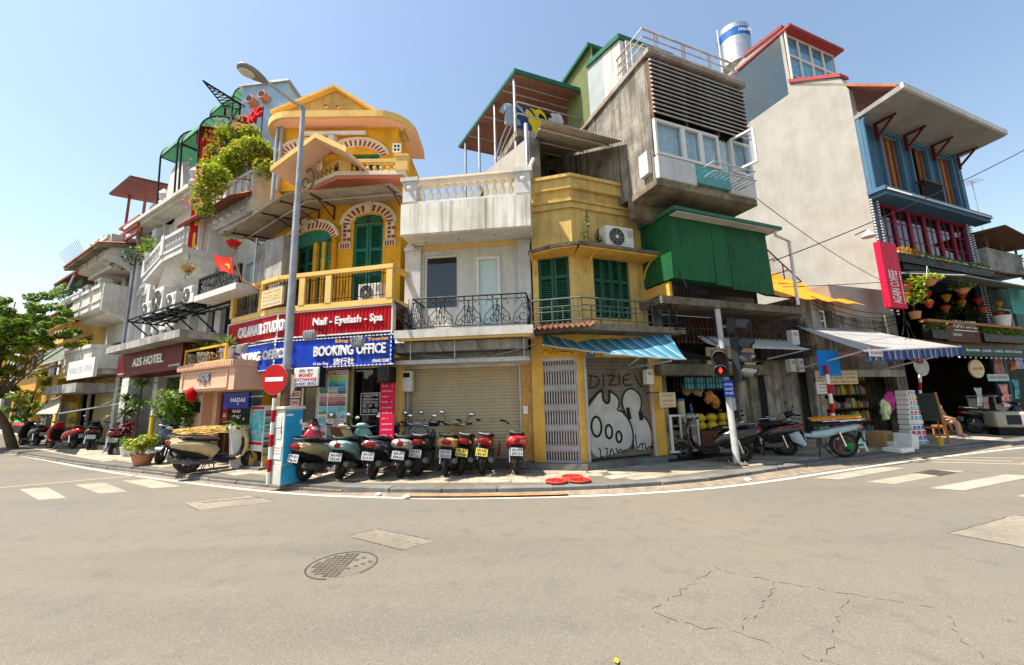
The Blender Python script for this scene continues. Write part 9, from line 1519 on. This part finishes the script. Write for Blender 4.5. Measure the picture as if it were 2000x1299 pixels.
# ================================================================== motorbikes
def scooter(label,x,y,heading,body,style='scooter',accent=None,plate='plate',lean=7.,z=.122,detail=True,num='29-H1 252.01',steer=0.,extra=None,group='motorbikes parked along the pavement'):
    t=thing('motorbike',label,'motorbike',group=group);cub=style=='cub';rw,tr=(.285,.045)if cub else(.235,.058);acc=accent or MT['black'];RY,FY=(-.6,.66)if cub else(-.58,.68)
    for nm,yy in(('front_wheel',FY),('rear_wheel',RY)):
        w_=MB().torus((0,yy,rw),rw-tr,tr,'x',22,8,.9).build(nm,MT['tyre'],t,60);rim=MB().torus((0,yy,rw),rw-tr*1.9,.016,'x',18,6,1.6);n_=16 if cub else 5
        for k in range(n_):a_=2*pi*k/n_;rim.tube([(.0,yy,rw),((.02 if k%2 else-.02)if cub else 0,yy+(rw-tr*1.9)*cos(a_),rw+(rw-tr*1.9)*sin(a_))],.005 if cub else .018,4)
        rim.tube([(-.05,yy,rw),(.05,yy,rw)],.04 if cub else .055,10).build('rim',MT['engine'],w_,50)
    hy,hz=.38,1.0
    MB().tube([(-.055,FY,rw),(-.055,FY-.1,rw+.33),(0,.5,.72)],.02,6).tube([(.055,FY,rw),(.055,FY-.1,rw+.33),(0,.5,.72)],.02,6).build('fork',MT['engine']if cub else acc,t,60)
    mb=MB();n=9
    for k in range(n):
        a0_=.15*pi+.75*pi*k/n;a1_=.15*pi+.75*pi*(k+1)/n;q=rw+.035;mb.poly([(-.07,FY+q*cos(a0_),rw+q*sin(a0_)),(.07,FY+q*cos(a0_),rw+q*sin(a0_)),(.07,FY+q*cos(a1_),rw+q*sin(a1_)),(-.07,FY+q*cos(a1_),rw+q*sin(a1_))])
        for s_ in(-.07,.07):mb.poly([(s_,FY+q*cos(a0_),rw+q*sin(a0_)),(s_,FY+q*cos(a1_),rw+q*sin(a1_)),(s_*1.05,FY+(q-.06)*cos(a1_),rw+(q-.06)*sin(a1_)),(s_*1.05,FY+(q-.06)*cos(a0_),rw+(q-.06)*sin(a0_))])
    mb.build('front_fender',body if not cub else acc,t,60)
    if not cub:
        MB().loft([(.34,.3,.2,.03),(.46,.36,.22,.04),(.53,.55,.25,.055),(.52,.75,.24,.06),(.47,.9,.16,.06),(.44,.97,.09,.05)],14,3).build('leg_shield',body,t,50)
        MB().loft([(.34,.33,.17,.02),(.42,.42,.17,.02),(.46,.6,.17,.02),(.45,.76,.15,.02)],10,3).build('inner_shield',acc,t,50)
        MB().loft([(-.12,.29,.13,.05),(.1,.27,.15,.045),(.34,.29,.17,.04)],10,3.5).build('floorboard',acc,t,50)
        MB().loft([(-.935,.735,.12,.05),(-.9,.715,.17,.085),(-.7,.67,.2,.125),(-.4,.61,.21,.15),(-.2,.52,.19,.16),(-.08,.42,.15,.13)],16,2.6).build('rear_body',body,t,50)
        MB().loft([(-.9,.62,.1,.05),(-.7,.52,.13,.11),(-.42,.42,.13,.12),(-.2,.36,.12,.08)],10,3).build('under_panel',MT['black'],t,50)
        MB().loft([(-.76,.83,.1,.02),(-.66,.825,.14,.035),(-.4,.785,.155,.045),(-.15,.755,.14,.05),(-.02,.73,.08,.03)],14,2.8).build('saddle',MT['seat'],t,50)
    else:
        MB().loft([(-.95,.72,.08,.04),(-.8,.7,.11,.075),(-.5,.62,.1,.09),(-.25,.55,.09,.1),(0,.5,.06,.08)],12,2.6).build('rear_body',body,t,50)
        MB().loft([(-.82,.83,.1,.03),(-.6,.81,.13,.045),(-.2,.76,.13,.05),(.02,.74,.08,.03)],14,2.8).build('saddle',MT['seat'],t,50)
        MB().loft([(-.05,.48,.05,.05),(.2,.5,.055,.06),(.4,.68,.06,.06),(.47,.9,.06,.05)],10).build('frame',body,t,50)
        for s_ in(-1,1):MB().loft([(.2,.3,.02,.04,s_*.2),(.35,.45,.025,.12,s_*.2),(.46,.68,.025,.12,s_*.17),(.47,.86,.02,.05,s_*.1)],8).build('leg_shield',body,t,50)
    en=MB().box(-.1,.1,-.55,-.1,.2,.42)if not cub else MB().box(-.1,.1,-.05,.28,.2,.42).tube([(0,.28,.31),(0,.42,.33)],.07,10)
    en.build('engine',MT['engine'],t,bevel=.03)
    MB().tube([(.13,-.05,.22),(.15,-.3,.24),(.165,-.5,.29)],[.02,.03,.06],8).tube([(.165,-.5,.29),(.17,-.86,.36)],[.062,.055],10).tube([(.17,-.86,.36),(.17,-.89,.365)],.035,8).build('exhaust',MT['engine'],t,50)
    MB().tube([(-.12,RY,rw),(-.13,RY+.1,.62)],.028,8).build('shock_absorber',MT['chrome'],t,60)
    MB().loft([(-.93,.6,.07,.012),(-.9,.48,.08,.014),(-.83,.33,.075,.012)],8,4).build('mudguard',MT['black'],t)
    tlm=(lambda q:MB().loft([(-.955,.77,.05*q,.02),(-.965,.72,.1*q,.035),(-.945,.67,.08*q,.025)],10,3))(rr.uniform(.55,1.15)).build('tail_light',MT['lamp_red'],t,60)
    for s_ in(-1,1):MB().ball((s_*.13,-.91,.71),(.03,.035,.028),8,5).build('indicator',M('amber_lens',(.5,.16,.02),.2,bump=0),t,60)
    pl=MB().hexa([(-.11,-.985,.42),(.11,-.985,.42),(.11,-.975,.42),(-.11,-.975,.42),(-.11,-.965,.57),(.11,-.965,.57),(.11,-.955,.57),(-.11,-.955,.57)]).build('number_plate',MT[plate],t)
    if detail:
        a_,b_=num.split(' ')
        for s_,z0_ in((a_,.505),(b_,.435)):
            me=text_mesh(s_,MT['ink'],.02).copy();x0,x1,y0,y1=me['bb']
            for v in me.vertices:q=(v.co.y-y0)/(y1-y0);zz=z0_+.05*q;v.co=Vector((-.09+.18*(v.co.x-x0)/(x1-x0),-.9875+.02*(zz-.42)/.15,zz))
            o=bpy.data.objects.new('lettering',me);COL.objects.link(o);o.parent=pl
    MB().tube([(-.12,-.55,.85),(-.13,-.85,.88),(-.06,-.95,.86),(.06,-.95,.86),(.13,-.85,.88),(.12,-.55,.85)],.014,6).build('grab_rail',MT['engine']if not cub else MT['chrome'],t,60)
    hb_m=MB().tube([(-.34,hy-.1,hz+.03),(-.2,hy-.02,hz+.0),(0,hy+.02,hz-.02),(.2,hy-.02,hz),(.34,hy-.1,hz+.03)],.014,6).build('handlebar',MT['chrome'],t,60)
    for s_ in(-1,1):
        MB().tube([(s_*.23,hy-.035,hz+.008),(s_*.35,hy-.107,hz+.034)],.02,8).build('grip',MT['black'],hb_m,60);MB().tube([(s_*.2,hy+.02,hz),(s_*.32,hy-.03,hz+.02)],.007,4).build('brake_lever',MT['chrome'],hb_m)
        mr=MB().tube([(s_*.2,hy,hz+.01),(s_*.25,hy+.05,hz+.14),(s_*.3,hy+.03,hz+.2)],.007,5).build('mirror',MT['black'],t,60);MB().ball((s_*.32,hy+.02,hz+.235),(.06,.014,.042),10,6).build('mirror_shell',MT['black'],mr,60);MB().ball((s_*.32,hy+.012,hz+.235),(.052,.014,.036),10,6).build('mirror_glass',MT['chrome'],mr,60)
    MB().loft([(hy-.07,hz+.02,.05,.02),(hy-.02,hz+.015,.12,.055),(hy+.06,hz-.0,.13,.075),(hy+.13,hz-.04,.09,.06),(hy+.16,hz-.06,.05,.03)],12).build('headset',body if not cub else acc,t,50)
    MB().loft([(hy-.072,hz+.035,.04,.01),(hy-.06,hz+.03,.075,.025),(hy-.03,hz+.035,.075,.03)],10).build('dashboard',M('dash_grey',(.35,.35,.34),.4),t,50)
    MB().ball((0,hy+.15,hz-.04),(.075,.03,.05),10,6).build('headlight',M('headlight_glass',(.6,.6,.6),.1,bump=0),t,60)
    MB().tube([(-.08,-.1,.22),(-.2,-.06,.0)],.012,5).tube([(-.1,-.25,.2),(-.16,-.32,.08),(.16,-.32,.08),(.1,-.25,.2)],.012,5).build('side_stand',MT['iron'],t)
    if extra:extra(t)
    t.scale=(1.12,1.0,1.02);return place(t,x,y,z,R(heading),R(lean))
PM={k:M('bodywork_'+k,c,.25,var=.12,bump=0,coat=.55,spec=.4,dirt=.3,dcol=(.12,.10,.08))for k,c in dict(champagne=(.36,.29,.15),mint=(.20,.42,.40),navy=(.015,.02,.05),black=(.012,.012,.013),silver=(.26,.26,.25),tan=(.36,.24,.10),red=(.45,.012,.02),gold=(.48,.36,.17),darkred=(.07,.008,.01),white=(.6,.58,.56),lightblue=(.3,.42,.46),orange=(.5,.16,.02)).items()}
def bag_on(t):
    mb=MB().ball((.02,.3,.62),(.17,.1,.2),12,8)
    mb.build('leather_bag',M('tan_leather',(.32,.2,.08),.5),t,60)
def poncho(t):
    mb=MB();mb.sheet(lambda s,q:(-.26+.52*s+.03*sin(9*q),.42+.16*sin(pi*s)+.05*q-.12*q*q,.9-.62*q+.02*sin(20*s)),16,10);mb.build('raincoat',M('red_raincoat',(.5,.01,.03),.3,coat=.3,trans=.1),t,60)
def helmet(t):MB().ball((.0,.35,1.07),(.13,.15,.12),12,8).build('helmet',PM['black'],t,60)
row=[(606,951,'champagne','scooter',None,'plate',6,'champagne scooter nearest the blue cabinet in the parked row',None,'29-E1 746.54'),(660,949,'mint','scooter',None,'plate',5,'mint green retro scooter with a red tail light in the parked row',None,'30-H3 352.05'),(728,947,'navy','scooter',None,'plate',5,'dark navy scooter third from the cabinet with chrome trim',None,'29-X3 017.91'),(780,945,'silver','scooter',None,'plate',7,'black and silver scooter with pale plate between navy and dark bikes',None,'29-P1 479.63'),
       (818,940,'black','cub',None,'plate',5,'dark motorbike with slim wheels left of the tan scooter',None,'29-K5 301.22'),(866,942,'tan','scooter',None,'plate',6,'tan scooter carrying a brown leather bag before the roller shutter',bag_on,'29-H1 252.01'),(901,938,'black','cub','chrome','plateyellow',8,'small black motorbike with chrome and a yellow plate',None,'29-A7 610.08'),(944,938,'red','cub',None,'plateyellow',7,'red motorbike with yellow plate and red raincoat over its front',poncho,'29-N2 183.47')]
for px,py,c,st,ac,pl_,ln,l,ex_,nm in row:
    P=ground(px,py,.0);scooter(l,P.x+.02,P.y+.57,(-13 if px<620 else-2)+rr.uniform(-4,4),PM[c],st,PM['white']if ac else None,pl_,ln,extra=ex_,num=nm)
P=ground(1008,938,.0);scooter('pink red and white scooter standing apart before the strand board',P.x,P.y+.57,0,PM['red'],'scooter',PM['white'],'plate',3,num='29-D1 297.01',extra=poncho)
P=ground(590,915);scooter('bright red scooter facing out behind the champagne scooter',P.x+.15,P.y-.1,215,PM['red'],'scooter',None,'plate',-4,extra=helmet)
# bicycle behind the mint scooter
P=ground(700,922);bc=thing('bicycle','old white bicycle with a brown basket behind the mint scooter','bicycle')
for nm,yy in(('front_wheel',.52),('rear_wheel',-.52)):
    w_=MB().torus((0,yy,.32),.3,.016,'x',26,6).build(nm,MT['tyre'],bc,60);mb=MB();[mb.tube([(0,yy,.32),(0,yy+.29*cos(k*pi/10),.32+.29*sin(k*pi/10))],.002,3)for k in range(20)];mb.build('spoke',MT['steel'],w_,kind='stuff');MB().torus((0,yy,.32),.335,.012,'x',26,4).build('mudguard',MT['ceramic'],bc,60)
MB().tube([(0,-.52,.32),(0,-.12,.3),(0,.36,.62),(0,.4,.85)],.016,6).tube([(0,-.12,.3),(0,-.22,.8)],.016,6).tube([(0,-.18,.6),(0,.36,.7)],.014,6).tube([(0,-.52,.32),(0,-.2,.68)],.012,6).tube([(0,.52,.32),(0,.4,.85),(0,.38,.98)],.014,6).build('frame',MT['ceramic'],bc,60)
MB().tube([(-.28,.22,1.0),(-.15,.35,1.0),(.15,.35,1.0),(.28,.22,1.0)],.012,6).build('handlebar',MT['chrome'],bc,60);MB().loft([(-.36,.86,.1,.03),(-.2,.86,.07,.03),(-.06,.86,.03,.02)],10).build('saddle',MT['seat'],bc,50);MB().hexa([(-.17,.45,.72),(.17,.45,.72),(.17,.68,.72),(-.17,.68,.72),(-.21,.42,.98),(.21,.42,.98),(.21,.74,.98),(-.21,.74,.98)]).build('basket',M('brown_basket',(.16,.05,.03),.7),bc);place(bc,P.x,P.y+.25,.122,R(100),R(6))
# pair with straw goods, left bikes, right bikes
def straw(t):
    mb=MB()
    for k in range(220):y_=rr.uniform(-.9,.2);x_=rr.gauss(0,.13);z_=.86+.1*math.exp(-x_*x_*20)+rr.uniform(0,.06);a_=rr.gauss(0,.25);mb.tube([(x_,y_,z_),(x_+.25*sin(a_),y_+.28*cos(a_),z_+rr.uniform(-.08,.05))],.006,3,False)
    mb.build('straw_bundle',M('dry_straw',(.5,.32,.1),.8,var=.3),t,kind='stuff');MB().leaves([((0,-.6,.93),(.2,.25,.1),40)],.06,rr).build('green_sprig',MT['leaf'],t)
P=ground(422,920);scooter('cream gold scooter parked sideways before the salmon shop',P.x,P.y+.05,-50,PM['gold'],'scooter',MT['black'],'plate',5);scooter('gold scooter loaded with dry straw behind the cream one',P.x-.45,P.y+.5,-47,PM['gold'],'scooter',MT['black'],'plate',5,extra=straw)
P=ground(320,903);scooter('navy scooter facing the street beside the bushy terracotta pot',P.x,P.y+.3,195,PM['navy'],'scooter',MT['black'],lean=-5)
P=ground(205,887);scooter('dark maroon scooter before the hotel planting',P.x,P.y+.2,42,PM['darkred'],'scooter',MT['black'],lean=6)
P=ground(108,878);scooter('bright red scooter parked under the tan awning',P.x,P.y+.2,78,PM['red'],'scooter',None,lean=6,detail=False);P=ground(145,880);scooter('dim grey scooter by the yellow vertical banner',P.x,P.y+.5,45,PM['black'],'scooter',None,lean=6,detail=False)
P=ground(40,872);scooter('dark scooter parked under the street tree at the far left',P.x,P.y+.3,70,PM['black'],'scooter',None,lean=5,detail=False);P=ground(20,868);scooter('silver motorbike beyond the dark scooter under the street tree',P.x,P.y+.6,65,PM['silver'],'cub',None,lean=5,detail=False)
P=ground(1402,903);scooter('black scooter with a white headset parked behind the traffic pole',P.x,P.y+.15,68,PM['black'],'scooter',MT['black'],lean=-5,extra=lambda t:MB().loft([(.28,1.0,.06,.03),(.36,1.03,.13,.07),(.46,1.02,.13,.08),(.54,.96,.06,.04)],12).build('headset_cover',PM['silver'],t,50))
P=ground(1492,890);scooter('black scooter with red stripes right of the traffic pole',P.x,P.y+.15,62,PM['black'],'scooter',None,lean=-6,extra=lambda t:[MB().tube([(s_*.18,-.9,.78),(s_*.205,-.6,.74),(s_*.215,-.3,.62)],.012,5).build('red_stripe',PM['red'],t)for s_ in(-1,1)])
def redbike(t):MB().ball((0,.2,.55),(.15,.3,.14),10,6).build('purple_cover',M('violet_paint',(.25,.03,.2),.2,coat=.5),t,60)
P=ground(1462,884);scooter('dark red motorbike half hidden between the two black scooters',P.x,P.y+.5,60,PM['darkred'],'cub',None,lean=-5,extra=helmet)
def rack_(t):
    MB().hexa([(-.14,-.95,.93),(.14,-.95,.93),(.14,.02,.86),(-.14,.02,.86),(-.14,-.95,.96),(.14,-.95,.96),(.14,.02,.89),(-.14,.02,.89)]).build('orange_board',MT['orange'],t);MB().tube([(-.13,-.9,.7),(-.14,-1.0,.9),(-.14,-.2,.84)],.012,5).tube([(.13,-.9,.7),(.14,-1.0,.9),(.14,-.2,.84)],.012,5).build('carrier_rack',MT['chrome'],t,60)
P=ground(1600,893);scooter('pale blue underbone motorbike carrying an orange board by the blue sign',P.x,P.y+.15,66,PM['lightblue'],'cub',MT['black'],lean=-6,extra=rack_)
P=ground(1962,848);scooter('dark motorbike with chrome bars at the right edge by the stall',P.x,P.y+.1,250,PM['black'],'cub',MT['black'],lean=4)
t=thing('delivery_load','white cloth covered bundle standing at the right edge by the stall','bundle');mb=MB().box(-.4,.4,-.3,.3,.25,.75);mb.build('bundle',MT['cloth_beige'],t,bevel=.08);MB().box(-.36,.36,-.26,.26,0,.24).build('crate',MT['black'],t);MB().box(-.15,.2,-.305,-.3,.35,.65).build('printed_patch',MT['ink'],t);P=ground(1985,852);place(t,P.x+.2,P.y+.35,.12,R(-20))
cart=thing('vendor_cart','grey glass sided vendor cart with a white notice at the right edge','cart');MB().box(-.6,.6,-.35,.35,.55,.62).box(-.6,.6,-.35,.35,0.1,.5).build('cart_body',MT['acgrey'],cart,bevel=.02);MB().box(-.58,.58,-.33,.33,.63,1.15).build('glass_case',MT['glass'],cart);fm=MB();[fm.box(a-.02,a+.02,b-.02,b+.02,.62,1.2)for a in(-.58,.58)for b in(-.33,.33)];fm.box(-.62,.62,-.37,.37,1.2,1.26).build('cart_frame',MT['gal'],cart);MB().box(-.1,.35,-.36,-.352,.85,1.05).build('notice',MT['plasticwhite'],cart);P=ground(1990,845);place(cart,P.x+.3,P.y+.9,.12,R(21))
# potted bush and hotel planting
P=ground(277,908);plant('potted_bush','bright green bush in a wide terracotta pot on the left pavement','plant',P.x,P.y,.12,(.25,.28),MT['terracotta'],'bush',.55,.42,800,.06,MT['leafyellow'])
for px,o_,kind,h,r_,n_,sz,mt_,st,l in((238,.5,'palm',.8,.5,60,.06,'leafpalm',1.5,'tall slender dragon plant before the hotel glass'),(248,.45,'palm',.6,.4,40,.06,'petalred',.6,'red leaved plant below the dragon plant'),(262,.6,'palm',.75,.5,50,.06,'leafpalm',2.0,'second dragon plant with higher crown by the hotel column'),(344,.6,'bush',1.2,.7,1200,.09,'leaf',.5,'big bright green shrub by the salmon pillar'),(335,.4,'palm',.8,.5,50,.06,'leafpalm',1.8,'dragon plant rising behind the bright green shrub'),(252,.7,'bush',.3,.35,260,.06,'leaf',0,'low green clump in the hotel planter box'),(372,.7,'bush',.4,.4,300,.06,'leafyellow',0,'low yellow green clump at the foot of the salmon pillar')):
    q=FL.w(FL.u(px,860,o_),o_,0);plant('plant',l,'plant',q.x,q.y,.12,(.2,.3),MT['ceramic'],kind,h,r_,n_,sz,MT[mt_],stem=st)
P=ground(530,905);q=FL.w(FL.u(470,850,.3),.3,0);plant('potted_agave','spiky light green plant in a tall pale planter before the salmon shop','plant',q.x,q.y,.12,(.26,1.05),MT['ceramic'],'palm',.75,.4,44,.06,MT['leafpalm'])
pp=thing('bollard','thin pole wrapped with yellow and red bands beside the hotel column','bollard');P=ground(272,895);
for z0_,z1_,m_ in((0,.5,'plasticwhite'),(.501,.56,'red'),(.561,1.25,'gold'),(1.251,1.31,'red'),(1.311,1.6,'plasticwhite')):MB().tube([(0,0,z0_),(0,0,z1_)],.06,10).build('band',M('bollard_yellow',(.6,.42,.01),.5)if m_=='gold' else MT[m_],pp,60)
place(pp,P.x,P.y+.3,.12)
q=FL.w(FL.u(372,785,.9),.9,0);solo(MB().ball((q.x,q.y,2.0),(.13,.13,.2),12,8),'red_lantern',M('lantern_red_silk',(.5,.01,.01),.5,trans=.3),'red silk lantern hanging left of the salmon pillar','lantern',60)
# street tree at the far left
def tree(label,x,y,h,crown,n,sz,mats,trunk_r=.16,group=None):
    t=thing('tree',label,'tree',(x,y,0),group)
    top=Vector(crown[0][0]);base=Vector((x,y,0));mid=base.lerp(top,.45)+Vector((-.25,0,.1));MB().tube([base,base.lerp(mid,.5)+Vector((.12,0,.1)),mid,top],[trunk_r*1.25,trunk_r,trunk_r*.8,trunk_r*.3],9).build('trunk',MT['bark'],t,60);mb=MB()
    for c,r_,_ in crown:mb.tube([mid,mid.lerp(Vector(c),.55)+Vector((0,0,.25)),c],[trunk_r*.28,trunk_r*.18,.02],5)
    mb.build('limb',MT['bark'],t);cl=[]
    for c,r_,k in crown:
        for _ in range(int(k)):a_=Vector((rr.gauss(0,.5),rr.gauss(0,.5),rr.gauss(0,.45)));cl.append(((c[0]+a_.x*r_,c[1]+a_.y*r_,c[2]+a_.z*r_*.75),(r_*.33,r_*.33,r_*.2),n))
    half=len(cl)*2//3;MB().leaves(cl[:half],sz,rr,1.8,.3).build('crown',mats[0],t);MB().leaves(cl[half:],sz,rr,1.8,.3).build('crown',mats[1],t);return t
C_=Vector((0,0,CAM_H))
def spot(px,py,d):v=ray(px,py);return tuple(C_+v*(d/v.y))
b_=spot(30,866,17);tree('broad leafy street tree with a dark leaning trunk at the left edge',b_[0],b_[1],7,[(spot(px,py,16.5+dd),r_*.82,k)for px,py,dd,r_,k in((-45,690,0,1.5,9),(0,640,0,1.4,10),(50,645,0,1.05,8),(-10,720,0,.7,5),(-40,760,0,.8,5),(95,615,.2,1.1,7),(130,640,0,.9,6),(30,590,.5,1.1,7),(80,668,-.3,.8,5),(10,660,0,1.3,8),(-30,610,.6,1.6,9),(30,700,0,.6,4),(150,665,.2,.6,3),(-60,680,0,1.5,7),(0,720,.3,.8,4),(110,680,0,.5,3))],140,.105,(MT['leaf'],MT['leafyellow']),.14)
b_=spot(52,865,19);tree('smaller light green street tree before the gold fronted shop',b_[0],b_[1],4,[(spot(px,py,18.5),r_,k)for px,py,r_,k in((70,760,.8,6),(95,745,.6,4),(55,785,.6,4),(40,800,.6,4),(80,800,.5,3),(10,790,.8,4))],60,.11,(MT['leafyellow'],MT['leaf']),.09)
# people
def person(label,pose,x,y,z,rz,shirt,lower,group=None):
    t=thing('person',label,'person',group=group);me=bpy.data.meshes.new('body')
    J,E_=pose;me.from_pydata([j[0]for j in J],E_,[]);o=bpy.data.objects.new('body',me);COL.objects.link(o);o.parent=t;sk=o.modifiers.new('skin','SKIN');sk.use_smooth_shade=True
    for v,j in zip(me.skin_vertices[0].data,J):v.radius=(j[1],j[2]if len(j)>2 else j[1])
    me.skin_vertices[0].data[0].use_root=True;o.modifiers.new('sub','SUBSURF').levels=1;o.modifiers['sub'].render_levels=2;me.materials.append(MT['skin'])
    return t,place(t,x,y,z,rz)
def seated(label,x,y,z,rz,top,low):
    # pelvis first; stool height .38
    J=[((0,0,.45),.13,.11),((0,.03,.62),.13,.1),((0,.08,.84),.15,.1),((0,.1,.95),.06),((0,.12,1.02),.055),((-.19,.08,.88),.055),((-.25,.16,.64),.042),((-.12,.36,.56),.034),((-.06,.42,.55),.03),((.19,.08,.88),.055),((.25,.16,.64),.042),((.12,.36,.56),.034),((.06,.42,.55),.03),((-.12,.42,.46),.075),((-.13,.46,.06),.045),((-.13,.6,.03),.04),((.12,.42,.46),.075),((.13,.46,.06),.045),((.13,.6,.03),.04)]
    E_=[(0,1),(1,2),(2,3),(3,4),(2,5),(5,6),(6,7),(7,8),(2,9),(9,10),(10,11),(11,12),(0,13),(13,14),(14,15),(0,16),(16,17),(17,18)]
    t,_=person(label,(J,E_),x,y,z,rz,top,low);hd=MB().ball((0,.14,1.13),(.078,.095,.115),14,10);hd.ball((0,.235,1.115),(.014,.02,.022),6,4).ball((-.08,.14,1.12),(.012,.022,.03),6,4).ball((.08,.14,1.12),(.012,.022,.03),6,4);hd.build('head',MT['skin'],t,60)
    MB().ball((0,.115,1.17),(.088,.095,.095),12,8).build('hair',MT['hair'],t,60);MB().ball((-.03,.226,1.14),(.01,.01,.006),6,4).ball((.03,.226,1.14),(.01,.01,.006),6,4).build('eye',MT['hair'],t);MB().ball((0,.226,1.08),(.022,.01,.006),6,4).build('mouth',M('lip',(.3,.1,.08),.5),t)
    MB().loft([(.0,.47,.17,.14),(.03,.62,.17,.13),(.07,.8,.185,.13),(.085,.9,.19,.1),(.1,.96,.09,.07)],14,2.3).build('shirt',top,t,60)
    for s_ in(-1,1):MB().tube([(s_*.17,.08,.9),(s_*.235,.13,.74)],[.075,.07],10).build('sleeve',top,t,60);MB().tube([(s_*.1,.02,.46),(s_*.12,.44,.47),(s_*.125,.46,.34)],[.12,.098,.085],10).build('trouser_leg',low,t,60)
    for s_ in(-1,1):
        for k in range(5):a_=-.02+.01*k;MB().tube([(s_*(.07-.012*k*.5),.41+.005*k,.55+a_),(s_*(.05-.01*k),.46,.545+a_),(s_*(.03-.01*k),.47+.005*k,.53+a_)],[.009,.008,.006],5).build('finger',MT['skin'],t,60)
    return t
P=ground(1838,852);pr=seated('person in a white shirt sitting on a low stool at the dim cafe entrance',P.x+.2,P.y+.2,.12,R(215-360),MT['cloth_white'],MT['cloth_beige'])
P2=(P.x+.2,P.y+.2);s2=thing('stool','low brown stool under the seated person in white','stool');MB().box(-.16,.16,-.16,.16,.3,.34).build('seat',MT['wood'],s2);[MB().box(a-.02,a+.02,b-.02,b+.02,0,.3).build('leg',MT['wood'],s2)for a in(-.13,.13)for b in(-.13,.13)];place(s2,P2[0],P2[1],.12,R(215))
pr2=seated('person in a pale top sitting deeper in the dim cafe doorway',P.x+1.0,P.y+1.2,.14,R(190-360),M('pale_top',(.4,.4,.38),.9),MT['cloth_navy']);s3=thing('stool','dark stool under the person deeper in the cafe','stool');MB().box(-.16,.16,-.16,.16,.3,.34).build('seat',MT['black'],s3);[MB().box(a-.02,a+.02,b-.02,b+.02,0,.3).build('leg',MT['black'],s3)for a in(-.13,.13)for b in(-.13,.13)];place(s3,P.x+1.0,P.y+1.2,.14,R(190))
# loose overhead cables
def cable(label,A,B,sag,r=.012,group='overhead cables'):
    A,B=Vector(A),Vector(B);pts=[A.lerp(B,k/24)-Vector((0,0,sag*4*(k/24)*(1-k/24)))for k in range(25)];return solo(MB().tube(pts,r,5),'cable',MT['black'],label,'cable',60,group)
cable('black cable crossing the beige wall to the upper right corner',GR.w(gu1+.15,og,gz1-.8),GR.w(GR.u(2010,288,3),3,GR.z(2010,288,3)),.15,.014)
cable('thin cable running from the orange roof past the crimson sign',GR.w(orf[0]+.4,.6,orf[2]+.2),GR.w(uJ+5.5,1.2,GR.z(1850,505,1.2)),.1,.011)
cable('cable sloping down the beige wall from the concrete box',GR.w(cu1,oc,zq0),GR.w(uJ,.3,GR.z(1742,560,.3)),.2,.009)
cable('long drooping cable across the white house balcony edge',FF.w(f0+.1,1.0,zs0-.1),FF.w(f1+.3,.9,zs0-.2),.35,.008);cable('cable hanging in front of the green sheet box',GR.w(gur+.1,.4,GR.z(1262,400,.4)),GR.w(gu0+.2,og+.15,zs_h+.2),.1,.012);cable('pale looping cable under the iron bars to the pale awning',GR.w(gru-.1,.6,zbl-.05),GR.w(GR.u(1400,672,1.0),1.0,zb_ if False else GR.z(1400,672,1.0)),-.12,.014)
ins=thing('insulator_bracket','iron wall bracket with white insulators beside the pale yellow house','bracket',GR.w(gur+.15,.3,GR.z(1262,395,.3)));x,z=GR.at(1264,398,.35);mb=MB(GR).tube([(x-.15,.05,z+.15),(x,.35,z+.2),(x+.25,.4,z+.1),(x+.25,.4,z-.3)],.02,5).build('arm',MT['iron'],ins,60);[MB(GR).ball((x+a_,.42,z+b_),.06,8,6).build('insulator',MT['ceramic'],ins,60)for a_,b_ in((0,.1),(.25,-.02),(.12,-.12))]
def coil(label,fr,px,py,o,rad,n=5):
    x,z=fr.at(px,py,o);mb=MB(fr)
    for k in range(n):q=rad*rr.uniform(.6,1.1);cx_,cz_=x+rr.gauss(0,.06),z+rr.gauss(0,.06);mb.tube([(cx_+q*cos(a)*1.4,o+rr.gauss(0,.02),cz_+q*sin(a))for a in[2*pi*j/16 for j in range(17)]],.01,4)
    return solo(mb,'cable_coil',MT['black']if rad>.2 else MT['acwhite'],label,'cable',60,'cable tangles')
coil('black cable tangle at the end of the metal balcony rail',GR,1300,610,.7,.28,6);coil('black cable loops below the mossy slab by the striped awning',GR,1330,640,.6,.22,5)
for k,(l,px)in enumerate((('leftmost pale loose cable under the crimson sign',1762),('middle pale loose cable under the crimson sign',1776),('rightmost pale loose cable under the crimson sign',1795))):cable(l,GR.w(uJ+.2,.3,GR.z(1750,605,.3)),GR.w(GR.u(px,655+6*k,1.2),1.2,GR.z(px,655+6*k,1.2)),.12+.08*k,.012)
for k in range(6):cable('black bundled cable, %s of those slung along the dark shop fronts'%ORD[k],GR.w(h0-.2,.32,zl1+.25+.05*k),GR.w(h1-.1,.38,zl1+.35+.06*k),.16+.05*k,.013)
for k in range(4):cable('black cable slung between the stained pillar and the blue shophouse, %s from the top'%ORD[k],GR.w(h1-.1,.4,zi1-.1-.12*k),GR.w(uJ+.1,.2,zi1-.3-.1*k),.2+.07*k,.012)
for k in range(3):cable('thin cable dropped across the white house front, %s from the left'%ORD[k],FF.w(f0+.4+.9*k,.66,zs0-.02),FF.w(f0+1.1+.8*k,.6,zshelf+.2),.25,.007)
